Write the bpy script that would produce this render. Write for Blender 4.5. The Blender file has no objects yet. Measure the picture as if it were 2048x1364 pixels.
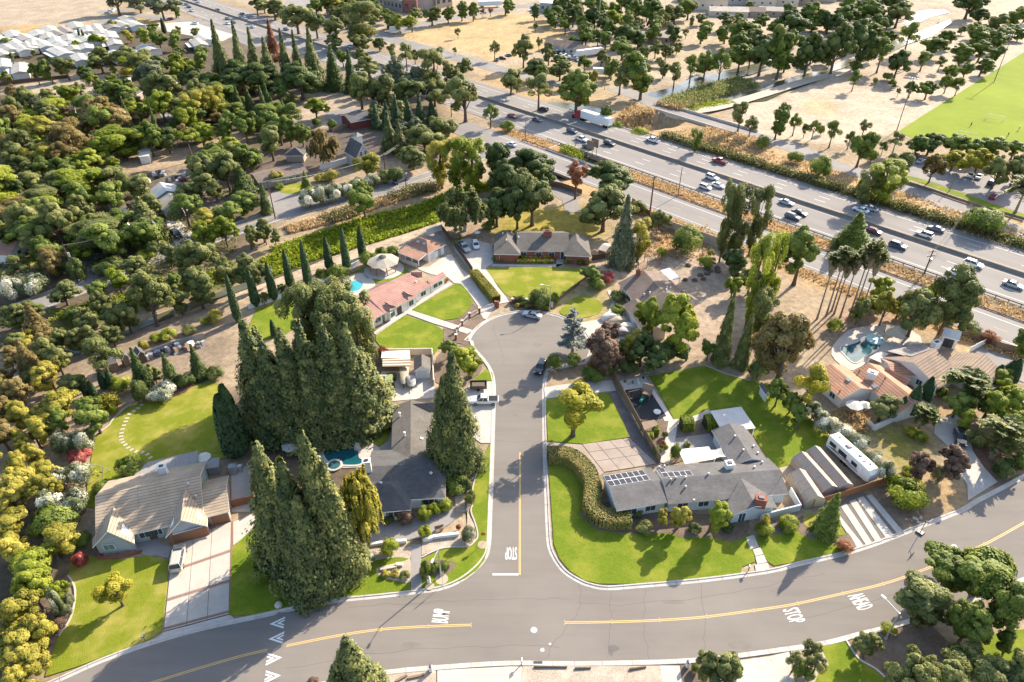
import bpy,bmesh,math,random
import numpy as np
from mathutils import Vector,Matrix
from mathutils.geometry import tessellate_polygon
random.seed(7); np.random.seed(7)
S = bpy.context.scene
R = math.radians
# ---------------------------------------------------------------- camera
CAM_H = 92.0; PITCH = R(35.6); FPX = 1400.0
cd = bpy.data.cameras.new('camera'); cam = bpy.data.objects.new('camera',cd)
S.collection.objects.link(cam); S.camera = cam
cam.location = (0,0,CAM_H); cam.rotation_euler = (R(90)-PITCH,0,0)
cd.sensor_fit = 'HORIZONTAL'; cd.sensor_width = 36.0; cd.lens = 36.0*FPX/2048.0
cd.clip_start = 1.0; cd.clip_end = 6000
# ---------------------------------------------------------------- sky, sun, exposure
SUN_AZ = R(46.5); SUN_EL = R(29.0)
w = bpy.data.worlds.new('World'); S.world = w; w.use_nodes = True
wn = w.node_tree.nodes; wl = w.node_tree.links
sky = wn.new('ShaderNodeTexSky'); sky.sky_type = 'NISHITA'; sky.sun_disc = False
sky.sun_elevation = SUN_EL; sky.sun_rotation = R(90)-SUN_AZ
sky.air_density = 1.0; sky.dust_density = 1.5; sky.ozone_density = 1.0
wn['Background'].inputs['Strength'].default_value = 0.15
wl.new(sky.outputs[0],wn['Background'].inputs['Color'])
sl = bpy.data.lights.new('sun','SUN'); sl.energy = 4.8; sl.angle = R(0.53); sl.color = (1.0,0.91,0.76)
sun = bpy.data.objects.new('sun',sl); S.collection.objects.link(sun)
sd = Vector((math.cos(SUN_AZ)*math.cos(SUN_EL),math.sin(SUN_AZ)*math.cos(SUN_EL),math.sin(SUN_EL)))
sun.rotation_euler = sd.to_track_quat('Z','Y').to_euler(); sun.location = sd*300
S.view_settings.view_transform = 'Standard'; S.view_settings.look = 'None'
S.view_settings.exposure = 1.27; S.view_settings.gamma = 1.0; S.view_settings.use_curve_mapping = False
# ---------------------------------------------------------------- helpers
COL = S.collection
def G(x,y,z=0.0):
    """survey point: the place on the level z that lies behind pixel (x, y) of the 2048 px photograph"""
    u = (x-1024)/FPX; v = (y-682)/FPX
    t = (z-CAM_H)/(-math.sin(PITCH)-v*math.cos(PITCH))
    return Vector((u*t,(math.cos(PITCH)-v*math.sin(PITCH))*t,z))
def PROJ(p):
    dz = p[2]-CAM_H; d = p[1]*math.cos(PITCH)-dz*math.sin(PITCH)
    v = -(p[1]*math.sin(PITCH)+dz*math.cos(PITCH))
    return(1024+FPX*p[0]/d,682+FPX*v/d,d)
def T(n,*pts):
    return[(512*(n%4)+a/4.0,341*(n//4)+b/4.0)for a,b in pts]
def Zm(x0,y0,s):return lambda a,b,z = 0.0:G(x0+a/s,y0+b/s,z)
def Zp(x0,y0,s):return lambda*pts:[(x0+a/s,y0+b/s)for a,b in pts]
def GP(pts,z=0.0):return[G(a,b,z)for a,b in pts]
def smooth(P,n=6,closed=False):
    P = [Vector(p)for p in P]; out = []; N = len(P)
    rng = range(N)if closed else range(N-1)
    for i in rng:
        p0 = P[(i-1)%N]if closed or i>0 else P[i]; p1 = P[i]; p2 = P[(i+1)%N]
        p3 = P[(i+2)%N]if closed or i+2<N else P[(i+1)%N]
        for k in range(n):
            t = k/n
            out.append(0.5*((2*p1)+(p2-p0)*t+(2*p0-5*p1+4*p2-p3)*t*t+(3*p1-p0-3*p2+p3)*t**3))
    if not closed:out.append(P[-1])
    return out
def rot2(x,y,a):return x*math.cos(a)-y*math.sin(a),x*math.sin(a)+y*math.cos(a)
ORG = {}
class MB:
    def __init__(s):s.v = []; s.f = []; s.m = []
    def add(s,vs,fs,m=0):
        o = len(s.v); s.v += [tuple(p)for p in vs]
        for f in fs:s.f.append([o+i for i in f]); s.m.append(m)
        return s
    def box(s,c,d,rz=0.0,m=0,top=1.0):
        x,y,z = d[0]/2,d[1]/2,d[2]; vs = []
        for k,q in((0,1.0),(1,top)):
            for a,b in((-x,-y),(x,-y),(x,y),(-x,y)):
                rx,ry = rot2(a*q,b*q,rz); vs.append((c[0]+rx,c[1]+ry,c[2]+k*z))
        return s.add(vs,[(3,2,1,0),(4,5,6,7),(0,1,5,4),(1,2,6,5),(2,3,7,6),(3,0,4,7)],m)
    def prism(s,pts,z0,z1,m=0,ms=None,bottom=False):
        pts = [Vector((p[0],p[1],0))for p in pts]
        area = sum(a.x*b.y-b.x*a.y for a,b in zip(pts,pts[1:]+pts[:1]))
        if area<0:pts.reverse()
        n = len(pts); tri = tessellate_polygon([pts])
        vs = [(p.x,p.y,z1)for p in pts]+[(p.x,p.y,z0)for p in pts]
        fs = []
        for t in tri:
            a,b,c = (pts[i]for i in t)
            if(b-a).cross(c-a).z<0:t = (t[2],t[1],t[0])
            fs.append(tuple(t))
        s.add(vs,fs,m)
        o = len(s.v)-2*n
        for i in range(n):
            j = (i+1)%n
            s.f.append([o+i,o+n+i,o+n+j,o+j]); s.m.append(m if ms is None else ms)
        if bottom:
            for t in fs:s.f.append([o+n+t[2],o+n+t[1],o+n+t[0]]); s.m.append(m)
        return s
    def tube(s,p0,p1,r0,r1=None,n=6,m=0,cap=True):
        r1 = r0 if r1 is None else r1; p0 = Vector(p0); p1 = Vector(p1); d = (p1-p0).normalized()
        a = d.cross(Vector((0,0,1))if abs(d.z)<0.9 else Vector((1,0,0))).normalized(); b = d.cross(a)
        vs = []
        for p,r in((p0,r0),(p1,r1)):
            for i in range(n):
                t = 2*math.pi*i/n; vs.append(p+a*(r*math.cos(t))+b*(r*math.sin(t)))
        fs = [(i,n+i,n+(i+1)%n,(i+1)%n)for i in range(n)]
        if cap:fs += [tuple(range(n)),tuple(range(2*n-1,n-1,-1))]
        return s.add(vs,fs,m)
    def path(s,pts,r,n=5,m=0):
        for a,b in zip(pts,pts[1:]):s.tube(a,b,r,r,n,m)
        return s
    def ribbon(s,pts,prof,m=0,closed=False):
        """profile [(offset to the left, z)] swept along the level polyline pts"""
        P = [Vector((p[0],p[1],0))for p in pts]; n = len(P); k = len(prof); vs = []
        for i in range(n):
            a = P[i-1]if(i>0 or closed)else P[i]; b = P[(i+1)%n]if(i<n-1 or closed)else P[i]
            d = (b-a).normalized(); nn = Vector((-d.y,d.x,0))
            d1 = (P[i]-a); sc = 1.0
            if d1 .length>1e-6:
                c = abs(d1 .normalized().dot(d)); sc = 1.0/max(c,0.5)
            for o,z in prof:q = P[i]+nn*o*sc; vs.append((q.x,q.y,z))
        fs = []
        for i in range(n if closed else n-1):
            j = (i+1)%n
            for q in range(k-1):fs.append((i*k+q,j*k+q,j*k+q+1,i*k+q+1))
        if not closed and k>2:fs += [tuple(range(k)),tuple((n-1)*k+q for q in range(k-1,-1,-1))]
        return s.add(vs,fs,m)
    def lathe(s,c,prof,n=12,m=0):
        vs = []; k = len(prof)
        for i in range(n):
            t = 2*math.pi*i/n
            for r,z in prof:vs.append((c[0]+r*math.cos(t),c[1]+r*math.sin(t),c[2]+z))
        fs = [(i*k+q,((i+1)%n)*k+q,((i+1)%n)*k+q+1,i*k+q+1)for i in range(n)for q in range(k-1)]
        return s.add(vs,fs,m)
    def build(s,name,mats,parent=None,smooth=False,local=False,uv=False):
        if not isinstance(mats,(list,tuple)):mats = [mats]
        V = np.array(s.v,dtype=np.float32).reshape(-1,3); loc = Vector((0,0,0))
        if parent is None:
            lo = V.min(0); hi = V.max(0); loc = Vector((float(lo[0]+hi[0])/2,float(lo[1]+hi[1])/2,float(lo[2])))
            if local:loc = Vector((0,0,0))
            V = V-np.array(loc,dtype=np.float32)
        elif not local:V = V-np.array(ORG[parent.name],dtype=np.float32)
        me = bpy.data.meshes.new(name); me.from_pydata(V.tolist(),[],s.f)
        for m in mats:me.materials.append(m)
        if len(mats)>1:me.polygons.foreach_set('material_index',s.m)
        if smooth:me.polygons.foreach_set('use_smooth',[True]*len(s.f))
        if uv:slope_uv(me)
        me.update()
        o = bpy.data.objects.new(name,me); COL.objects.link(o); o.location = loc
        if parent is not None:o.parent = parent
        ORG[o.name] = tuple(loc)if parent is None else ORG[parent.name]
        return o
def slope_uv(me):
    """u along the eave, v up the slope, in metres"""
    me.update(); lay = me.uv_layers.new(name='UVMap').data
    for p in me.polygons:
        n = p.normal
        e = Vector((-n.y,n.x,0)); e = e.normalized()if e.length>1e-3 else Vector((1,0,0)); t = n.cross(e)
        for li in p.loop_indices:
            co = me.vertices[me.loops[li].vertex_index].co
            lay[li].uv = (co.dot(e),co.dot(t))
def tag(o,label=None,cat=None,group=None,kind=None):
    if label:o['label'] = label
    if cat:o['category'] = cat
    if group:o['group'] = group
    if kind:o['kind'] = kind
    return o
def thing(name,label,cat,loc=(0,0,0),rz=0.0,group=None):
    o = bpy.data.objects.new(name,None); COL.objects.link(o); o.empty_display_size = 0.5
    o.location = loc; o.rotation_euler = (0,0,rz); ORG[o.name] = tuple(loc)
    return tag(o,label,cat,group)
def struct(o):o['kind'] = 'structure'; return o
def sheet(name,pts,z,mat,n=0,kind='structure',parent=None,z0=-0.3):
    P = GP(pts,z)
    if n:P = smooth(P,n,True)
    o = MB().prism(P,z0,z,0).build(name,mat,parent)
    if parent is None and kind:o['kind'] = kind
    return o
def copy_tree(o,parent=None):
    c = o.copy(); COL.objects.link(c); c.parent = parent; ORG[c.name] = ORG.get(o.name,(0,0,0))
    for ch in o.children:copy_tree(ch,c)
    return c
# ---------------------------------------------------------------- materials
def newmat(name):
    m = bpy.data.materials.new(name); m.use_nodes = True; nt = m.node_tree
    return m,nt,nt.nodes['Principled BSDF']
def N_(nt,t,**kw):
    n = nt.nodes.new(t)
    for k,v in kw.items():
        if k.startswith('i_'):n.inputs[int(k[2:])if k[2:].isdigit()else k[2:].replace('_',' ')].default_value = v
        else:setattr(n,k,v)
    return n
def rgba(c):return(c[0],c[1],c[2],1.0)
def surf(name,c1,c2=None,scale=1.0,rough=0.85,spec=0.25,bump=0.0,c3=None,scale2=0.08,amt2=0.5,bscale=None,metal=0.0,detail=6.0,stretch=None):
    """two-scale mottled surface in world metres"""
    m,nt,b = newmat(name); L = nt.links
    c2 = c2 or tuple(x*0.8 for x in c1)
    geo = N_(nt,'ShaderNodeNewGeometry')
    n1 = N_(nt,'ShaderNodeTexNoise',i_Scale=scale,i_Detail=detail,i_Roughness=0.65)
    if stretch:
        mp = N_(nt,'ShaderNodeMapping',vector_type='TEXTURE'); mp.inputs['Rotation'].default_value = (0,0,R(stretch[0])); mp.inputs['Scale'].default_value = (1/stretch[1],1,1)
        L.new(geo.outputs['Position'],mp.inputs['Vector']); L.new(mp.outputs[0],n1 .inputs['Vector'])
    else:L.new(geo.outputs['Position'],n1 .inputs['Vector'])
    mr = N_(nt,'ShaderNodeMapRange',i_1=0.3,i_2=0.7); L.new(n1 .outputs['Fac'],mr.inputs[0])
    mx = N_(nt,'ShaderNodeMix',data_type='RGBA'); mx.inputs[6].default_value = rgba(c1); mx.inputs[7].default_value = rgba(c2)
    L.new(mr.outputs[0],mx.inputs[0]); out = mx.outputs[2]
    if c3:
        n2 = N_(nt,'ShaderNodeTexNoise',i_Scale=scale2,i_Detail=4.0,i_Roughness=0.6)
        L.new(geo.outputs['Position'],n2 .inputs['Vector'])
        m2 = N_(nt,'ShaderNodeMapRange',i_1=0.45,i_2=0.68,i_4=amt2); L.new(n2 .outputs['Fac'],m2 .inputs[0])
        x2 = N_(nt,'ShaderNodeMix',data_type='RGBA'); x2 .inputs[7].default_value = rgba(c3)
        L.new(out,x2 .inputs[6]); L.new(m2 .outputs[0],x2 .inputs[0]); out = x2 .outputs[2]
    L.new(out,b.inputs['Base Color'])
    b.inputs['Roughness'].default_value = rough; b.inputs['Specular IOR Level'].default_value = spec; b.inputs['Metallic'].default_value = metal
    if bump:
        nb = N_(nt,'ShaderNodeTexNoise',i_Scale=bscale or scale*3,i_Detail=4.0); L.new(geo.outputs['Position'],nb.inputs['Vector'])
        bp = N_(nt,'ShaderNodeBump',i_Strength=bump,i_Distance=0.1); L.new(nb.outputs['Fac'],bp.inputs['Height']); L.new(bp.outputs[0],b.inputs['Normal'])
    return m
def plain(name,c,rough=0.6,spec=0.4,metal=0.0,coat=0.0,var=0.0):
    m,nt,b = newmat(name); b.inputs['Base Color'].default_value = rgba(c)
    b.inputs['Roughness'].default_value = rough; b.inputs['Specular IOR Level'].default_value = spec
    b.inputs['Metallic'].default_value = metal; b.inputs['Coat Weight'].default_value = coat
    b.inputs['Coat Roughness'].default_value = 0.05
    geo = N_(nt,'ShaderNodeNewGeometry'); n1 = N_(nt,'ShaderNodeTexNoise',i_Scale=2.0,i_Detail=4.0)
    nt.links.new(geo.outputs['Position'],n1 .inputs['Vector'])
    mr = N_(nt,'ShaderNodeMapRange',i_3=1-(var or 0.08),i_4=1+(var or 0.08)); nt.links.new(n1 .outputs['Fac'],mr.inputs[0])
    mx = N_(nt,'ShaderNodeMix',data_type='RGBA',blend_type='MULTIPLY'); mx.inputs[0].default_value = 1.0; mx.inputs[6].default_value = rgba(c)
    nt.links.new(mr.outputs[0],mx.inputs[7]); nt.links.new(mx.outputs[2],b.inputs['Base Color'])
    return m
def roofmat(name,c1,c2,course=0.3,tile=0.3,line=0.5,rough=0.85,bump=0.6,barrel=0.0,mort=None):
    """courses of tiles or shingles laid in uv metres: rows with a butt edge, staggered pieces, colour per piece"""
    m,nt,b = newmat(name); L = nt.links
    uv = N_(nt,'ShaderNodeTexCoord')
    br = N_(nt,'ShaderNodeTexBrick',offset=0.5,i_Scale=1.0)
    br.inputs['Color1'].default_value = rgba(c1); br.inputs['Color2'].default_value = rgba(c2)
    br.inputs['Mortar'].default_value = rgba(tuple(x*line for x in c1)); br.inputs['Mortar Size'].default_value = mort or(0.02 if barrel==0 else 0.03); br.inputs['Mortar Smooth'].default_value = 0.3
    br.inputs['Brick Width'].default_value = tile; br.inputs['Row Height'].default_value = course; br.inputs['Bias'].default_value = -0.1
    L.new(uv.outputs['UV'],br.inputs['Vector'])
    no = N_(nt,'ShaderNodeTexNoise',i_Scale=0.35,i_Detail=8.0,i_Roughness=0.7)
    geo = N_(nt,'ShaderNodeNewGeometry'); L.new(geo.outputs['Position'],no.inputs['Vector'])
    mr = N_(nt,'ShaderNodeMapRange',i_1=0.3,i_2=0.7,i_3=0.72,i_4=1.18); L.new(no.outputs['Fac'],mr.inputs[0])
    mx = N_(nt,'ShaderNodeMix',data_type='RGBA',blend_type='MULTIPLY'); mx.inputs[0].default_value = 1.0
    L.new(br.outputs['Color'],mx.inputs[6]); L.new(mr.outputs[0],mx.inputs[7]); L.new(mx.outputs[2],b.inputs['Base Color'])
    sep = N_(nt,'ShaderNodeSeparateXYZ'); L.new(uv.outputs['UV'],sep.inputs[0])
    dv = N_(nt,'ShaderNodeMath',operation='DIVIDE',i_1=course); L.new(sep.outputs['Y'],dv.inputs[0])
    fr = N_(nt,'ShaderNodeMath',operation='FRACT'); L.new(dv.outputs[0],fr.inputs[0])
    inv = N_(nt,'ShaderNodeMath',operation='SUBTRACT',i_0=1.0); L.new(fr.outputs[0],inv.inputs[1])
    hgt = inv.outputs[0]
    if barrel:
        ml = N_(nt,'ShaderNodeMath',operation='MULTIPLY',i_1=math.pi/tile); L.new(sep.outputs['X'],ml.inputs[0])
        sn = N_(nt,'ShaderNodeMath',operation='SINE'); L.new(ml.outputs[0],sn.inputs[0])
        ab = N_(nt,'ShaderNodeMath',operation='ABSOLUTE'); L.new(sn.outputs[0],ab.inputs[0])
        ad = N_(nt,'ShaderNodeMath',operation='MULTIPLY_ADD',i_1=barrel); L.new(ab.outputs[0],ad.inputs[0]); L.new(hgt,ad.inputs[2]); hgt = ad.outputs[0]
    bp = N_(nt,'ShaderNodeBump',i_Strength=bump,i_Distance=0.08); L.new(hgt,bp.inputs['Height']); L.new(bp.outputs[0],b.inputs['Normal'])
    b.inputs['Roughness'].default_value = rough; b.inputs['Specular IOR Level'].default_value = 0.2
    return m
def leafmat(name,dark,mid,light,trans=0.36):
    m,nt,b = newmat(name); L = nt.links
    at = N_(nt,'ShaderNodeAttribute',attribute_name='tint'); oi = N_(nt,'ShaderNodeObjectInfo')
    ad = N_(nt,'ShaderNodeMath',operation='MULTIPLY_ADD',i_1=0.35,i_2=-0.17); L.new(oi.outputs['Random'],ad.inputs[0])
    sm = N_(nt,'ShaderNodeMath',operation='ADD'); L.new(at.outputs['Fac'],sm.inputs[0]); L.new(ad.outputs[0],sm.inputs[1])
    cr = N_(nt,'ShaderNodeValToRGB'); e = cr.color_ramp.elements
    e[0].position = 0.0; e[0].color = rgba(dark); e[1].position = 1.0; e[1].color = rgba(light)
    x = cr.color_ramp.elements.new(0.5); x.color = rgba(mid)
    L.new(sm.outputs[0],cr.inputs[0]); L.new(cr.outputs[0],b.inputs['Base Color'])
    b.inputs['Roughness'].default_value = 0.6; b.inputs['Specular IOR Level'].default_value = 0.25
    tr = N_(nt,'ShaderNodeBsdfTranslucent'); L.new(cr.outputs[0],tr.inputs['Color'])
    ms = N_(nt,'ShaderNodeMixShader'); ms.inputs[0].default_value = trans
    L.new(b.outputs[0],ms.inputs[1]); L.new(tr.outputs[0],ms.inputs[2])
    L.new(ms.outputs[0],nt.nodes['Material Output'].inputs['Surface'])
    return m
M = {}
M['asphalt'] = surf('street_asphalt',(0.208,0.180,0.155),(0.176,0.152,0.131),0.5,0.9,0.2,0.15,(0.242,0.210,0.180),0.05,0.55,30,stretch=(0,0.12))
M['freeway'] = surf('freeway_pavement',(0.245,0.217,0.196),(0.20,0.178,0.162),0.25,0.9,0.2,0.1,(0.28,0.253,0.225),0.03,0.5,20,stretch=(-46.4,0.03))
M['oldroad'] = surf('worn_asphalt',(0.24,0.22,0.20),(0.18,0.165,0.155),0.4,0.9,0.2,0.1,(0.30,0.27,0.23),0.06,0.6,20)
M['lot'] = surf('lot_pavement',(0.26,0.23,0.21),(0.20,0.18,0.17),0.3,0.9,0.2,0.1,(0.33,0.29,0.25),0.05,0.5)
M['concrete'] = surf('concrete',(0.50,0.44,0.38),(0.40,0.35,0.30),0.8,0.85,0.3,0.1,(0.56,0.50,0.44),0.15,0.5,20)
M['kerbcon'] = surf('kerb_concrete',(0.50,0.45,0.40),(0.36,0.32,0.28),0.6,0.85,0.3,0.1,(0.56,0.50,0.44),0.2,0.5,20)
M['warmcon'] = surf('warm_driveway_concrete',(0.50,0.43,0.36),(0.42,0.36,0.30),0.7,0.85,0.3,0.1,(0.56,0.47,0.39),0.2,0.5,20)
M['browncon'] = surf('aged_brown_concrete',(0.34,0.27,0.22),(0.27,0.21,0.175),0.5,0.85,0.3,0.1,(0.40,0.33,0.27),0.2,0.5,20)
M['darkcon'] = surf('dark_patched_asphalt',(0.15,0.13,0.12),(0.10,0.09,0.085),0.8,0.9,0.2,0.1,(0.20,0.17,0.15),0.3,0.5,20)
M['paver'] = surf('grey_pavers',(0.30,0.27,0.25),(0.24,0.215,0.20),3.0,0.85,0.3,0.15)
M['white'] = surf('white_marking',(0.80,0.78,0.74),(0.62,0.60,0.56),3.0,0.7,0.3)
M['yellow'] = surf('yellow_marking',(0.75,0.46,0.14),(0.58,0.38,0.15),2.0,0.7,0.3)
M['fadeyellow'] = surf('faded_yellow_marking',(0.62,0.43,0.20),(0.42,0.33,0.20),2.0,0.8,0.3)
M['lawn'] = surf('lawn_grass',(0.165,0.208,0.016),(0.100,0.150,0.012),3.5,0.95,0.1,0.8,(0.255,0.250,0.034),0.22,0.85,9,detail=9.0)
M['lawn2'] = surf('yellowish_lawn_grass',(0.215,0.228,0.020),(0.145,0.175,0.015),3.2,0.95,0.1,0.8,(0.35,0.29,0.07),0.2,0.9,9,detail=9.0)  # paler, yellower grass with tan patches
M['field'] = surf('sports_field_grass',(0.20,0.235,0.014),(0.15,0.20,0.012),0.15,0.95,0.1,0.3,(0.23,0.28,0.022),0.03,0.6,4)
M['mulch'] = surf('bark_mulch',(0.20,0.145,0.105),(0.12,0.085,0.06),3.0,0.95,0.1,0.6,(0.27,0.21,0.16),0.3,0.5,8)
M['gravel'] = surf('pale_river_gravel',(0.50,0.41,0.31),(0.27,0.21,0.16),5.0,0.9,0.2,0.8,(0.58,0.49,0.39),0.4,0.5,9)
M['darkgravel'] = surf('dark_gravel',(0.22,0.185,0.155),(0.13,0.11,0.09),5.0,0.9,0.2,0.8,None,0.4,0.5,9)
M['soil'] = surf('ploughed_soil',(0.20,0.155,0.12),(0.14,0.105,0.08),0.8,0.95,0.1,0.5,(0.24,0.19,0.15),0.08,0.5,3)
M['dirt'] = surf('dry_dirt',(0.44,0.335,0.235),(0.34,0.255,0.175),0.6,0.95,0.1,0.4,(0.50,0.40,0.29),0.06,0.6,4)
M['rubber'] = surf('dark_play_surface',(0.035,0.04,0.045),(0.025,0.028,0.032),2.0,0.9,0.2)
M['brickpave'] = surf('reddish_brick_paving',(0.30,0.16,0.11),(0.22,0.115,0.08),4.0,0.85,0.2,0.2)
M['patiored'] = surf('red_brown_patio',(0.23,0.135,0.115),(0.19,0.11,0.095),1.0,0.85,0.2,0.1)
M['stucco'] = surf('white_stucco',(0.74,0.71,0.66),(0.66,0.63,0.58),1.5,0.85,0.3)
M['cream'] = surf('cream_stucco',(0.60,0.52,0.42),(0.54,0.47,0.38),1.5,0.85,0.3)
M['sage'] = surf('grey_green_siding',(0.34,0.37,0.33),(0.30,0.33,0.29),1.5,0.8,0.3)
M['greyside'] = surf('grey_siding',(0.42,0.43,0.43),(0.36,0.37,0.37),1.5,0.8,0.3)
M['bluegrey'] = surf('pale_blue_grey_paint',(0.55,0.58,0.60),(0.49,0.52,0.54),1.5,0.8,0.3)
M['tanwall'] = surf('tan_wall',(0.40,0.32,0.25),(0.34,0.27,0.21),1.5,0.85,0.3)
M['redbarn'] = surf('dark_red_boards',(0.22,0.06,0.045),(0.16,0.045,0.035),2.0,0.85,0.2)
M['trim'] = plain('white_trim',(0.78,0.76,0.72),0.6)
M['glass'] = plain('window_glass',(0.05,0.065,0.075),0.08,0.6)
M['greenglass'] = plain('green_tinted_glass',(0.16,0.28,0.23),0.1,0.6)
M['wood'] = surf('weathered_wood',(0.27,0.19,0.13),(0.19,0.13,0.09),2.5,0.85,0.2)
M['redwood'] = surf('reddish_wood',(0.36,0.17,0.08),(0.27,0.125,0.06),2.5,0.8,0.2)
M['darkwood'] = surf('dark_brown_wood',(0.14,0.09,0.065),(0.09,0.06,0.045),2.5,0.85,0.2)
M['garage'] = surf('brown_garage_door',(0.24,0.115,0.06),(0.19,0.09,0.05),2.0,0.6,0.3)
M['greydeck'] = surf('grey_weathered_boards',(0.33,0.30,0.28),(0.26,0.24,0.22),2.0,0.85,0.2)
M['metal'] = plain('galvanised_metal',(0.50,0.50,0.49),0.4,0.5,0.6)
M['darkmetal'] = plain('dark_steel',(0.06,0.06,0.065),0.5,0.5,0.3)
M['rustrail'] = plain('weathered_rail_steel',(0.20,0.16,0.13),0.7,0.4,0.2)
M['black'] = plain('black_rubber',(0.015,0.015,0.016),0.7,0.3)
M['poolwater'] = surf('pool_water',(0.012,0.105,0.12),(0.006,0.05,0.065),0.6,0.06,0.5,0.05,(0.04,0.22,0.23),0.3,0.7,3)
M['poolwater2'] = surf('turquoise_pool_water',(0.03,0.33,0.36),(0.02,0.25,0.30),0.5,0.06,0.5,0.05,(0.10,0.45,0.46),0.25,0.7,3)
M['darkpool'] = surf('dark_pool_water',(0.035,0.10,0.11),(0.02,0.065,0.075),0.5,0.05,0.5,0.05,(0.09,0.20,0.20),0.3,0.7,3)
M['river'] = surf('river_water',(0.10,0.095,0.05),(0.07,0.07,0.04),0.2,0.2,0.3,0.04,(0.14,0.13,0.08),0.05,0.6,1.5)
M['bark'] = surf('tree_bark',(0.17,0.125,0.09),(0.10,0.075,0.055),3.0,0.95,0.1,0.4)
M['palebark'] = surf('pale_bark',(0.46,0.40,0.34),(0.33,0.28,0.23),2.0,0.9,0.1)
M['palmtrunk'] = surf('palm_trunk_bark',(0.30,0.24,0.19),(0.20,0.16,0.12),4.0,0.95,0.1)
M['thatch'] = surf('dead_palm_thatch',(0.42,0.32,0.20),(0.26,0.19,0.12),4.0,0.95,0.1)
M['canvas'] = surf('cream_canvas',(0.72,0.66,0.56),(0.64,0.58,0.49),1.0,0.9,0.1)
M['tancanvas'] = surf('tan_canvas',(0.46,0.38,0.27),(0.40,0.33,0.23),1.0,0.9,0.1)
M['greycanvas'] = surf('grey_canvas',(0.40,0.37,0.34),(0.33,0.30,0.28),1.0,0.9,0.1)
M['brick'] = roofmat('red_brick',(0.23,0.085,0.055),(0.17,0.065,0.045),0.09,0.25,1.6,0.9,0.2)
# roofs
RF = {'tan':roofmat('tan_concrete_tile',(0.44,0.335,0.235),(0.41,0.31,0.215),0.50,90.0,0.42,0.85,0.8,0,0.05),'red':roofmat('rose_red_tile',(0.43,0.235,0.185),(0.39,0.21,0.165),0.5,90.0,0.5,0.8,0.8,0,0.05),'terra':roofmat('terracotta_tile',(0.49,0.255,0.155),(0.43,0.22,0.135),0.6,90.0,0.4,0.8,0.9,0.5,0.06),'brown':roofmat('brown_tile',(0.30,0.215,0.155),(0.275,0.195,0.14),0.6,90.0,0.35,0.85,0.9,0,0.06),'grey':roofmat('grey_shingle',(0.165,0.152,0.145),(0.135,0.125,0.12),0.22,0.5,0.7,0.9,0.4),'dark':roofmat('charcoal_shingle',(0.125,0.118,0.115),(0.100,0.095,0.093),0.22,0.5,0.7,0.9,0.4),'slate':roofmat('brown_grey_shingle',(0.165,0.145,0.125),(0.135,0.118,0.10),0.22,0.5,0.7,0.9,0.4),'umber':roofmat('umber_shingle',(0.205,0.155,0.125),(0.175,0.13,0.105),0.25,0.6,0.75,0.9,0.3),'rust':roofmat('rust_brown_shingle',(0.36,0.20,0.135),(0.32,0.175,0.12),0.25,0.6,0.8,0.9,0.3),'beige':roofmat('beige_shingle',(0.42,0.365,0.29),(0.38,0.33,0.265),0.25,0.6,0.8,0.9,0.3),'pale':roofmat('pale_metal_roof',(0.62,0.59,0.54),(0.56,0.54,0.50),3.0,0.6,0.8,0.6,0.2),'tanpale':roofmat('pale_tan_roof',(0.50,0.42,0.34),(0.44,0.37,0.30),0.5,0.6,0.8,0.8,0.3),}
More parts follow.
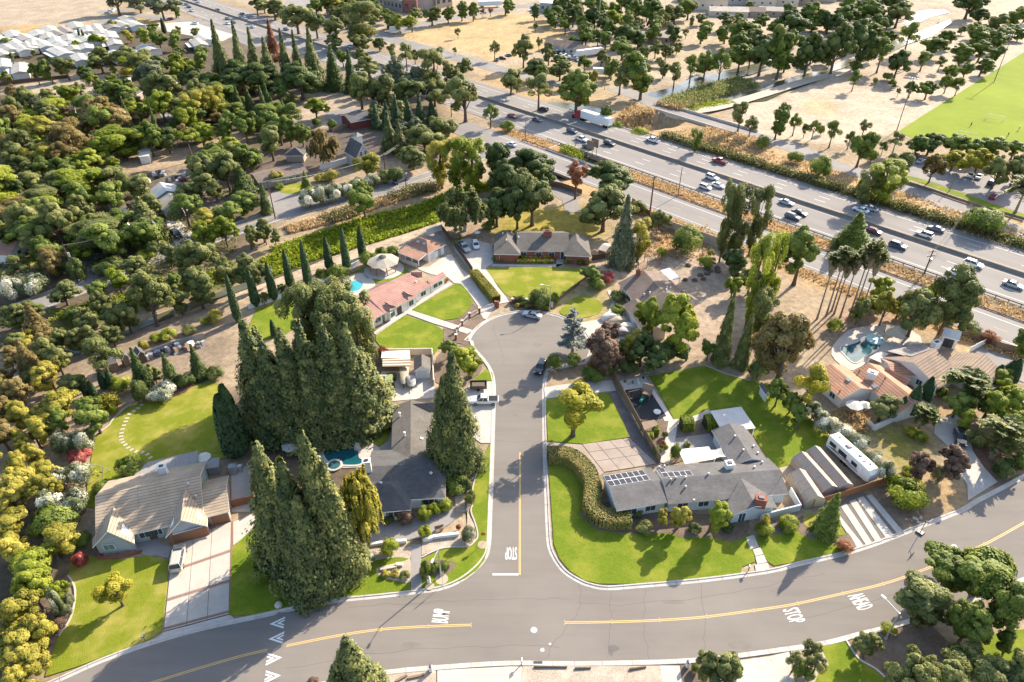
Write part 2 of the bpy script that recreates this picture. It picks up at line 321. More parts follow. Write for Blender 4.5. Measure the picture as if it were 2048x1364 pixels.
# foliage
LF = {'olive':leafmat('olive_leaves',(0.085,0.100,0.028),(0.190,0.205,0.056),(0.360,0.350,0.115)),'green':leafmat('green_leaves',(0.070,0.105,0.018),(0.160,0.210,0.034),(0.310,0.345,0.066)),'bright':leafmat('bright_green_leaves',(0.115,0.155,0.014),(0.260,0.305,0.030),(0.470,0.480,0.065),0.45),'dark':leafmat('dark_green_leaves',(0.046,0.074,0.020),(0.108,0.145,0.036),(0.220,0.250,0.070)),'redwood':leafmat('redwood_needles',(0.042,0.064,0.024),(0.125,0.145,0.044),(0.340,0.315,0.095),0.25),'cypress':leafmat('cypress_needles',(0.022,0.046,0.016),(0.046,0.081,0.027),(0.101,0.149,0.046),0.16),'gold':leafmat('golden_brown_leaves',(0.130,0.095,0.032),(0.260,0.190,0.062),(0.420,0.320,0.120),0.45),'yellow':leafmat('yellow_leaves',(0.160,0.155,0.014),(0.360,0.330,0.028),(0.580,0.500,0.065),0.45),'mimosa':leafmat('yellow_green_leaves',(0.170,0.165,0.024),(0.370,0.325,0.046),(0.580,0.480,0.090),0.40),'grey':leafmat('grey_green_leaves',(0.085,0.105,0.055),(0.180,0.195,0.100),(0.330,0.330,0.190)),'blue':leafmat('blue_grey_needles',(0.108,0.128,0.115),(0.230,0.250,0.216),(0.432,0.432,0.365),0.16),'rust':leafmat('rusty_leaves',(0.176,0.068,0.030),(0.351,0.142,0.061),(0.540,0.257,0.128),0.40),'purple':leafmat('purple_leaves',(0.090,0.052,0.038),(0.190,0.115,0.075),(0.320,0.200,0.130),0.32),'white':leafmat('oleander_in_white_bloom',(0.068,0.097,0.030),(0.189,0.209,0.095),(0.864,0.810,0.648),0.24),'red':leafmat('red_blossom',(0.230,0.027,0.027),(0.486,0.081,0.074),(0.702,0.270,0.216),0.32),'hedge':leafmat('clipped_hedge_leaves',(0.095,0.108,0.019),(0.216,0.203,0.041),(0.405,0.290,0.108),0.24),'palm':leafmat('palm_fronds',(0.068,0.095,0.022),(0.169,0.189,0.047),(0.351,0.317,0.108),0.32),'drygrass':leafmat('dry_grass_blades',(0.360,0.240,0.110),(0.560,0.390,0.190),(0.740,0.550,0.300),0.32),'weed':leafmat('green_weed_leaves',(0.160,0.210,0.012),(0.300,0.350,0.020),(0.470,0.500,0.050),0.35),'drybush':leafmat('brown_green_brush',(0.090,0.085,0.030),(0.190,0.165,0.060),(0.330,0.270,0.110),0.24),}
# ================================================================ THE SETTING
FA = R(-46.4); FD = Vector((math.cos(FA),math.sin(FA),0)); FN = Vector((-FD.y,FD.x,0))
def fw(t,o,z=0.0):return FD*t+FN*o+Vector((0,0,z))
# ---- terrain heights: river and creek beds
RIVER_A = T(2,(1040,790),(1110,730),(1300,690),(1480,610),(1600,590),(1780,545),(1960,500),(2040,545),(1900,590),(1760,620),(1560,690),(1380,740),(1200,790),(1120,805))
RIVER_B = T(2,(1420,880),(1560,820),(1760,745),(2048,690))+T(3,(100,640),(260,590),(420,560),(600,480),(800,440),(880,360),(1060,310),(1240,235),(1450,150),(1460,180),(1300,290),(1100,350),(960,420),(800,470),(640,520),(420,590),(330,660),(150,720),(0,790))+T(2,(1900,800),(1780,840),(1620,880),(1500,930))
RIVER_C = T(3,(1080,180),(1170,110),(1240,80),(1400,70),(1440,95),(1280,130),(1180,190))
POND = [(1085,210),(1105,204),(1150,208),(1180,213),(1205,218),(1210,225),(1160,224),(1110,220)]
CREEK = [(1330,240),(1265,250),(1225,290),(1170,320),(1105,350),(1050,372),(985,388),(900,412),(800,448),(700,480),(600,520),(520,550),(380,600),(250,650),(120,700),(-60,760)]
BANKW = G(1200,330)
xs = np.arange(-470,472,2.5); ys = np.concatenate([np.arange(14,330,2.0),np.arange(330,760,4.0)])
GX,GY = np.meshgrid(xs,ys); gx = GX.ravel(); gy = GY.ravel(); NV = gx.size
def inpoly(P,X,Y):
    P = np.array([(p[0],p[1])for p in P]); ins = np.zeros(X.shape,bool); j = len(P)-1
    for i in range(len(P)):
        xi,yi = P[i]; xj,yj = P[j]
        if yi!=yj:
            c = ((yi>Y)!=(yj>Y))&(X<(xj-xi)*(Y-yi)/(yj-yi)+xi); ins^=c
        j = i
    return ins
def pdist(P,X,Y):
    d = np.full(X.shape,1e9)
    for a,b in zip(P,P[1:]):
        ax,ay = a[0],a[1]; bx,by = b[0]-ax,b[1]-ay; L2 = bx*bx+by*by+1e-9
        t = np.clip(((X-ax)*bx+(Y-ay)*by)/L2,0,1)
        d = np.minimum(d,np.hypot(X-ax-t*bx,Y-ay-t*by))
    return d
def pool_profile(P,depth,bank,X,Y):
    P = list(P); d = pdist(P+P[:1],X,Y); ins = inpoly(P,X,Y)
    d = np.where(ins,-d,d); t = np.clip(1-d/bank,0,1.15)
    return-depth*np.minimum(t*t*(3-2*np.minimum(t,1)),1.0)
def creek_profile(X,Y):
    d = pdist(CREEK_W,X,Y); t = np.clip(1-(d-1.5)/7.0,0,1); z = -1.7*t*t*(3-2*t)
    g = pdist(CREEK_W[1:7],X,Y); t2 = np.clip(1-(g-6.0)/3.5,0,1); return np.minimum(z,-4.6*t2*t2*(3-2*t2))
CREEK_W = smooth(GP(CREEK),4)
def TH(X,Y):
    X = np.asarray(X,float); Y = np.asarray(Y,float); z = np.zeros(X.shape)
    for P,dp,bk in((RIVER_A,.9,5),(RIVER_B,.9,5),(RIVER_C,.9,5),(POND,.9,5)):z = np.minimum(z,pool_profile(GP(P),dp,bk,X,Y))
    return np.minimum(z,creek_profile(X,Y))
def th(x,y):return float(TH(np.array([x]),np.array([y]))[0])
gz = TH(gx,gy)
# ---- ground colours (what the ground itself is made of)
GOLD = (0.56,0.385,0.18); PALE = (0.54,0.425,0.30); TAN = (0.42,0.315,0.205); BRN = (0.225,0.165,0.115); DUFF = (0.15,0.115,0.075)
WEED = (0.13,0.16,0.025); OLV = (0.24,0.215,0.07); ORG_ = (0.52,0.30,0.13); GRV = (0.40,0.345,0.29); SOIL = (0.185,0.14,0.105); MUD = (0.16,0.14,0.09)
gc = np.tile(np.array(TAN),(NV,1))
def blur(a,k):
    a = a.reshape(GX.shape).astype(float)
    for _ in range(k):
        p = np.pad(a,1,mode='edge'); a = (p[:-2,1:-1]+p[2:,1:-1]+p[1:-1,:-2]+p[1:-1,2:]+2*p[1:-1,1:-1])/6
    return a.ravel()
def paint(pts,c,k=2,amt=1.0):
    global gc
    m = blur(inpoly(GP(pts),gx,gy),k)[:,None]*amt; gc = gc*(1-m)+np.array(c)*m
def stroke(pts,wd,c,k=1,amt=1.0):
    global gc
    m = blur(pdist(GP(pts),gx,gy)<wd,k)[:,None]*amt; gc = gc*(1-m)+np.array(c)*m
gc[gy>330] = np.array(PALE)*0.95
paint([(-100,60),(420,60),(640,300),(560,420),(380,640),(-200,900)],DUFF,6)
paint([(420,60),(860,120),(900,330),(640,300)],(0.21,0.16,0.11),5)
paint([(0,180),(60,165),(150,150),(240,148),(245,160),(190,200),(130,195),(60,185),(0,190)],PALE,1)
paint([(0,52),(200,50),(300,40),(200,62),(80,72),(0,75)],GOLD,1)
paint([(200,50),(280,25),(330,35),(350,45),(250,50)],GOLD,1)
paint([(220,0),(330,0),(330,20),(220,30)],(0.45,0.33,0.19),1)
paint([(150,345),(250,310),(350,300),(480,262),(500,290),(380,330),(250,350),(160,372)],(0.46,0.33,0.21),2)
paint([(340,340),(420,330),(470,420),(400,440),(360,420)],(0.34,0.27,0.20),2)
paint([(580,190),(680,180),(740,210),(700,260),(590,258)],(0.48,0.37,0.26),2)
paint([(516,335),(530,290),(600,262),(690,255),(760,262),(778,320),(690,330),(600,345),(520,350)],SOIL,1)
paint([(790,72),(900,45),(1010,28),(1070,30),(1135,62),(1140,82),(1050,115),(985,122),(900,96),(830,85)],(0.60,0.425,0.215),1)
paint([(860,95),(985,130),(1010,165),(940,160),(880,135)],(0.52,0.38,0.23),2)
paint([(1010,130),(1140,120),(1240,130),(1300,180),(1210,200),(1040,190)],(0.50,0.375,0.22),3)
paint([(1270,55),(1420,40),(1560,60),(1500,110),(1380,130),(1290,150),(1270,90)],(0.55,0.42,0.27),2)
paint([(1600,130),(1750,90),(1950,20),(2100,-20),(2200,40),(1900,210),(1790,265),(1700,290),(1560,280),(1440,260),(1500,205)],(0.60,0.465,0.335),2)
paint([(1690,150),(1760,130),(1850,100),(1860,150),(1770,180),(1700,175)],(0.53,0.40,0.28),2)
paint([(1610,200),(1660,195),(1680,225),(1640,235),(1600,225)],(0.47,0.38,0.20),2,0.7)
paint([(1300,215),(1420,195),(1560,160),(1620,150),(1560,190),(1440,215),(1330,225)],(0.42,0.33,0.21),1)
stroke([(1300,190),(1380,172),(1470,150),(1530,140)],2.5,(0.40,0.36,0.31),1)
paint([(1340,225),(1400,215),(1440,225),(1400,260),(1370,285),(1330,265)],(0.47,0.33,0.17),2)
# verges beside the freeway
def band(t0,t1,o0,o1,c,k=1,amt=1.0):
    global gc
    tt = gx*FD.x+gy*FD.y; oo = gx*FN.x+gy*FN.y
    m = blur((tt>t0)&(tt<t1)&(oo>o0)&(oo<o1),k)[:,None]*amt; gc = gc*(1-m)+np.array(c)*m
band(-200,40,180.5,187.5,ORG_,0); band(-60,40,183.5,188.5,(0.19,0.155,0.125),1)
band(-260,40,160.5,168.5,(0.50,0.315,0.15),1); band(-260,60,219.5,243,(0.53,0.36,0.19),2)
band(-110,-84,160,164,(0.42,0.30,0.2),1)
band(-600,-260,180,230,(0.42,0.31,0.20),1)
# yards
paint([(1190,520),(1310,440),(1450,495),(1560,560),(1480,640),(1420,690),(1330,650),(1250,545)],(0.47,0.355,0.255),3)
paint([(1300,470),(1350,460),(1350,500),(1310,505)],ORG_,2)
paint([(1440,640),(1400,660),(1450,690),(1430,720),(1380,700),(1370,650)],(0.46,0.33,0.23),2)
paint([(985,440),(1060,415),(1180,410),(1215,455),(1200,480),(1100,470),(985,475)],(0.36,0.285,0.06),2)
paint([(885,470),(960,445),(985,480),(975,500),(900,490)],(0.36,0.26,0.18),2)
paint([(1640,640),(1760,560),(1810,600),(1800,650),(1720,680),(1640,690)],(0.36,0.235,0.155),3)
paint([(1660,830),(1740,820),(1760,860),(1720,875),(1670,865)],(0.42,0.27,0.12),1)
paint([(1740,850),(1800,840),(1850,880),(1850,930),(1790,960),(1760,910)],(0.29,0.25,0.05),2)
paint([(1810,815),(1900,795),(1915,830),(1870,850),(1800,850)],(0.50,0.33,0.17),2)
paint([(1840,960),(1910,960),(1935,1010),(1860,1030),(1800,1040),(1790,1010)],(0.45,0.30,0.15),2)
paint([(1780,985),(1850,1010),(1900,1025),(1800,1070),(1760,1080),(1720,1010)],(0.27,0.185,0.13),1)
paint([(1925,880),(1990,860),(2048,880),(2048,950),(2000,985),(1960,960)],(0.19,0.095,0.07),2)
paint([(1050,600),(1180,560),(1230,590),(1240,640),(1180,660),(1100,660)],(0.42,0.33,0.15),2)
paint([(1085,735),(1200,735),(1230,760),(1085,775)],(0.40,0.29,0.18),2)
paint([(1080,655),(1300,640),(1350,720),(1230,750),(1100,740)],(0.38,0.28,0.185),3)
paint([(420,800),(760,640),(800,860),(700,1000),(520,1000)],(0.16,0.115,0.08),3)
paint([(100,720),(240,680),(430,640),(470,700),(440,770),(300,800),(200,780)],(0.30,0.225,0.155),3)
paint([(-100,1000),(130,1030),(120,1364),(-100,1364)],DUFF,2)
paint([(88,1350),(110,1290),(140,1280),(150,1300),(110,1340)],(0.48,0.335,0.20),1)
# path and creek banks
stroke([(-40,740),(120,690),(250,655),(400,600),(520,565),(640,530),(760,495),(850,460),(900,440)],5.2,(0.545,0.415,0.285),1)
stroke([(250,655),(320,630),(420,597)],3.5,(0.33,0.235,0.155),1)
stroke([(40,690),(250,610),(520,530),(640,490),(760,452),(880,415),(960,390)],3.0,WEED,2)
stroke([(540,512),(620,480),(700,445),(800,410),(880,380)],3.2,(0.40,0.275,0.14),2)
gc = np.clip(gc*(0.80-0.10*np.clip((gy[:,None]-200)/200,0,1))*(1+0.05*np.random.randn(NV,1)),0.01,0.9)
me = bpy.data.meshes.new('ground'); nx = len(xs); ny = len(ys)
me.vertices.add(NV); me.vertices.foreach_set('co',np.stack([gx,gy,gz],1).astype(np.float32).ravel())
ii,jj = np.meshgrid(np.arange(nx-1),np.arange(ny-1)); a0 = (jj*nx+ii).ravel()
quads = np.stack([a0,a0+1,a0+nx+1,a0+nx],1).astype(np.int32); nf = len(quads)
me.loops.add(nf*4); me.loops.foreach_set('vertex_index',quads.ravel()); me.polygons.add(nf)
me.polygons.foreach_set('loop_start',np.arange(0,nf*4,4,dtype=np.int32)); me.polygons.foreach_set('use_smooth',np.ones(nf,bool))
ca = me.color_attributes.new('soil','FLOAT_COLOR','POINT'); ca.data.foreach_set('color',np.concatenate([gc,np.ones((NV,1))],1).astype(np.float32).ravel())
me.update(calc_edges=True); me.validate()
m,nt,b = newmat('ground_earth'); L = nt.links
at = N_(nt,'ShaderNodeAttribute',attribute_name='soil'); geo = N_(nt,'ShaderNodeNewGeometry')
n1 = N_(nt,'ShaderNodeTexNoise',i_Scale=0.7,i_Detail=9.0,i_Roughness=0.72); L.new(geo.outputs['Position'],n1 .inputs['Vector'])
n2 = N_(nt,'ShaderNodeTexNoise',i_Scale=0.09,i_Detail=5.0,i_Roughness=0.6); L.new(geo.outputs['Position'],n2 .inputs['Vector'])
r1 = N_(nt,'ShaderNodeMapRange',i_1=0.28,i_2=0.72,i_3=0.55,i_4=1.35); L.new(n1 .outputs['Fac'],r1 .inputs[0])
r2 = N_(nt,'ShaderNodeMapRange',i_1=0.3,i_2=0.7,i_3=0.80,i_4=1.16); L.new(n2 .outputs['Fac'],r2 .inputs[0])
mu = N_(nt,'ShaderNodeMath',operation='MULTIPLY'); L.new(r1 .outputs[0],mu.inputs[0]); L.new(r2 .outputs[0],mu.inputs[1])
mx = N_(nt,'ShaderNodeMix',data_type='RGBA',blend_type='MULTIPLY'); mx.inputs[0].default_value = 1.0
L.new(at.outputs['Color'],mx.inputs[6]); L.new(mu.outputs[0],mx.inputs[7]); L.new(mx.outputs[2],b.inputs['Base Color'])
b.inputs['Roughness'].default_value = 0.95; b.inputs['Specular IOR Level'].default_value = 0.1
bp = N_(nt,'ShaderNodeBump',i_Strength=0.5,i_Distance=0.25); L.new(n1 .outputs['Fac'],bp.inputs['Height']); L.new(bp.outputs[0],b.inputs['Normal'])
M['earth'] = m; me.materials.append(m)
ground = bpy.data.objects.new('ground',me); COL.objects.link(ground); struct(ground)
M['faredge'] = surf('far_dry_land',(0.36,0.29,0.19),(0.16,0.16,0.07),0.02,0.95,0.1)
far = MB()
for x0,x1,y0,y1 in((-1500,1500,758,1900),(-1500,-469,-200,758),(469.9,1500,-200,758),(-469,469.9,-200,14.2)):
    far.add([(x0,y0,-0.02),(x1,y0,-0.02),(x1,y1,-0.02),(x0,y1,-0.02)],[(0,1,2,3)])
struct(far.build('outlying_land',M['faredge']))
# ---- water
for P in(RIVER_A,RIVER_B,RIVER_C,POND):
    Q = GP(P); c = sum(Q,Vector())/len(Q)
    Q = [q+(q-c).normalized()*2.0 for q in Q]; MBo = MB(); MBo.prism(Q,-.7,-.42); struct(MBo.build('river',M['river']))
struct(MB().ribbon(CREEK_W[8:],[(-1.6,-1.5),(1.6,-1.5)]).build('creek',M['river']))
# ---- freeway, frontage road, ramps
def fstrip(name,t0,t1,o0,o1,z,mat,parent=None,z0=None,kind=True):
    P = [fw(t0,o0),fw(t1,o0),fw(t1,o1),fw(t0,o1)]
    o = MB().prism(P,z-0.3 if z0 is None else z0,z).build(name,mat,parent)
    if parent is None and kind:struct(o)
    return o
freeway = fstrip('freeway',-760,120,187.6,220.3,0.10,M['freeway'],z0=-0.9)
frontage = fstrip('frontage_road',-215,120,167.2,180.3,0.08,M['freeway'],z0=-0.8)
def fline(parent,o,t0,t1,wd,mat,dash=None,z=0.106):
    mb = MB(); t = t0
    if dash is None:mb.prism([fw(t0,o-wd/2),fw(t1,o-wd/2),fw(t1,o+wd/2),fw(t0,o+wd/2)],z-0.003,z)
    else:
        while t<t1:
            mb.prism([fw(t,o-wd/2),fw(t+dash[0],o-wd/2),fw(t+dash[0],o+wd/2),fw(t,o+wd/2)],z-0.003,z); t += dash[1]
    return mb.build('lane_marking',mat,parent)
for o in(190.4,216.6):fline(freeway,o,-740,110,0.16,M['white'])
for o in(202.6,207.3):fline(freeway,o,-740,110,0.16,M['fadeyellow'])
for o in(194.4,198.5,210.4,213.5):fline(freeway,o,-740,110,0.16,M['white'],(3.66,14.6))
for o in(169.0,177.8):fline(frontage,o,-200,110,0.14,M['white'],None,0.086)
fline(frontage,173.4,-200,110,0.12,M['fadeyellow'],(3.0,9.0),0.086)
for k,o in enumerate((192.3,196.4,200.5,209.0,212.0,215.0)):
    pass
mb = MB()
for t in range(-400,110,60):mb.ribbon([fw(t,204.7),fw(t+60,204.7)],[(-0.35,0.08),(-0.12,0.45),(-0.10,0.95),(0.10,0.95),(0.12,0.45),(0.35,0.08)])
mb.ribbon([fw(-750,204.7),fw(-400,204.7)],[(-0.35,0.08),(-0.12,0.45),(-0.10,0.95),(0.10,0.95),(0.12,0.45),(0.35,0.08)])
tag(mb.build('median_barrier',surf('barrier_concrete',(0.27,0.23,0.19),(0.18,0.155,0.13),0.5)),'long concrete barrier dividing the two freeway carriageways','barrier')
def guardrail(label,pts,posts=2.5,h=0.75,mat=None):
    P = [Vector((p[0],p[1],0))for p in pts]; c = P[len(P)//2]
    t = thing('guardrail',label,'guardrail',c)
    MB().ribbon(P,[(-0.04,h-0.30),(-0.09,h-0.15),(-0.04,h),(0.02,h),(0.02,h-0.3)]).build('rail',mat or M['rustrail'],t)
    mb = MB(); L = 0
    for a,b in zip(P,P[1:]):
        d = (b-a).length; k = max(1,int(d/posts))
        for i in range(k):q = a.lerp(b,i/k); mb.box((q.x,q.y,0),(0.18,0.18,h),FA)
    tag(mb.build('posts',M['darkwood'],t),None,None,None,'stuff')
    return t
guardrail('dark guardrail along the near shoulder of the freeway',[fw(t,187.9)for t in range(-178,60,14)])
guardrail('timber post guardrail on the far freeway shoulder behind the truck',[fw(t,219.9)for t in range(-196,-128,12)])
guardrail('long dark kerb rail between the frontage road and the dry verge',[fw(t,180.4)for t in range(-135,60,15)],3.0,0.45)
guardrail('guardrail with dark posts beside the frontage road before the culvert opening',[fw(t,180.6)for t in(-184,-176,-168,-158)])
guardrail('short guardrail with dark posts below the road signs',[fw(t,180.6)for t in(-147,-141,-135)])
guardrail('guardrail on the frontage road bridge towards the freeway',[fw(t,180.3)for t in(-158,-152,-147)],6,0.9,M['metal'])
# culvert walls
tw = thing('bridge_abutment','concrete walls of the creek opening between freeway and frontage road','abutment',fw(-156,184))
for(t0,t1,o0,o1)in((-172.2,-171.6,180.0,188.2),(-141.5,-140.9,180.0,188.2)):
    MB().prism([fw(t0,o0),fw(t1,o0),fw(t1,o1),fw(t0,o1)],-5.0,0.12).build('wing_wall',M['concrete'],tw)
for o in(188.0,180.0):MB().prism([fw(-171.6,o),fw(-141.5,o),fw(-141.5,o+0.35),fw(-171.6,o+0.35)],-1.2,0.5).build('parapet',M['concrete'],tw)
for t in(-165,-158,-151):MB().tube(fw(t,189.5,-5),fw(t,189.5,-0.8),0.4,0.4,8).build('column',M['concrete'],tw)
# street on the frontage side, left
OLD = smooth(GP([(-120,690),(30,625),(130,585),(250,540),(350,500),(450,466),(520,441),(620,412),(720,390),(800,372),(870,350),(930,325),(965,305),(985,285)]),4)
oldroad = struct(MB().ribbon(OLD,[(-4.3,-0.2),(-4.3,0.05),(4.3,0.05),(4.3,-0.2)]).build('road',M['oldroad']))
MB().ribbon(OLD[10:],[(-0.16,0.056),(-0.04,0.056)]).build('lane_marking',M['fadeyellow'],oldroad); MB().ribbon(OLD[10:],[(0.04,0.057),(0.16,0.057)]).build('lane_marking',M['fadeyellow'],oldroad)
for o in(-3.6,3.6):MB().ribbon(OLD,[(o-0.06,0.056),(o+0.06,0.056)]).build('lane_marking',M['white'],oldroad)
struct(MB().prism(smooth(GP([(930,245),(985,262),(1010,285),(1040,315),(1075,345),(1130,372),(1160,395),(1120,400),(1085,365),(1040,350),(1000,318),(975,300),(950,292),(935,270)]),3,True),-0.3,0.06).build('road_junction',M['freeway']))
struct(MB().ribbon(smooth(GP([(1090,352),(1110,368),(1128,384),(1140,402),(1146,425)]),4),[(-2.4,-.2),(-2.4,.075),(2.4,.075),(2.4,-.2)]).build('access_lane',M['lot']))
# far frontage, far roads
FARR = smooth(GP([(700,55),(760,72),(860,100),(960,128),(1010,142)]),4)
struct(MB().ribbon(FARR,[(-5,-.2),(-5,.04),(5,.04),(5,-.2)]).build('road',M['oldroad']))
struct(MB().ribbon(GP([(1010,142),(1100,165),(1190,182)]),[(-4,-.2),(-4,.03),(4,.03),(4,-.2)]).build('road',M['lot']))
struct(MB().ribbon(GP([(770,70),(870,42),(1010,18),(1150,-4)]),[(-4.5,-.2),(-4.5,.03),(4.5,.03),(4.5,-.2)]).build('road',M['oldroad']))
rr = smooth([fw(t,o)for t,o in((-205,259),(-185,256),(-172,252),(-128,248.5),(-110,247.5),(-90,241.5),(-72,241.8),(-46,235),(-10,228),(40,224))],4)
lane = struct(MB().ribbon(rr,[(-4.4,-.7),(-4.4,.05),(4.4,.05),(4.4,-.7)]).build('service_road',M['lot']))
# footbridge over the river
br = thing('road_bridge','low concrete bridge carrying the service road over the river','bridge',fw(-150,250.3))
for o in(246.0,255.0):
    MB().prism([fw(-176,o),fw(-128,o-2.2),fw(-128,o-1.85),fw(-176,o+0.35)],-0.9,0.95).build('parapet',M['concrete'],br)
for t in(-160,-150,-140):MB().prism([fw(t,246),fw(t+.8,246),fw(t+.8,254),fw(t,254)],-4,-0.7).build('pier',M['concrete'],br)
struct(MB().ribbon(smooth(GP([(1390,222),(1440,213),(1520,190),(1600,165),(1660,150),(1710,140)]),4),[(-3,-.1),(-3,.03),(3,.03),(3,-.1)]).build('path',surf('pale_path',(0.44,0.37,0.29),(0.38,0.31,0.24),.5)))
# top-left ramps
struct(MB().ribbon(smooth(GP([(200,45),(260,30),(330,37),(400,45),(450,62),(520,92)]),4),[(-5,-.2),(-5,.04),(5,.04),(5,-.2)]).build('ramp',M['oldroad']))
struct(MB().ribbon(smooth(GP([(195,25),(240,20),(290,17),(310,14)]),4),[(-4,-.2),(-4,.04),(4,.04),(4,-.2)]).build('ramp',M['oldroad']))
sheet('parking_lot',[(310,48),(380,43),(470,70),(445,82),(330,62)],0.05,surf('pale_lot',(0.50,0.44,0.37),(0.44,0.38,0.32),.3))
sheet('parking_lot',[(575,0),(640,-5),(620,20),(560,15)],0.05,M['lot'])
# car park on the right
sheet('parking_lot',T(7,(1080,30),(1000,-70),(1150,-110),(1300,-90),(1560,0),(1750,40),(2048,120),(2300,200),(2300,420),(2048,350),(1900,290),(1700,220),(1400,120),(1240,70)),0.05,M['lot'])
lotv = struct(MB().ribbon([fw(-72,251),fw(-40,245),(fw(0,238))],[(-1.8,-.1),(-1.8,.04),(1.8,.04),(1.8,-.1)]).build('verge',M['lawn']))
# sports field
sheet('sports_field',[(1795,264),(1850,228),(1940,172),(2048,104),(2250,-10),(2400,200),(2200,330),(2048,305),(1930,290),(1850,286)],0.04,M['field'])
# ---- residential street
cc = Vector((3.85,127,0)); RC = 13.3
NW_ = [(-80,1458),(20,1408),(120,1364),(205,1326),(302,1291),(400,1263),(512,1239),(652,1209),(762,1197),(847,1187),(887,1180),(922,1165),(952,1143),(972,1120),(982,1093),(985,1023),(988,940),(991,832),(992,775),(986,742),(969,716),(952,697),(946,681)]
arc = [cc+Vector((math.cos(R(a)),math.sin(R(a)),0))*RC for a in range(172,-36,-8)]
NE_ = [(1092,738),(1085,765),(1084,800),(1085,900),(1089,1010),(1091,1060),(1094,1093),(1104,1118),(1124,1145),(1154,1165),(1179,1175),(1214,1181),(1274,1177),(1399,1166),(1536,1148),(1598,1133),(1686,1113),(1748,1094),(1798,1075),(1836,1060),(1926,1025),(1961,1004),(2048,958),(2150,898),(2300,800)]
SOUTH = [(2400,990),(2150,1107),(2048,1153),(1900,1211),(1791,1245),(1718,1263),(1648,1281),(1536,1298),(1414,1313),(1316,1319),(1149,1322),(1024,1321),(900,1328),(767,1340),(640,1364),(480,1404),(300,1460),(100,1545)]
west = smooth(GP(NW_),3); east = smooth(GP(NE_),3); south = smooth(GP(SOUTH),3)
street = struct(MB().prism(west+arc+east+south,-0.3,0.03).build('street',M['asphalt']))
kerbprof = [(-0.02,-0.1),(-0.02,0.032),(-0.50,0.045),(-0.56,0.15),(-0.78,0.16),(-0.80,-0.1)]
kl = [(-o,z)for o,z in kerbprof]
struct(MB().ribbon(west+arc+east,kl[::-1]).build('kerb',M['kerbcon']))
struct(MB().ribbon(south,kl[::-1]).build('kerb',M['kerbcon']))
ZM = 0.036
def mline(pts,wd,mat,z=ZM,o=0.0,name='lane_marking',n=4):
    return MB().ribbon(smooth(GP(pts),n),[(o-wd/2,z),(o+wd/2,z)]).build(name,mat,street)
CL = [(180,1405),(325,1359),(420,1330),(512,1305),(662,1274),(762,1259),(857,1253),(943,1250)]
CR = [(1129,1245.5),(1224,1244),(1319,1240.5),(1414,1233.5),(1536,1217),(1596,1207),(1686,1187),(1766,1168),(1836,1144),(1958,1094),(2048,1045.5),(2150,985),(2300,885)]
for c in(CL,CR):
    mline(c,0.11,M['yellow'],ZM,0.12); mline(c,0.11,M['yellow'],ZM+0.001,-0.12)
mline([(1040,905),(1039.5,1150)],0.11,M['yellow'],ZM,0.10,n=1); mline([(1040,905),(1039.5,1150)],0.11,M['yellow'],ZM+.001,-0.10,n=1)
mline([(985,1149),(1037,1149)],0.32,M['white'],ZM+.002,0,'stop_line',1)
for q in((857,1253),(762,1259),(943,1250),(1129,1245),(1224,1243),(1319,1240),(1414,1233),(1508,1221),(1596,1207),(1686,1187),(1766,1168),(1836,1145),(1969,1088)):
    p = G(*q); MB().box((p.x,p.y+0.3,0.035),(0.12,0.1,0.02)).box((p.x,p.y-0.3,0.035),(0.12,0.1,0.02)).build('road_stud',M['yellow'],street)
def roadtext(txt,c,wd,ht,ang):
    """white stretched letters: wd across the word, ht along the travel direction ang"""
    cu = bpy.data.curves.new('t','FONT'); cu.body = txt; cu.align_x = 'CENTER'; cu.align_y = 'CENTER'; cu.offset = 0.010; cu.resolution_u = 3
    ob = bpy.data.objects.new('t',cu); COL.objects.link(ob); bpy.context.view_layer.update()
    dg = bpy.context.evaluated_depsgraph_get(); me0 = bpy.data.meshes.new_from_object(ob.evaluated_get(dg))
    bpy.data.objects.remove(ob); V = np.array([v.co for v in me0 .vertices]); lo = V.min(0); hi = V.max(0)
    V[:,0] = (V[:,0]-(lo[0]+hi[0])/2)/(hi[0]-lo[0])*wd; V[:,1] = (V[:,1]-(lo[1]+hi[1])/2)/(hi[1]-lo[1])*ht
    a = ang-math.pi/2; X = V[:,0]*math.cos(a)-V[:,1]*math.sin(a); Y = V[:,0]*math.sin(a)+V[:,1]*math.cos(a)
    mb = MB(); mb.add([(c.x+x,c.y+y,ZM+0.004)for x,y in zip(X,Y)],[tuple(p.vertices)for p in me0 .polygons])
    return mb.build('road_lettering',M['white'],street)
roadtext('STOP',G(1022,1107),1.85,2.4,R(-90))
roadtext('BUMP',G(882,1232),2.2,2.4,R(175))
a_ = G(1596,1207)-G(1536,1217); roadtext('STOP',G(1588,1231),2.3,2.5,math.atan2(a_.y,a_.x)+R(2))
a_ = G(1766,1168)-G(1686,1187); roadtext('AHEAD',G(1721,1203),2.6,2.6,math.atan2(a_.y,a_.x)+R(2))
a_ = G(1836,1144)-G(1958,1094); roadtext('25',G(1904,1098),1.3,2.4,math.atan2(a_.y,a_.x))
def chevron(c,ang,ln=2.1,wd=1.9):
    mb = MB()
    for q,th_ in((1.0,0.30),(0.52,0.24)):
        P = [(-ln/2,wd/2*q),(-ln/2+ln*q,0),(-ln/2,-wd/2*q)]
        iq = max(0.02,q-th_); I = [(-ln/2,wd/2*iq),(-ln/2+ln*iq,0),(-ln/2,-wd/2*iq)]
        for(a,b,d,e)in((P[0],P[1],I[1],I[0]),(P[1],P[2],I[2],I[1])):
            mb.add([(c.x+rot2(*k,ang)[0],c.y+rot2(*k,ang)[1],ZM+0.024)for k in(a,b,d,e)],[(0,1,2,3)])
    return mb.build('chevron_marking',M['white'],street)
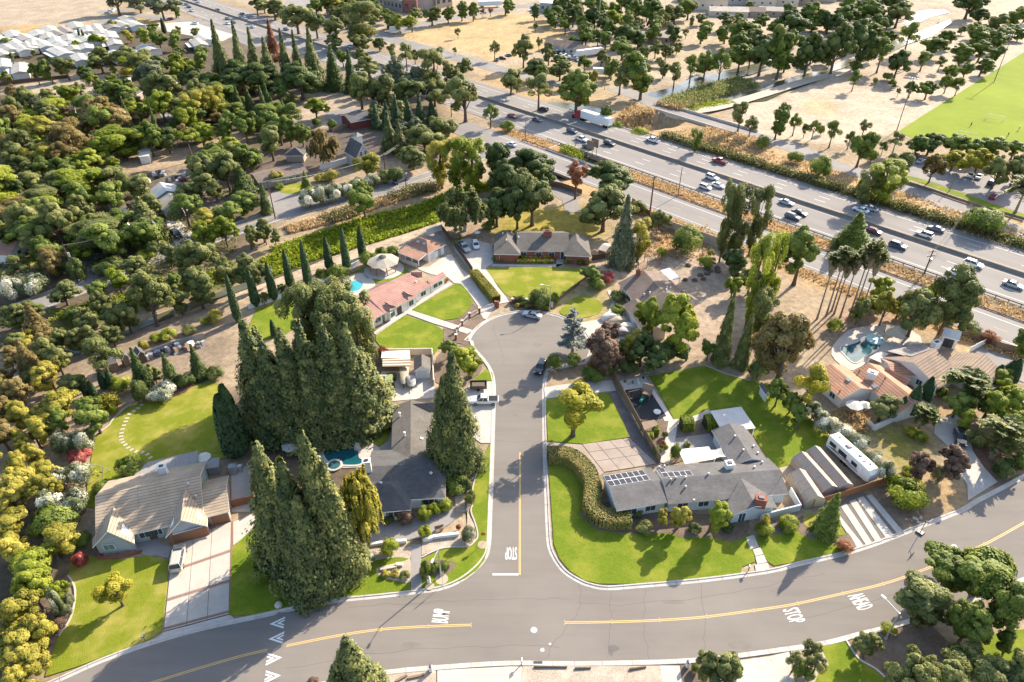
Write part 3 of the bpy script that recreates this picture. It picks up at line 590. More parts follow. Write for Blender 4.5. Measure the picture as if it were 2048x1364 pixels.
for q,a in(((554,1247),187),((552,1277),187),((549,1317),7),((546,1353),7)):chevron(G(*q),R(a))
struct(MB().ribbon(GP([(572,1225),(561,1262),(553,1300),(545,1362)]),[(-1.6,.028),(-.9,.045),(0,.05),(.9,.045),(1.6,.028)]).build('speed_hump',M['asphalt']))
def manhole(x,y,r=0.42):
    p = G(x,y); MB().lathe((p.x,p.y,0.02),[(r,0),(r,0.018),(r*0.9,0.02),(r*.85,.014),(0,0.014)],16).build('manhole_cover',M['metal'],street)
manhole(1068,1260,.5); manhole(1085,1300,.3); manhole(1100,1288,.2)
# drain grate in the south kerb
p = G(1076,1325); MB().box((p.x,p.y,0.03),(1.2,0.35,0.06)).build('drain_grate',M['darkmetal'],street)
# tar stain (its own shape on the asphalt)
st_ = [G(1217,1293),G(1228,1290),G(1239,1296),G(1233,1303),G(1226,1306),G(1224,1314),G(1219,1307)]
MB().prism(smooth(st_,3,True),0.031,0.034).build('oil_stain',M['darkcon'],street)
# tar seams and patches with their own shapes
TAR = surf('tar_seam',(0.13,0.113,0.097),(0.10,0.088,0.076),2.0)
def seam(pts,wd=.05,parent=None,z=.0335,jit=.25):
    P = smooth(GP(pts),6); P = [p+Vector((random.uniform(-jit,jit),random.uniform(-jit,jit),0))for p in P]
    MB().ribbon(P,[(-wd/2,z),(wd/2,z)]).build('tar_seam',TAR,parent or street)
for q in([(992,880),(1040,884),(1084,880)],[(1160,1165),(1158,1220),(1120,1270),(1090,1318)],[(1220,1185),(1222,1250),(1218,1316)],[(1290,1180),(1288,1240),(1296,1316)],[(1400,1170),(1412,1240),(1408,1310)],[(560,1340),(760,1305),(950,1295),(1120,1292)],[(700,1215),(850,1205),(1000,1200),(1150,1198)],[(1150,1208),(1300,1206),(1500,1180),(1650,1145)],[(1600,1240),(1750,1200),(1900,1150)],[(960,690),(1010,680),(1060,690)],[(985,650),(1000,690),(1010,730)]):seam(q)
for(x,y,a,b)in((1075,690,3.2,1.6),(1066,660,2.0,1.2),(1690,1120,3.0,1.2),(1480,1290,5,1.3),(1030,830,1.6,.6),(820,1290,3,.9),(1350,1205,4,.8)):
    p = G(x,y); n_ = 11; MB().prism([(p.x+a*.5*math.cos(6.283*k/n_)*random.uniform(.6,1.2),p.y+b*.5*math.sin(6.283*k/n_)*random.uniform(.6,1.2))for k in range(n_)],.0305,.0325).build('asphalt_patch',surf('patched_asphalt',(.195,.166,.142),(.165,.142,.122),.8)if 'patched_asphalt' not in bpy.data.materials else bpy.data.materials['patched_asphalt'],street)
jm = MB()
for path in(west+arc+east,south):
    acc = 0
    for a,b in zip(path,path[1:]):
        acc += (b-a).length
        if acc>2.6:
            acc = 0; d = (b-a).normalized(); n_ = Vector((-d.y,d.x,0)); jm.add([b+n_*o+d*e+Vector((0,0,z))for o,z,e in((.02,.046,-.02),(.02,.046,.02),(.52,.058,.02),(.52,.058,-.02),(.57,.163,-.02),(.57,.163,.02),(.8,.166,.02),(.8,.166,-.02))],[(0,1,2,3),(4,5,6,7)])
jo = jm.build('kerb_joints',TAR,street); jo['kind'] = 'stuff'
# ---------------------------------------------------------------- lawns, beds, drives
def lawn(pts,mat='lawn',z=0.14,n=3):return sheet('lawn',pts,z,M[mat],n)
def bed(pts,mat='mulch',z=0.155,n=3,name='planting_bed'):return sheet(name,pts,z,M[mat],n)
def slabs(name,quad,rows,cols,z,mat,joint=0.04,slab='slab',z0=-0.3,vary=True):
    """a drive laid as separate slabs; quad = four pixel corners, rows/cols = cut positions 0..1"""
    Q = GP(quad); base = struct(MB().prism(Q,z0,z-0.03).build(name,M['darkcon']))
    at_ = lambda u,v:Q[0].lerp(Q[1],u).lerp(Q[3].lerp(Q[2],u),v)
    du = joint/max((Q[1]-Q[0]).length,1e-3); dv = joint/max((Q[3]-Q[0]).length,1e-3)
    for a,b in zip(rows,rows[1:]):
        for c,d in zip(cols,cols[1:]):
            MB().prism([at_(c+du,a+dv),at_(d-du,a+dv),at_(d-du,b-dv),at_(c+du,b-dv)],z-0.05,z).build(slab,M[mat],base)
    return base
def edging(pts,label=None,wd=0.2,z=0.2,mat='concrete',n=3,name='edging'):
    return struct(MB().ribbon(smooth(GP(pts),n),[(-wd/2,0.0),(-wd/2,z),(wd/2,z),(wd/2,0.0)]).build(name,M[mat]))
# --- tan-roofed house, lower left
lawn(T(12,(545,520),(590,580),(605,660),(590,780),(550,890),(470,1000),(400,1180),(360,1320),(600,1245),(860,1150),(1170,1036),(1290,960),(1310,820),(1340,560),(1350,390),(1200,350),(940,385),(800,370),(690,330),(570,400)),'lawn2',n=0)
bed(T(12,(560,400),(690,320),(800,240),(820,370),(690,350)),'mulch',0.15)
edging(T(12,(545,515),(590,580),(605,660),(590,780),(550,890),(470,1000)),wd=0.25,z=0.22)
lawn([(459,1231),(462,1150),(464,1095),(505,1058),(560,1030),(640,1050),(700,1118),(735,1125),(800,1108),(821,1105),(821,1178),(760,1187),(652,1199),(560,1218),(512,1229)],'lawn',n=0)
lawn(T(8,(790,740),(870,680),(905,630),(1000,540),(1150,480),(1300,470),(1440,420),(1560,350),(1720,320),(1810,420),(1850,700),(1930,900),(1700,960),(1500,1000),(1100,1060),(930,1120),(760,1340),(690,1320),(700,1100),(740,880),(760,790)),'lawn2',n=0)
edging(T(8,(790,740),(870,680),(905,630),(1000,540),(1050,510)),wd=0.25,z=0.22)
struct(MB().ribbon(smooth(GP(T(8,(1150,472),(1300,462),(1440,412),(1550,345))),4),[(-.7,0),(-.7,.2),(.7,.2),(.7,0)]).build('garden_path',M['brickpave']))
# drive in slabs with brick bands
QD = T(12,(1385,262),(1860,80),(1842,820),(1310,960))
drv = slabs('driveway',QD,[0,.33,.36,.655,.685,.965,1.0],[0,.34,.65,.98],0.12,'warmcon')
Qw = GP(QD)
for a in(.345,.67,.98):
    l = Qw[0].lerp(Qw[3],a); r = Qw[1].lerp(Qw[2],a)
    MB().ribbon([l,r],[(-.16,.1),(-.16,.126),(.16,.126),(.16,.1)]).build('brick_band',M['brickpave'],drv)
MB().ribbon([Qw[1],Qw[2]],[(-.16,.1),(-.16,.128),(.16,.128),(.16,.1)]).build('brick_band',M['brickpave'],drv)
sheet('driveway_apron',T(12,(1310,965),(1842,825),(1880,862),(1200,1052)),0.11,M['concrete'])
sheet('side_drive',T(12,(1866,80),(1930,60),(2000,20),(2044,40),(2010,150),(1960,200),(1866,270)),0.1,M['warmcon'])
sheet('side_patio',T(8,(1850,1030),(2030,980),(2048,1364),(1850,1364)),0.1,M['warmcon'])
sheet('walkway',T(12,(1085,230),(1270,215),(1290,260),(1375,285),(1345,372),(1260,352),(1150,352),(1100,320)),0.12,M['paver'])
tst = struct(MB().box(G(*T(8,(1020,560))[0]),(.1,.1,.1)).build('stepping_stone_path',M['concrete']))
sp = smooth(GP(T(8,(1160,485),(1120,530),(1080,560),(1035,590),(1010,640),(985,700),(970,760),(975,800),(1000,830),(1035,862),(1080,885),(1170,905),(1215,950))),6)
acc = 0
for a,b in zip(sp,sp[1:]):
    acc += (b-a).length
    if acc>0.95:
        acc = 0; d = (b-a).normalized(); MB().box((b.x,b.y,0.13),(0.42,0.75,0.05),math.atan2(d.y,d.x)+random.uniform(-.15,.15)).build('stepping_stone',M['concrete'],tst)
# --- grey hip-roofed house, centre
lawn(T(13,(1325,600),(1335,500),(1325,385),(1450,315),(1560,292),(1690,290),(1755,240),(1775,190),(1755,100),(1720,0))+T(9,(1735,1300),(1735,1180),(1770,1050),(1815,940),(1870,820),(1882,820),(1880,1000),(1866,1364))+T(13,(1852,300),(1825,390),(1770,460),(1680,525),(1560,580),(1450,605),(1380,615)),'lawn',n=0)
edging(T(13,(1325,370),(1450,310),(1560,288),(1690,286),(1755,238),(1775,190),(1755,100),(1720,0))+T(9,(1735,1300),(1735,1180),(1770,1050),(1815,940)),wd=0.22)
bed(T(13,(1325,350),(1325,250),(1640,190),(1690,100),(1690,0),(1600,0))+T(9,(1590,1250),(1660,1180),(1680,1364))+T(13,(1700,20),(1745,100),(1765,190),(1745,235),(1685,280),(1560,282),(1450,304)),'gravel',0.10,0,'gravel_bed')
bed(T(13,(1325,410),(1420,385),(1560,395),(1600,430),(1560,480),(1490,510),(1380,500),(1310,500),(1300,450)),'mulch',0.16)
for q,r in(((1485,545),1.0),((1812,270),.8),((1390,600),.7)):
    p = G(*T(13,q)[0]); MB().lathe((p.x,p.y,.1),[(r,0),(r,.065),(0,.065)],14).build('mulch_ring',M['dirt'])['kind'] = 'structure'
sheet('walkway',T(13,(1240,260),(1320,260),(1328,620),(1240,630)),0.165,M['paver'])
sheet('front_courtyard',T(13,(860,190),(900,100),(1250,60),(1290,40),(1600,-40),(1600,60),(1500,130),(1410,170),(1330,210),(1230,225),(930,245)),0.12,M['paver'])
bed(T(13,(960,470),(1000,440),(1190,395),(1235,380),(1238,560),(1130,555),(1000,520)),'gravel',0.16)
bed(T(13,(800,300),(1200,285),(1236,270),(1236,370),(1120,365),(880,400),(760,400)),'gravel',0.15)
lawn(T(9,(870,790),(990,845),(1060,780),(1080,600),(1090,450),(985,470),(985,290),(930,290),(860,470),(780,620),(560,740),(640,800),(780,780)),'lawn',0.12,0)
sheet('pool_patio',T(9,(480,800),(600,790),(760,790),(880,800),(985,850),(985,960),(920,1000),(820,1010),(620,1010),(500,950)),0.12,M['warmcon'],2)
sheet('side_path',T(9,(985,850),(1060,790),(1085,700),(1090,880),(1060,980),(990,970)),0.115,M['paver'])
sheet('yard_slab',T(9,(985,280),(1010,240),(1410,240),(1430,380),(1420,450),(1100,480),(980,490)),0.10,M['concrete'])
sheet('driveway',T(9,(1720,335),(1895,320),(1912,420),(1908,560),(1880,815),(1800,815),(1640,700),(1660,420)),0.11,M['concrete'])
lawn(T(9,(1700,325),(1780,280),(1840,220),(1890,250),(1898,315)),'lawn',0.14,0)
bed(T(9,(1440,330),(1450,120),(1560,60),(1660,20),(1690,0),(1720,60),(1800,150),(1780,270),(1600,330)),'mulch',0.1)
# --- solar-roofed house, right
lawn(T(10,(292,985),(400,960),(520,1000),(640,1180),(720,1364))+T(14,(820,0),(1400,60),(1830,100),(1900,190),(1940,360),(1945,400),(1845,440),(1830,492),(1500,538),(1200,566),(900,578),(700,576),(570,545),(460,470),(380,375),(335,260),(318,0)),'lawn',n=0)
bed(T(14,(560,0),(600,80),(700,150),(860,170),(950,178),(1100,178),(1270,170),(1340,205),(1480,205),(1600,205),(1740,240),(1860,200),(1900,100),(1830,40),(1300,0),(900,-100)),'mulch',0.155)
walk = struct(MB().box(G(*T(14,(1900,215))[0]),(.1,.1,.1)).build('front_walk',M['concrete']))
for q in(((1870,212),(1935,190),(1972,285),(1905,305)),((1925,308),(1985,290),(2010,345),(1945,362)),((1945,366),(2012,350),(2040,410),(1960,425)),((1940,430),(2045,415),(2060,465),(1950,480))):
    MB().prism(GP(T(14,*q)),-.1,0.165).build('paving_slab',M['concrete'],walk)
lawn(T(14,(1945,205),(2048,190))+T(15,(120,175),(240,155),(330,200),(480,240),(560,270),(650,300),(560,325),(300,388),(50,432),(0,400),(-20,370),(-60,310)),'lawn',n=0)
bed(T(15,(0,75),(240,50),(250,150),(80,180),(-60,190),(-90,110)),'darkgravel',0.163)
bed(T(15,(240,60),(300,40),(330,160),(500,205),(600,190),(640,170),(710,290),(640,305),(560,275),(330,210),(250,160)),'mulch',0.15)
lawn(T(15,(285,50),(330,20),(480,30),(560,90),(615,170),(590,190),(500,190),(360,150),(290,100)),'lawn2',0.17)
lawn(T(10,(270,462),(560,428),(770,412),(870,600),(938,768),(570,822),(288,800)),'lawn',n=0)
QH = T(10,(560,828),(938,778),(1160,985),(735,1052))
slabs('driveway',QH,[0,.30,.62,1.0],[0,.29,.58,.86,1.0],0.12,'browncon',0.05)
sheet('driveway_apron',T(10,(270,808),(560,829),(735,1052),(690,1085),(600,985),(480,935),(290,935)),0.11,M['browncon'])
sheet('side_drive',T(10,(775,412),(835,395),(960,620),(1080,820),(1190,985),(1150,985),(1060,895),(938,772),(865,600)),0.115,M['darkcon'])
sheet('side_drive',T(10,(252,372),(420,345),(800,312),(830,395),(560,425),(266,460)),0.118,M['concrete'])
sheet('play_patio',T(10,(830,325),(1060,280),(1110,350),(1300,640),(1220,640),(1090,370),(870,400)),0.118,M['concrete'])
sheet('play_surface',T(10,(885,395),(1085,365),(1235,600),(1130,640),(1010,610)),0.125,M['rubber'])
bed(T(10,(1040,630),(1170,620),(1260,650),(1200,930),(1180,975),(1080,820)),'mulch',0.12,0)
struct(MB().ribbon(smooth(GP(T(10,(1290,640),(1270,760),(1240,880),(1215,980))),4),[(-.9,0),(-.9,.14),(.9,.14),(.9,0)]).build('garden_path',M['concrete']))
struct(MB().ribbon(smooth(GP(T(10,(1300,650),(1400,640),(1500,610),(1590,565))),4),[(-.7,0),(-.7,.143),(.7,.143),(.7,0)]).build('garden_path',M['concrete']))
sheet('rear_courtyard',T(10,(1265,660),(1600,590),(1660,860),(1300,980),(1240,980)),0.11,M['mulch'])
sheet('rear_patio',T(10,(1290,780),(1580,740),(1660,860),(1320,920)),0.13,M['paver'])
lawn([(1300,752),(1350,742),(1409,731),(1450,748),(1500,760),(1545,770),(1600,820),(1660,872),(1640,900),(1600,925),(1557,935),(1535,915),(1500,860),(1470,825),(1420,822),(1385,838),(1350,841)],'lawn',n=0)
edging([(1409,731),(1450,748),(1500,762)],wd=.2,n=1)
qs = struct(MB().prism(GP(T(15,(545,30),(740,288),(1085,170),(760,-150),(660,-130),(560,-60))),-.2,.08).build('driveway',M['darkgravel']))
for tp,bt in((((540,42),(566,28)),((712,292),(768,282))),(((578,-40),(625,-60)),((786,276),(838,262))),(((650,-78),(700,-92)),((862,252),(912,240))),(((712,-100),(762,-118)),((948,222),(1012,203))),(((785,-122),(826,-136)),((1040,190),(1088,173)))):
    MB().prism(GP(T(15,tp[0],tp[1],bt[1],bt[0])),0,.13).build('concrete_strip',M['concrete'],qs)
sheet('side_yard',T(11,(80,1000),(200,960),(440,1000),(640,1170),(800,1180),(560,1250),(360,1330),(200,1200)),0.1,M['dirt'])
# --- red-roofed house, upper left
lawn(T(5,(1245,1112),(1590,908),(1640,912),(1690,960),(1735,1050),(1700,1110),(1620,1180),(1500,1198)),'lawn',n=0)
lawn(T(5,(955,1300),(1190,1155),(1420,1230),(1480,1262),(1508,1320))+T(9,(1490,0),(1430,100),(1040,92),(960,0)),'lawn',n=0)
lawn(T(5,(0,1110),(150,1050),(300,1005),(480,950),(640,880),(650,905),(540,950),(440,1010),(330,1100),(320,1250),(200,1330),(0,1364))+T(9,(0,60),(-100,0)),'lawn',n=0)
lawn(T(5,(720,830),(940,752),(1090,735),(1222,800),(1212,845),(1100,885),(960,900),(930,870),(850,800)),'lawn',n=0)
sheet('pool_patio',T(5,(530,960),(640,900),(760,840),(870,820),(940,870),(950,920),(900,950),(820,990),(700,1060),(560,1020)),0.13,M['warmcon'],2)
p = G(*T(5,(1025,795))[0]); struct(MB().lathe((p.x,p.y,0),[(5.2,0),(5.2,.16),(0,.16)],28).build('gazebo_pad',M['concrete']))
sheet('garden_path',T(5,(860,830),(950,800),(985,830),(890,865)),0.15,M['paver'])
sheet('rear_patio',T(5,(800,1050),(980,900),(1200,850),(1240,840),(1180,900),(900,1050)),0.13,M['patiored'])
drive = sheet('driveway',T(5,(1290,775),(1380,770),(1500,690),(1560,665),(1640,780),(1720,850),(1790,960),(1870,1060),(1790,1105),(1690,960),(1640,905),(1585,900),(1530,850),(1400,830),(1300,790)),0.12,M['concrete'])
sheet('driveway_apron',T(5,(1500,690),(1560,650),(1480,480),(1380,500),(1380,560),(1510,600)),0.11,M['browncon'])
sheet('driveway_apron',T(5,(1790,1110),(1880,1065),(1945,1075),(1890,1120),(1840,1190),(1800,1175)),0.12,M['concrete'])
sheet('walkway',T(5,(1180,1135),(1232,1112),(1500,1200),(1740,1278),(1690,1305),(1420,1222)),0.15,M['concrete'])
bed(T(5,(1735,1060),(1790,1110),(1640,1210),(1600,1260),(1505,1205),(1620,1185),(1700,1115)),'mulch',.13,0)
bed(T(5,(1800,1150),(1830,1200),(1745,1275),(1650,1250),(1660,1220)),'mulch',.14,0)
bed(T(5,(1500,1260),(1700,1310),(1700,1364))+T(9,(1700,0),(1720,60),(1640,20),(1500,0)),'mulch',.13,0)
struct(MB().ribbon(smooth(GP(T(5,(950,1310),(1080,1220),(1190,1145),(1240,1105),(1400,1000),(1560,905))),3),[(-.6,0),(-.6,.14),(.6,.14),(.6,0)]).build('walkway',M['concrete']))
# --- brick house, top of the close
lz = Zp(960,430,6.82)
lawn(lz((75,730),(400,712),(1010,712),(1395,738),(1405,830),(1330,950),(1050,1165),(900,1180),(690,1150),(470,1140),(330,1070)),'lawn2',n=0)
sheet('driveway',T(5,(1560,560),(1700,540),(1890,590),(1900,740),(1840,775),(1935,930),(2035,1050),(1940,1066),(1870,980),(1740,830),(1640,700),(1590,640)),0.12,M['concrete'])
sheet('walkway',lz((160,668),(1140,668),(1140,600),(1040,600),(1040,705),(160,695)),0.15,M['concrete'])
bed(lz((180,600),(560,600),(1030,600),(1030,680),(180,680)),'mulch',.13,0)
bed(lz((330,1075),(470,1145),(690,1155),(1000,1180),(960,1320),(700,1330),(440,1250)),'mulch',.13,0)
# --- brown-roofed house
lawn(T(6,(385,1120),(480,1030),(600,1000),(700,1040),(720,1110),(650,1160),(520,1180),(420,1160)),'lawn2',0.1)
sheet('driveway',T(6,(575,1212),(760,1180),(900,1150),(1060,1300),(1030,1364),(700,1364),(560,1290),(470,1250)),0.1,M['warmcon'])
sheet('walkway',T(6,(770,1130),(800,1050),(760,960),(785,955),(830,1050),(800,1150)),0.11,M['concrete'])
# --- terracotta house, right
sheet('driveway',T(11,(1340,625),(1500,592),(1560,600),(1590,690),(1640,880),(1720,1000),(1835,1125),(1600,1275),(1595,1150),(1500,1000),(1440,840),(1330,740)),0.1,M['concrete'])
h7 = Zp(1580,640,2.876)
sheet('pool_patio',h7((240,160),(330,60),(420,40),(560,20),(700,60),(760,130),(560,180),(460,230),(360,290),(260,230)),0.11,M['warmcon'],2)
sheet('side_yard',h7((1100,150),(1250,210),(1346,260),(1346,360),(1220,300),(1060,180)),0.1,M['lot'])
# --- south side of the street
sheet('driveway',T(14,(1180,1232),(1340,1232),(1365,1364),(1420,1500),(1220,1500)),0.11,M['concrete'])
bed(T(14,(85,1236),(1185,1232),(1220,1480),(60,1480)),'gravel',0.13,0,'gravel_bed')
sheet('driveway',T(13,(1450,1268),(2048,1238),(2130,1240),(2110,1480),(1450,1480)),0.11,M['warmcon'])
bed(T(13,(600,1330),(1030,1285),(1440,1262),(1440,1480),(600,1480)),'gravel',.12,0,'gravel_bed')
bed(T(14,(1345,1232),(1570,1215),(1780,1190),(1790,1480),(1370,1480)),'mulch',.12,0)
sheet('driveway',T(14,(1790,1195),(2048,1160))+T(15,(170,1120),(190,1290),(260,1480))+T(14,(1800,1480)),0.11,M['concrete'])
lawn(T(15,(400,1075),(620,1040),(680,1130),(740,1200),(860,1270),(1000,1400),(1000,1500),(330,1500),(420,1240),(490,1230),(440,1120)),'lawn',0.14,0)
bed(T(15,(180,1110),(400,1075),(440,1120),(490,1230),(420,1240),(330,1500),(260,1480)),'gravel',.13,0,'gravel_bed')
bed(T(15,(625,1038),(1040,930),(1300,900),(1500,1100),(1100,1480),(1010,1400),(860,1260),(740,1190),(680,1120)),'mulch',.13,0)
edging(T(15,(625,1038),(680,1125),(740,1195),(860,1265),(990,1385)),wd=.25,z=.24)
lawn(T(15,(1700,1000),(2100,930),(2200,1200),(1900,1300),(1700,1150)),'lawn',.14,0)
# --- along the left road
sheet('driveway',T(5,(60,240),(170,140),(350,170),(400,320),(330,370),(200,400),(160,330)),.06,M['lot'])
lawn(T(5,(180,150),(320,95),(460,130),(340,180),(230,180)),'lawn2',.1)
sheet('driveway',T(4,(1330,400),(1440,405),(1560,520),(1420,620),(1350,500)),.06,M['warmcon'])
sheet('driveway',T(4,(620,730),(760,660),(900,650),(760,720),(810,820),(660,870)),.06,M['lot'])
lawn(T(4,(160,760),(250,700),(350,670),(300,720),(200,790)),'lawn2',.08)
lawn(T(0,(360,920),(470,910),(520,980),(400,1010)),'lawn',.06)
lawn(T(0,(1250,870),(1400,820),(1460,850),(1330,890)),'lawn2',.06)
sheet('yard_slab',T(0,(1270,900),(1460,860),(1470,930),(1300,950)),.06,M['lot'])
sheet('yard_slab',T(1,(560,900),(760,860),(880,880),(700,990),(560,960)),.06,M['lot'])
sheet('park_street',T(0,(60,500),(200,490),(250,540),(80,620)),.05,M['oldroad'])
# furrows of the ploughed plot
fa,fb,fc,fd_ = GP([(530,330),(640,268),(772,266),(775,318)])
mbf = MB()
for i in range(22):
    u = i/21; a = fa.lerp(fb,u); b = fd_.lerp(fc,u)
    mbf.ribbon([a,a.lerp(b,.5),b],[(-.45,0.0),(0,.16),(.45,0.0)])
struct(mbf.build('ploughed_plot',M['soil']))
# ================================================================ BUILDINGS
CAMP = Vector((0,0,CAM_H))
class House:
    def __init__(s,name,label,cat,at,group=None):
        s.c = Vector((at.x,at.y,0)); s.o = thing(name,label,cat,s.c,0,group); s.tri = []; s.rects = []
    def roof(s,faces,mat,name='roof',th_=0.2,trim='trim'):
        """faces: lists of world points; a fascia runs round the free edges"""
        mb = MB(); key = {}; V = []
        def vi(p):
            k = (round(p[0],2),round(p[1],2),round(p[2],2))
            if k not in key:key[k] = len(V); V.append(Vector(p))
            return key[k]
        F = []
        for f in faces:
            n = Vector((0,0,0)); c = f[0]
            for a,b in zip(f[1:],f[2:]):n += (Vector(a)-Vector(c)).cross(Vector(b)-Vector(c))
            F.append([vi(p)for p in(f if n.z>=0 else f[::-1])])
            for a,b in zip(f[1:],f[2:]):s.tri.append((Vector(f[0]),Vector(a),Vector(b)))
        ed = {}
        for f in F:
            for a,b in zip(f,f[1:]+f[:1]):ed[(a,b)] = 1
        n = len(V); mb.v = [tuple(p)for p in V]+[(p.x,p.y,p.z-th_)for p in V]; mb.f = [list(f)for f in F]; mb.m = [0]*len(F)
        for a,b in ed:
            if(b,a)not in ed:mb.f.append([a,n+a,n+b,b]); mb.m.append(1)
        for f in F:mb.f.append([n+i for i in f[::-1]]); mb.m.append(1)
        return mb.build(name,[mat,M[trim]],s.o,uv=True)
    def gable(s,r0,r1,f0,f1,zr,ze=2.8,mat='grey',wall='stucco',ov=0.5,gov=0.35,hip=(0,0),trim='trim',walls=True,back=None):
        """ridge pixels r0 r1, near eave pixels f0 f1 (same ends); far eave mirrors the near one. hip = ridge set back at each end (m)"""
        F0 = G(*f0,ze); F1 = G(*f1,ze); R0_ = G(*r0,zr); R1_ = G(*r1,zr)
        d = Vector((F1 .x-F0 .x,F1 .y-F0 .y,0)).normalized(); n = Vector((-d.y,d.x,0))
        if(R0_-F0).dot(n)<0:n = -n
        half = ((R0_-F0).dot(n)+(R1_-F1).dot(n))/2; bk = half*2 if back is None else half+back
        ta = 0.0 if hip[0]else((R0_-F0).dot(d))/2; tb = (F1-F0).dot(d)if hip[1]else((F1-F0).dot(d)+(R1_-F0).dot(d))/2
        O = Vector((F0 .x,F0 .y,0)); at = lambda t,o,z:O+d*t+n*o+Vector((0,0,z))
        za = ze; zb = ze if back is None else zr-(zr-ze)*back/half
        a0,a1 = at(ta,0,za),at(tb,0,za); b0,b1 = at(ta,bk,zb),at(tb,bk,zb); p0,p1 = at(ta+hip[0],half,zr),at(tb-hip[1],half,zr)
        fs = [[a0,a1,p1,p0],[p0,p1,b1,b0]]
        if hip[0]:fs.append([a0,p0,b0])
        if hip[1]:fs.append([a1,b1,p1])
        s.roof(fs,RF[mat],'roof',trim=trim)
        if walls:
            mb = MB(); L0 = ta+gov; L1 = tb-gov; zt = ze-.12+ov*(zr-ze)/half
            if hip[0]or hip[1]:
                mb.prism([at(L0,ov,0),at(L1,ov,0),at(L1,bk-ov,0),at(L0,bk-ov,0)],0,ze-.06)
            else:
                pr = [(ov,0),(ov,zt-.1),(half,zr-.28),(bk-ov,zt-.1),(bk-ov,0)]
                A = [at(L0,o,z)for o,z in pr]; B = [at(L1,o,z)for o,z in pr]; k = len(pr)
                mb.add(A+B,[tuple(range(k-1,-1,-1)),tuple(range(k,2*k))]+[(i,i+k,(i+1)%k+k,(i+1)%k)for i in range(k)][::1])
            mb.build('wall',M[wall],s.o)
        s.rects.append(dict(at=at,d=d,n=n,L0=ta+gov,L1=tb-gov,o0=ov,o1=bk-ov,half=half,zr=zr,k=(zr-ze)/half)); return s.rects[-1]
    def win(s,r,side,u,w_=1.5,h=1.1,z=1.0,frame='trim',glass='glass',name='window'):
        """u 0..1 along the wall of block r; side F near, B far, L start, E end"""
        at = r['at']
        if side in 'FB':
            t = r['L0']+(r['L1']-r['L0'])*u; o = r['o0']if side =='F' else r['o1']; sg = -1 if side =='F' else 1
            f = lambda a,e,zz:at(t+a,o+sg*e,zz)
        else:
            o = r['o0']+(r['o1']-r['o0'])*u; t = r['L0']if side =='L' else r['L1']; sg = -1 if side =='L' else 1
            f = lambda a,e,zz:at(t+sg*e,o+a,zz)
        def slab(x,z0,z1,e0,e1,mb):
            mb.add([f(-x,e0,z0),f(x,e0,z0),f(x,e0,z1),f(-x,e0,z1),f(-x,e1,z0),f(x,e1,z0),f(x,e1,z1),f(-x,e1,z1)],[(0,1,2,3),(4,7,6,5),(0,4,5,1),(1,5,6,2),(2,6,7,3),(3,7,4,0)]); return mb
        fr = slab(w_/2+.08,z-.08,z+h+.08,-.02,.06,MB()).build(name,M[frame],s.o)
        if glass:
            for k in(-1,1):
                mb = MB(); q = w_/4-.03
                mb.add([f(k*w_/4-q,.075,z),f(k*w_/4+q,.075,z),f(k*w_/4+q,.075,z+h),f(k*w_/4-q,.075,z+h)],[(0,1,2,3)]); mb.build('pane',M[glass],fr)
        return fr
    def hit(s,x,y):
        d = (G(x,y,0)-CAMP).normalized(); best = None
        for a,b,c in s.tri:
            n = (b-a).cross(c-a); k = n.dot(d)
            if abs(k)<1e-9:continue
            t = n.dot(a-CAMP)/k; p = CAMP+d*t
            ok = n.dot((b-a).cross(p-a))>=-1e-3 and n.dot((c-b).cross(p-b))>=-1e-3 and n.dot((a-c).cross(p-c))>=-1e-3
            if ok and(best is None or t<best[0]):nn = n.normalized(); best = (t,p,nn if nn.z>0 else-nn)
        return(best[1],best[2])if best else(G(x,y,3.5),Vector((0,0,1)))
    def vent(s,x,y,h=.5,r=.14,mat='metal'):
        p,n = s.hit(x,y); MB().tube((p.x,p.y,p.z-.15),(p.x,p.y,p.z+h),r,r,8).tube((p.x,p.y,p.z+h),(p.x,p.y,p.z+h+.12),r*1.6,r*1.1,8).build('roof_vent',M[mat],s.o)
    def skylight(s,x,y,a=1.0,b=1.4):
        p,n = s.hit(x,y); e = Vector((-n.y,n.x,0)).normalized(); t = n.cross(e); q = [p+e*i*a/2+t*j*b/2 for i,j in((-1,-1),(1,-1),(1,1),(-1,1))]
        mb = MB(); mb.add([v+n*.02 for v in q]+[v+n*.16 for v in q],[(0,1,5,4),(1,2,6,5),(2,3,7,6),(3,0,4,7),(4,5,6,7)]); mb.build('skylight',M['metal'],s.o)
    def chimney(s,x,y,sz=(1.2,.9),h=1.5,mat='stucco',rz=0.0,cap='darkmetal'):
        p,n = s.hit(x,y); c = MB().box((p.x,p.y,p.z-.6),(sz[0],sz[1],h+.6),rz).box((p.x,p.y,p.z+h),(sz[0]+.16,sz[1]+.16,.14),rz).build('chimney',M[mat],s.o,uv=True)
        MB().box((p.x,p.y,p.z+h+.14),(sz[0]*.5,sz[1]*.5,.16),rz).build('flue',M[cap],c)
    def panels(s,quad,nu,nv,mat,gap=.03,lift=.12,name='solar_panel'):
        H = [s.hit(*q)for q in quad]; n = H[0][1]; P = [h[0]for h in H]
        for i in range(nu):
            for j in range(nv):
                g = lambda u,v:P[0].lerp(P[1],u).lerp(P[3].lerp(P[2],u),v)
                u0,u1,v0,v1 = (i+gap)/nu,(i+1-gap)/nu,(j+gap)/nv,(j+1-gap)/nv
                q = [g(u0,v0),g(u1,v0),g(u1,v1),g(u0,v1)]; mb = MB()
                mb.add([v+n*lift for v in q]+[v+n*(lift-.05)for v in q],[(0,1,2,3),(0,4,5,1),(1,5,6,2),(2,6,7,3),(3,7,4,0)]); mb.build(name,mat,s.o)
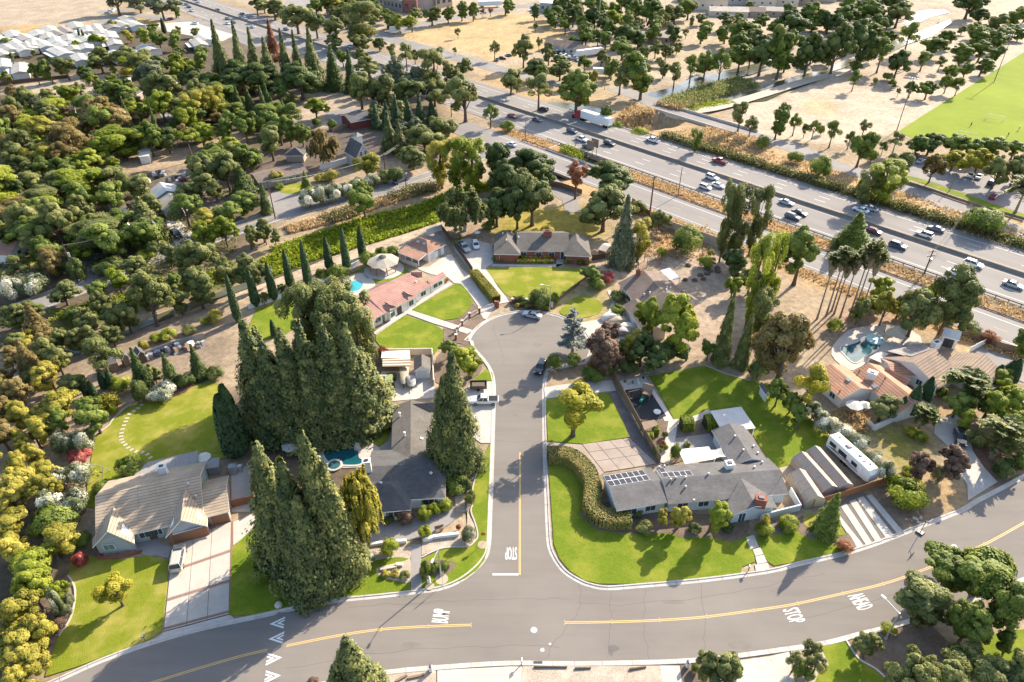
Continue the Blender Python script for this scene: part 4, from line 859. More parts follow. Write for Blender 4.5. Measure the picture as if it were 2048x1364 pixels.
    def front(s,apex,peak,eL,eR,vL,vR,zp,za,ze=2.8,mat='grey',wall='stucco',gmat=None,rec=.5):
        """a cross gable running out over the near eave"""
        A = G(*apex,za); Pk = G(*peak,zp); L = G(*eL,ze); Rr = G(*eR,ze); VL = G(*vL,ze); VR = G(*vR,ze)
        s.roof([[A,Pk,L,VL],[A,VR,Rr,Pk]],RF[mat])
        bk = (A-Pk); bk.z = 0; bk.normalize(); ins = (Rr-L); ins.z = 0; ins.normalize()
        l = L+ins*.35+(VL-L).normalized()*rec; r = Rr-ins*.35+(VR-Rr).normalized()*rec; t = Pk+bk*rec; t.z -= .75; l.z -= .25; r.z -= .25
        l2 = VL+ins*.35; r2 = VR-ins*.35
        mb = MB(); mb.add([(l.x,l.y,0),(r.x,r.y,0),r,t,l],[(0,1,2,3,4)]); mb.add([(l.x,l.y,0),l,(l2 .x,l2 .y,l.z),(l2 .x,l2 .y,0)],[(0,1,2,3)]); mb.add([(r.x,r.y,0),(r2 .x,r2 .y,0),(r2 .x,r2 .y,r.z),r],[(0,1,2,3)])
        mb.build('gable_wall',M[gmat or wall],s.o)
        O = Vector((l.x,l.y,0)); Ln = (r-l).xy.length
        rr = dict(at=lambda a,o,z:O+ins*a+bk*o+Vector((0,0,z)),d=ins,n=bk,L0=0,L1=Ln,o0=0,o1=1); s.rects.append(rr); return rr
    def flat(s,pts,z,mat,name='patio_cover',posts=True,th_=.12,drop=0.0,slats=0,pmat='trim'):
        P = [G(*p,z)for p in pts]; mb = MB().prism(P,z-th_,z,bottom=True); o = mb.build(name,mat,s.o)
        if posts:
            c = sum(P,Vector())/len(P)
            for p in P:q = p.lerp(c,.06); MB().box((q.x,q.y,0),(.14,.14,z-th_)).build('post',M[pmat],s.o)
        return o
DK = leafless = None
SOLAR = plain('solar_cell_glass',(0.035,0.036,0.05),.5,.25); SOLARB = plain('bronze_pool_heater',(0.23,0.20,0.18),.5,.4)
# ---- H1 tan tile house
q = Zp(150,820,4.4); z1 = lambda*p:q(*p)
g1 = lambda a,b:q((a,b))[0]
h = House('tile_roofed_house','house with ridged tan tile roof and two steep front gables','house',G(300,1010))
r = h.gable(g1(200,755),g1(1090,572),g1(155,1171),g1(1145,950),6.1,2.8,'tan','sage')
for u,w_ in((.42,1.6),(.55,1.2)):h.win(r,'F',u,w_,1.2,1.0)
h.win(r,'F',.49,1.0,2.1,.05,'darkwood',None,'front_door')
r2 = h.gable(g1(1120,715),g1(1320,668),g1(1120,950),g1(1372,888),4.55,2.8,'tan','tanwall')
h.win(r2,'F',.58,2.7,2.2,.02,'trim',None,'garage_door_frame')
b_ = h.win(r2,'F',.58,2.5,2.1,.06,'garage',None,'garage_door'); b_.location.y -= .09; b_.location.x -= .02
ra = h.front(g1(340,850),g1(282,1068),g1(152,1212),g1(520,1172),g1(150,1140),g1(520,1090),5.0,5.4,2.75,'tan','sage','greyside',.9)
h.win(ra,'F',.32,1.6,1.1,1.0,'trim','greenglass')
rb = h.front(g1(965,685),g1(930,968),g1(795,1125),g1(1165,1022),g1(820,1030),g1(1165,945),5.0,5.7,2.75,'tan','tanwall','greyside',.7)
h.win(rb,'F',.5,5.0,2.25,.02,'trim',None,'garage_door_frame')
b_ = h.win(rb,'F',.5,4.8,2.1,.06,'garage',None,'garage_door'); b_.location.y -= .1
for u in(.035,.965):h.win(rb,'F',u,.45,2.5,.05,'brick',None,'brick_pier')
h.chimney(*g1(785,560),(1.3,.9),1.7,'stucco',R(13))
h.vent(*g1(1000,660),.4); h.vent(*g1(1070,770),.5)
bay = G(*g1(430,1195)); bm = MB().box((bay.x,bay.y,0),(3.2,1.0,1.0),R(14)); bm.build('bay_base',M['brick'],h.o,uv=True)
MB().add([(bay.x+rot2(a,b,R(14))[0],bay.y+rot2(a,b,R(14))[1],z)for a,b,z in((-1.6,-.5,1.0),(1.6,-.5,1.0),(1.6,-.45,1.9),(-1.6,-.45,1.9),(-1.6,.5,2.5),(1.6,.5,2.5))],[(0,1,2,3),(3,2,5,4)]).build('bay_window',M['greenglass'],h.o)
h.flat([g1(525,578),g1(590,470),g1(1072,360),g1(1062,470)],2.6,M['greydeck'],'patio_cover',True,.15,pmat='wood')
for k in range(22):
    a = G(*g1(592+480*k/21.0,470-110*k/21.0),2.66); b = G(*g1(530+532*k/21.0,576-106*k/21.0),2.66); MB().ribbon([a,b],[(-.2,2.6),(-.2,2.66),(.2,2.66),(.2,2.6)]).build('board',M['greydeck'],h.o)
pt = sum(GP(T(12,(830,300),(1050,300))),Vector())/2
wl_ = MB().ribbon(GP(T(12,(790,330),(800,380),(940,375),(1140,325))),[(-.15,0),(-.15,.5),(.15,.5),(.15,0)]); tag(wl_.build('garden_wall',M['brick'],uv=True),'low brick planter wall below the green bay window','wall')
# steps
stp = thing('entrance_steps','broad grey steps up to the front door of the tan roofed house','steps',G(*T(12,(1165,240))[0]))
for k in range(4):
    a,b = GP(T(12,(1095+2*k,270-22*k),(1250+4*k,240-22*k))); MB().ribbon([a,b],[(-.02,0),(-.02,.15+.12*k),(.8,.15+.12*k),(.8,0)]).build('step',M['paver'],stp)
# ---- H2 grey hip house
q = Zp(690,690,3.497); g = lambda a,b:q((a,b))[0]
h = House('hip_roofed_house','grey shingle house with hip roofs tucked behind the huge redwood','house',G(840,920))
r = h.gable(g(458,800),g(460,412),g(322,800),g(335,402),4.1,2.8,'slate','stucco',hip=(0,0))
h.gable(g(470,412),g(660,400),g(470,480),g(660,470),4.05,2.8,'slate','stucco',walls=True)
r = h.gable(g(110,880),g(650,800),g(180,1095),g(703,1068),4.9,2.8,'dark','stucco',hip=(0,2.5))
h.win(r,'F',.80,1.8,1.2,.9); h.win(r,'F',.90,.5,1.2,.9); h.win(r,'F',.72,.5,1.2,.9)
rc = h.gable(g(150,960),g(330,1000),g(120,1182),g(462,1152),4.5,2.75,'dark','stucco',hip=(0,3.2))
h.win(rc,'F',.62,1.6,1.2,.9); h.win(rc,'F',.47,.45,1.2,.9)
for x,y in((383,500),(418,637)):h.vent(*g(x,y),.9,.16,'trim')
for x,y in((250,968),(600,900)):h.vent(*g(x,y),.25,.2)
h.skylight(*g(535,655),.5,.5)
h.chimney(*g(160,875),(1.3,1.0),2.2,'stucco',R(10))
# ---- H3 solar house
q = Zp(1180,820,4.6545); g = lambda a,b:q((a,b))[0]
h = House('solar_roofed_house','long grey shingle house with solar panels on its roof','house',G(1400,1000))
r = h.gable(g(185,715),g(690,655),g(240,940),g(700,862),3.9,2.8,'grey','bluegrey')
for u in(.3,.7):h.win(r,'F',u,1.8,1.1,.9)
rm = h.gable(g(682,678),g(1745,520),g(735,872),g(1850,778),4.15,2.75,'grey','bluegrey')
for u in(.12,.3):h.win(rm,'F',u,1.8,1.1,.9)
h.gable(g(1530,500),g(1305,125),g(1300,470),g(1130,185),4.0,2.8,'grey','bluegrey')
rf = h.front(g(1405,635),g(1545,895),g(1325,980),g(1745,908),g(1270,872),g(1690,812),4.1,4.1,2.7,'grey','bluegrey')
h.win(rf,'F',.25,1.2,2.0,.1)
def array(rr,t0,row,n):
    for i in range(n):
        q_ = [(t0+1.03*i+e*.98,rr['half']+.35+1.68*row+f*1.62)for e,f in((0,0),(1,0),(1,1),(0,1))]; c_ = lambda l:[rr['at'](t,o,rr['zr']-(o-rr['half'])*rr['k']+l)for t,o in q_]
        fr = MB().add(c_(.10)+c_(.04),[(3,2,1,0),(0,4,5,1),(1,5,6,2),(2,6,7,3),(3,7,4,0)]).build('solar_panel',M['trim'],h.o)
        m_ = sum(c_(.11),Vector())/4; MB().add([m_+(v-m_)*.93 for v in c_(.11)],[(3,2,1,0)]).build('cell_sheet',SOLAR,fr)
array(r,.35,0,7); array(r,.35,1,7); array(rm,.3,0,5); array(rm,.3,1,1)
h.chimney(*g(1290,540),(1.3,1.2),1.2,'stucco',R(8)); h.chimney(*g(1580,870),(1.7,1.2),1.3,'brick',R(-12))
for x,y in((645,540),(692,530),(752,655),(800,637),(888,635),(888,722),(1100,602),(1348,252),(1425,380),(1518,345),(1560,408),(1600,495),(1528,538),(965,850)):h.vent(*g(x,y),.35,.13)
pw,nw = h.hit(*g(1760,660)); MB().tube(pw,pw+Vector((0,0,1.6)),.03).tube(pw+Vector((-.5,0,1.5)),pw+Vector((.5,.2,1.5)),.02).build('aerial',M['darkmetal'],h.o)
h.flat([g(1120,8),g(1408,-32),g(1543,168),g(1235,205)],2.9,M['canvas']if 0 else surf('pale_patio_roof',(0.60,0.56,0.51),(0.48,0.44,0.40),.6),'patio_cover')
h.flat([g(820,367),g(1105,340),g(1172,452),g(885,500)],2.7,surf('white_patio_roof',(0.82,0.80,0.76),(0.76,0.74,0.70),.6),'patio_cover')
mb = MB(); S4 = [G(*g(1105,372),2.6),G(*g(1222,350),2.9),G(*g(1268,435),2.8),G(*g(1172,446),2.6)]; cS = sum(S4,Vector())/4-Vector((0,0,.3))
for a,b in zip(S4,S4[1:]+S4[:1]):m_ = a.lerp(b,.5).lerp(cS,.15); mb.add([a,m_,cS],[(0,1,2)]); mb.add([m_,b,cS],[(0,1,2)])
tag(mb.build('shade_sail',M['canvas']),'pale shade sail stretched beside the white patio roof','shade sail')
wl_ = MB().ribbon(GP([g(1580,1028),g(1945,935),g(1855,775)]),[(-.12,0),(-.12,1.5),(.12,1.5),(.12,0)]); tag(wl_.build('courtyard_wall',M['bluegrey']),'pale courtyard wall at the right end of the solar roofed house','wall')
# flag
fp = thing('flag','small striped flag on a pole by the front entry','flag',G(*g(1447,990)))
MB().tube(G(*g(1447,1010)),G(*g(1447,1010))+Vector((0,0,2.6)),.03).build('pole',M['trim'],fp); c_ = G(*g(1447,1010))
for k in range(5):MB().box((c_.x+.45,c_.y,1.9+.12*k),(.8,.02,.11)).build('stripe',plain('flag_red',(.45,.05,.06))if k%2==0 else M['trim'],fp)
# ---- H4 red tile house
q = Zp(690,440,5.683); g = lambda a,b:q((a,b))[0]
h = House('red_tile_house','long rose red tile roofed house beside the round pool','house',G(800,600))
r = h.gable(g(285,895),g(668,688),g(450,1058),g(820,865),4.7,2.8,'red','stucco'); h.win(r,'F',.45,1.2,2.1,.05,'darkwood',None,'front_door')
r0 = h.gable(g(195,955),g(290,905),g(300,1130),g(450,1062),4.35,2.75,'red','stucco'); h.win(r0,'F',.5,1.6,1.1,.9)
rr = h.gable(g(655,697),g(885,587),g(810,838),g(990,745),4.4,2.75,'red','stucco',hip=(0,2.0)); h.win(rr,'F',.5,1.6,1.1,.9)
r3 = h.gable(g(985,655),g(1110,590),g(925,768),g(1155,640),3.7,2.7,'red','stucco'); h.win(r3,'F',.35,1.4,1.0,.9); h.win(r3,'F',.7,1.4,1.0,.9)
h.gable(g(735,620),g(835,565),g(760,640),g(930,640),4.2,2.8,'red','stucco',walls=False)
r4 = h.gable(g(150,1100),g(310,1110),g(240,1190),g(390,1110),3.5,2.7,'red','stucco')
for ap,pk,eL,eR,vL,vR in((g(450,930),g(497,952),g(515,1052),g(605,990),g(460,1040),g(560,985)),(g(660,805),g(705,830),g(722,920),g(810,868),g(668,915),g(770,850))):
    rw_ = h.front(ap,pk,eL,eR,vL,vR,4.0,4.1,2.75,'red','stucco'); h.win(rw_,'F',.5,1.5,1.3,.8)
h.vent(*g(808,708),.3,.12,'trim')
h.flat([g(290,665),g(560,690),g(330,870),g(140,925)],2.4,surf('rust_patio_roof',(.30,.15,.12),(.25,.125,.10),.5),'patio_cover',False)if False else None
q2 = House('red_tile_garage','detached red roofed garage with open carport on white posts','garage',G(845,500))
rg = q2 .gable(g(860,190),g(945,235),g(672,275),g(942,385),4.6,2.9,'rust','stucco',hip=(1.2,2.4))if False else None
E0 = [G(*g(675,275),2.9),G(*g(945,385),2.9),G(*g(1145,278),2.9),G(*g(895,190),2.9)]; A0 = G(*g(855,200),4.7); A1 = G(*g(925,228),4.7)
q2 .roof([[E0[0],E0[1],A1,A0],[E0[1],E0[2],A1],[E0[2],E0[3],A0,A1],[E0[3],E0[0],A0]],RF['rust'])
cG = sum(E0,Vector())/4; MB().prism([p.lerp(cG,.1)for p in E0],0,2.85).build('wall',M['stucco'],q2 .o)
rg = dict(at=None); w0 = E0[1].lerp(cG,.1); w1 = E0[2].lerp(cG,.1); dd = (w1-w0).normalized(); nn = Vector((dd.y,-dd.x,0)); rg = dict(at=lambda t,o,z:Vector((w0 .x,w0 .y,0))+dd*t-nn*o+Vector((0,0,z)),L0=0,L1=(w1-w0).length,o0=0,o1=1)
q2 .win(rg,'F',.28,.9,2.1,.05,'bluegrey',None,'door'); q2 .win(rg,'F',.7,.9,2.1,.05,'sage',None,'door')
for u in(.42,.5,.58,.66):q2 .win(rg,'F',u,.35,.3,2.3,'glass',None)
cp = [G(*g(600,368),2.6),G(*g(838,458),2.6),G(*g(925,385),2.9),G(*g(690,292),2.9)]; q2 .roof([cp],RF['rust'],'carport_roof')
for x,y in((615,440),(690,468),(765,500),(840,528)):p = G(*g(x,y)); MB().box((p.x,p.y,0),(.22,.22,2.5)).build('post',M['trim'],q2 .o)
sheet('carport_floor',[g(575,425),g(840,530),g(960,480),g(720,390)],.13,M['browncon'])
for x,y in((830,247),(900,270)):q2 .skylight(*g(x,y),.9,.6)
# ---- H5 brick house
q = Zp(960,430,6.82); g = lambda a,b:q((a,b))[0]
h = House('brick_house','brick ranch house with dark shingle roof above the green front lawn','house',G(1085,520))
r = h.gable(g(455,240),g(1260,245),g(545,488),g(1165,492),5.2,2.8,'slate','brick')
for u in(.12,.42,.68):h.win(r,'F',u,1.5,1.3,.8)
h.win(r,'F',.92,1.7,2.2,.05,'trim','glass','front_door')
for nm,pts in(('L',(g(185,532),g(552,540),g(388,335),g(440,240))),('R',(g(1150,552),g(1522,566),g(1345,352),g(1310,205)))):
    a = G(*pts[0],2.8); b = G(*pts[1],2.8); pk = G(*pts[2],4.9); ln = 11.5; dv = Vector((0,1,0)); mid = (a+b)/2; pk = Vector((mid.x,pk.y,4.9)); a2 = a+dv*ln; b2 = b+dv*ln; pk2 = Vector((mid.x,a2 .y-2.5,4.9))
    h.roof([[a,b,pk],[a,pk,pk2,a2],[b,b2,pk2,pk],[a2,pk2,b2]],RF['slate'])
    MB().prism([a+Vector((.5,.5,0)),b+Vector((-.5,.5,0)),b2+Vector((-.5,-.5,0)),a2+Vector((.5,-.5,0))],0,2.75).build('wall',M['brick'],h.o,uv=True)
    rr = dict(at=(lambda A:lambda t,o,z:Vector((A.x+.5+t,A.y+.5+o,z)))(a),L0=0,L1=(b-a).x-1.0,o0=0,o1=1)
    for u in(.28,.72):h.win(rr,'F',u,1.1,1.4,.7,'trim','glass')
h.chimney(*g(920,275),(2.2,1.2),1.3,'brick');
for x,y in((310,260),(430,250),(360,350),(525,310)):h.vent(*g(x,y),.35,.14,'trim')
# ---- H6 brown house
q = Zp(1190,510,4.98); g = lambda a,b:q((a,b))[0]
h = House('brown_roofed_house','brown shingle house behind the covered cars','house',G(1300,580))
r = h.gable(g(520,207),g(742,415),g(180,220),g(370,445),5.4,2.8,'umber','cream'); h.win(r,'F',.2,1.5,1.2,.9); h.win(r,'F',.5,2.2,1.2,.9)
r = h.gable(g(405,452),g(640,730),g(268,476),g(490,775),3.9,2.6,'umber','cream'); h.win(r,'F',.35,2.4,2.0,.05,'trim',None,'garage_door'); h.win(r,'F',.72,2.4,2.0,.05,'trim',None,'garage_door')
h.gable(g(870,345),g(985,440),g(812,382),g(930,470),3.4,2.7,'umber','cream')
h.flat([g(650,152),g(742,126),g(852,230),g(735,256)],2.7,surf('mottled_patio_panels',(.55,.57,.58),(.30,.34,.38),1.2),'patio_cover')
h.chimney(*g(435,190),(1.2,.9),1.2,'brick',R(-30))
for x,y in((490,405),(545,388),(715,335),(750,340),(710,360)):h.vent(*g(x,y),.5,.14,'trim')
# ---- H7 terracotta house
q = Zp(1580,640,2.876); g = lambda a,b:q((a,b))[0]
h = House('terracotta_house','rambling white house with terracotta and brown tile roofs by a pool','house',G(1780,760))
r = h.gable(g(197,236),g(420,385),g(150,330),g(300,457),4.3,2.7,'terra','stucco'); h.win(r,'F',.7,1.4,1.1,.9)
r = h.gable(g(432,248),g(745,455),g(352,308),g(640,545),4.5,2.7,'terra','stucco'); h.win(r,'F',.75,1.6,1.2,.8)
h.gable(g(560,275),g(700,345),g(525,300),g(660,365),3.8,2.9,'terra','stucco',walls=False)
h.gable(g(565,262),g(680,235),g(600,320),g(760,322),3.6,2.7,'terra','stucco')
r = h.gable(g(700,236),g(870,160),g(856,394),g(962,322),5.5,2.8,'brown','stucco'); h.win(r,'L',.3,1.2,1.2,1.0)
r = h.gable(g(995,270),g(1142,203),g(1128,396),g(1228,300),5.0,2.8,'brown','stucco')
h.panels([g(555,180),g(765,133),g(805,165),g(655,208)],4,1,SOLARB,.01); h.panels([g(660,205),g(800,165),g(808,172),g(700,213)],2,1,SOLARB,.01)
h.chimney(*g(465,330),(1.7,1.3),1.3,'stucco',R(-38)); h.chimney(*g(835,150),(1.8,1.2),1.0,'stucco',R(25))
h.skylight(*g(335,345),.9,.6); h.skylight(*g(487,382),.9,.9)
for x,y in((397,300),(285,415),(545,340),(860,190)):h.vent(*g(x,y),.4,.1,'redbarn')
h.flat([g(455,215),g(520,178),g(600,205),g(525,245)],2.6,surf('cream_patio_roof',(.66,.58,.47),(.58,.50,.40),.8),'patio_cover')
MB().ribbon(GP([g(440,600),g(480,635),g(640,560)]),[(-.12,0),(-.12,1.3),(.12,1.3),(.12,0)]).build('garden_wall',M['stucco'],h.o)
# ---- house with gable and cupola, left of the ploughed plot's corner
q = Zp(480,220,3.542); g = lambda a,b:q((a,b))[0]
h = House('gabled_house','tall grey gabled house with a white cupola beside the ploughed plot','house',G(715,318))
r = h.gable(g(885,252),g(795,200),g(805,335),g(725,287),8.6,4.2,'dark','greyside',.3,.3)
for u in(.35,.65):h.win(r,'L',u,.9,1.5,4.6)
for u in(.3,.7):h.win(r,'L',u,1.2,1.4,1.0)
p,n = h.hit(*g(838,218)); MB().box((p.x,p.y,p.z-1),(2.2,2.2,3.0),FA).build('cupola',M['trim'],h.o)
MB().add([(p.x+rot2(a,b,FA)[0],p.y+rot2(a,b,FA)[1],z)for a,b,z in((-1.5,-1.5,p.z+2),(1.5,-1.5,p.z+2),(1.5,1.5,p.z+2),(-1.5,1.5,p.z+2),(0,0,p.z+3.2))],[(0,1,4),(1,2,4),(2,3,4),(3,0,4)]).build('cupola_roof',M['greydeck'],h.o)
h = House('low_house','low house with long pale brown roof beside the left road','house',G(570,355))
r = h.gable(g(80,462),g(400,385),g(140,512),g(520,425),3.9,2.7,'umber','tanwall');
for u in(.5,.65,.8):h.win(r,'F',u,1.4,1.2,.8)
h = House('small_pavilion','small square pavilion with dark pyramid roof beside the low house','pavilion',G(592,325))
c = G(*g(405,355)); E_ = [Vector((c.x+a,c.y+b,2.6))for a,b in((-3.6,-2.6),(3.6,-2.6),(3.6,2.6),(-3.6,2.6))]; A_ = Vector((c.x,c.y,4.6)); h.roof([[E_[0],E_[1],A_],[E_[1],E_[2],A_],[E_[2],E_[3],A_],[E_[3],E_[0],A_]],RF['dark']); MB().box((c.x,c.y,0),(6,4.2,2.55)).build('wall',M['tanwall'],h.o)
h = House('red_barn','dark red barn with grey roof under the conifers','barn',G(715,235))
r = h.gable(g(745,35),g(915,5),g(780,90),g(935,60),4.6,3.2,'dark','redbarn')
tag(MB().ribbon(GP([g(655,160),g(780,122),g(918,90)]),[(-.06,0),(-.06,1.7),(.06,1.7),(.06,0)]).build('board_fence',M['wood']),'weathered board fence in front of the dark red barn','fence')
tag(MB().ribbon(GP([g(570,425),g(670,400),g(775,370)]),[(-.1,0),(-.1,1.9),(.1,1.9),(.1,0)]).build('garden_wall',M['stucco']),'white wall between the low house and the grey gabled house','wall')
q = Zp(0,340,3.205); g = lambda a,b:q((a,b))[0]
h = House('beige_house','beige roofed house with carport behind the left road','house',G(335,410))
r = h.gable(g(1035,75),g(1060,135),g(945,135),g(985,188),5.0,3.0,'pale','sage')
r = h.gable(g(1080,155),g(1140,200),g(985,195),g(1035,250),4.7,2.9,'beige','sage'); h.win(r,'E',.5,2.5,2.0,.05,'darkwood',None,'garage_door')
h.flat([g(1140,215),g(1200,195),g(1235,240),g(1180,268)],2.6,M['tancanvas'],'carport_roof')
h = House('slate_house','grey shingle house half hidden behind bushy trees by the left road','house',G(215,455))
h.gable(g(600,305),g(790,285),g(640,370),g(830,360),4.6,2.8,'dark','stucco'); h.gable(g(690,315),g(760,355),g(660,370),g(740,400),4.2,2.8,'dark','stucco',walls=False); h.gable(g(455,380),g(520,350),g(470,425),g(560,400),3.9,2.7,'dark','stucco')
h.gable(g(690,225),g(790,195),g(710,262),g(815,235),3.8,2.7,'umber','stucco')
h = House('brown_gabled_house','white house with reddish brown roof at the left edge','house',G(20,510))
r = h.gable(g(-60,470),g(95,430),g(-60,545),g(105,552),4.6,2.8,'rust','stucco'); h.win(r,'E',.4,1.3,1.2,1.0)
h = House('edge_house','tan roofed house among trees at the far left edge','house',G(5,415))
h.gable(g(-60,212),g(100,228),g(-60,250),g(90,252),4.2,2.8,'tanpale','tanwall')
h = House('tan_pergola','small tan roofed pergola among trees by the left road','pergola',G(155,430)); h.flat([g(430,275),g(520,255),g(545,285),g(450,305)],2.5,M['wood'],'roof_deck')
# ---- small buildings amid the trees, upper left (tile 0)
def shed(name,label,cat,tile,ridge,eave,zr,ze,mat,wall,**kw):
    t = T(tile,*ridge,*eave); h = House(name,label,cat,sum(GP(t),Vector())/4); r = h.gable(t[0],t[1],t[2],t[3],zr,ze,mat,wall,.25,.25,**kw); return h,r
shed('small_house','tan roofed cottage behind trees near the mown field','house',0,((1290,640),(1380,625)),((1330,690),(1430,660)),4.6,2.8,'tanpale','tanwall')
h,r = shed('solar_cottage','small cottage with dark solar panels among the trees','house',0,((1030,740),(1110,700)),((1080,770),(1140,735)),4.4,2.8,'umber','tanwall'); h.panels(T(0,(1050,742),(1112,710),(1122,730),(1072,760)),3,1,SOLAR)
shed('pale_cottage','pale roofed cottage beyond the purple tree','house',0,((510,870),(560,850)),((540,895),(640,885)),4.2,2.7,'tanpale','tanwall')
shed('long_shed','long open shed with tan roof by the dry strip','shed',0,((810,1240),(930,1170)),((850,1270),(960,1190)),3.4,2.6,'tanpale','tanwall')
h,r = shed('storage_container','white storage container beside the dry strip','container',0,((1110,1222),(1190,1212)),((1110,1255),(1200,1245)),2.9,2.8,'pale','stucco')
h,r = shed('white_shed','white roofed shed beside the upper left conifers','shed',0,((1785,760),(1840,750)),((1800,790),(1850,780)),3.2,2.6,'pale','stucco')
h,r = shed('tent_shed','small white shed at the end of the mown field','shed',0,((985,630),(1040,620)),((1000,655),(1050,650)),3.2,2.5,'pale','tanwall')
# ---- sheds by the dirt path (tile 8)
h,r = shed('open_shed','small grey open shed with posts behind the back lawn','shed',8,((850,145),(920,115)),((850,190),(940,165)),3.0,2.5,'dark','wood');
h,r = shed('playhouse','little grey playhouse with white trim behind the back lawn','playhouse',8,((960,80),(1000,105)),((930,110),(970,150)),3.4,2.2,'dark','wood',trim='trim')
h,r = shed('garden_shed','dark grey garden shed beside the junk filled yard','shed',8,((1085,45),(1130,90)),((1060,75),(1090,110)),3.2,2.4,'dark','darkwood')
# ---- yard of the grey hip house: shed and lean-to
h,r = shed('barn_shed','white barn style shed with grey roof in the yard corner','shed',9,((1325,115),(1325,205)),((1262,130),(1262,235)),3.6,2.4,'slate','stucco'); h.win(r,'E',.5,1.8,2.0,.05,'bluegrey',None,'door')
h = House('slatted_leanto','lean-to store with slatted tan roof in the yard corner','lean-to',G(795,725)); k4 = T(9,(1010,205),(1235,205),(1235,140),(1015,150))
MB().prism(GP(k4),0,2.3).build('wall',M['cream'],h.o)
for k in range(6):
    a = G(*T(9,(1012,200-10*k))[0],2.5); b = G(*T(9,(1235,196-11*k))[0],2.5); MB().ribbon([a,b],[(-.22,2.4),(-.22,2.5),(.22,2.5),(.22,2.4)]).build('roof_slat',M['cream']if k%2 else M['wood'],h.o)
# ---- white barn shed by the freeway wall, right
q = Zp(1580,640,2.876); g = lambda a,b:q((a,b))[0]
h = House('gambrel_shed','white gambrel shed with double doors near the frontage road','shed',G(1905,675)); r = h.gable(g(895,45),g(1000,68),g(870,90),g(965,115),3.9,2.6,'pale','stucco',.2,.2); h.win(r,'F',.35,1.0,2.0,.1,'darkmetal',None,'door'); h.win(r,'F',.62,1.0,2.0,.1,'darkmetal',None,'door')
# ---- garden sheds, right
h,r = shed('pale_shed','small grey shed at the edge of the back lawn','shed',10,((1990,330),(2060,400)),((1975,350),(2030,430)),3.0,2.2,'grey','stucco')
# ---- portable vaulted shelters beside the travel trailer
q = T
for k,(ra_,rb_,ea,eb,lab)in enumerate((((300,880),(560,1190),(190,940),(430,1215),'middle tan vaulted storage tent beside the travel trailer'),((390,850),(655,1150),(300,890),(555,1190),'tan vaulted storage tent nearest the travel trailer'),((265,1030),(435,1215),(165,1070),(310,1290),'short tan vaulted storage tent nearest the grey house'))):
    t = T(11,ra_,rb_,ea,eb); F0 = G(*t[2],1.6); F1 = G(*t[3],1.6); d = (F1-F0).normalized(); n = Vector((-d.y,d.x,0)); R0_ = G(*t[0],2.9)
    if(R0_-F0).dot(n)<0:n = -n
    hw = min(max((R0_-F0).dot(n),1.1),1.7); o = thing('storage_tent',lab,'tent',(F0+n*hw)*1.0-Vector((0,0,1.6)),0,'vaulted storage tents')
    prof = [(-hw,.05),(-hw,1.6),(-hw*.8,2.1),(0,2.9),(hw*.8,2.1),(hw,1.6),(hw,.05)]; L_ = (F1-F0).length; ns = 3
    for sgm in range(ns):
        a = F0+n*hw+d*(L_*sgm/ns); b = F0+n*hw+d*(L_*(sgm+1)/ns-.05)
        MB().ribbon([a,b],prof).build('fabric_panel',surf('tan_tent_fabric',(.36,.28,.22),(.31,.24,.185),.8,.6)if k+sgm==0 else bpy.data.materials['tan_tent_fabric'],o)
    for sgm in range(ns+1):
        a = F0+n*hw+d*(L_*sgm/ns); MB().ribbon([a-d*.03,a+d*.03],[(x*1.01,z+.02)for x,z in prof]).build('frame_hoop',M['metal'],o)
# ---- far buildings
def block(name,label,cat,pts,hgt,wall,roofm,at=None,wins=0,group=None):
    P = GP(pts); c = sum(P,Vector())/len(P); o = thing(name,label,cat,c,0,group)
    MB().prism(P,0,hgt).build('wall',wall,o); Q = [p+(p-c).normalized()*.5 for p in P]; MB().prism(Q,hgt,hgt+.5).build('roof',roofm,o)
    a,b = P[0],P[1]; d = (b-a); L_ = d.length; d.normalize(); n = Vector((d.y,-d.x,0))
    for k in range(wins):
        p = a+d*L_*(k+.5)/wins+n*.05; w_ = L_/wins*.25
        f = MB().ribbon([p-d*w_,p+d*w_],[(-.03,hgt*.35),(-.03,hgt*.7),(.06,hgt*.7),(.06,hgt*.35)]).build('window',M['glass'],o)
    return o
WH = surf('warehouse_roof',(.66,.63,.59),(.58,.55,.52),.1); WW = surf('warehouse_wall',(.33,.29,.27),(.28,.25,.23),.2); WR = surf('warehouse_red_panel',(.30,.11,.09),(.26,.10,.08),.2)
block('warehouse','big flat roofed warehouse with red panels at the top edge','warehouse',[(760,14),(805,25),(850,20),(905,12),(900,-14),(745,-12)],7,WW,WH,wins=6)
block('warehouse_wing','tan and red warehouse wing at the top centre','warehouse',[(808,26),(835,27),(838,10),(808,10)],8,WR,WH,wins=2)
block('warehouse_annex','tan warehouse block with flat roof right of the red panels','warehouse',[(872,18),(905,12),(903,-8),(870,-4)],8,M['tanwall'],WH,wins=3)
block('long_warehouse','long dark flat building at the top edge left of the warehouse','warehouse',[(660,8),(745,3),(745,-10),(660,-6)],6,M['tanwall'],surf('dark_flat_roof',(.27,.22,.19),(.22,.18,.16),.2))
block('white_depot','white roofed depot shed beyond the dry golden field','depot',[(1080,23),(1122,26),(1126,8),(1080,9)],5,M['greyside'],WH,wins=4)
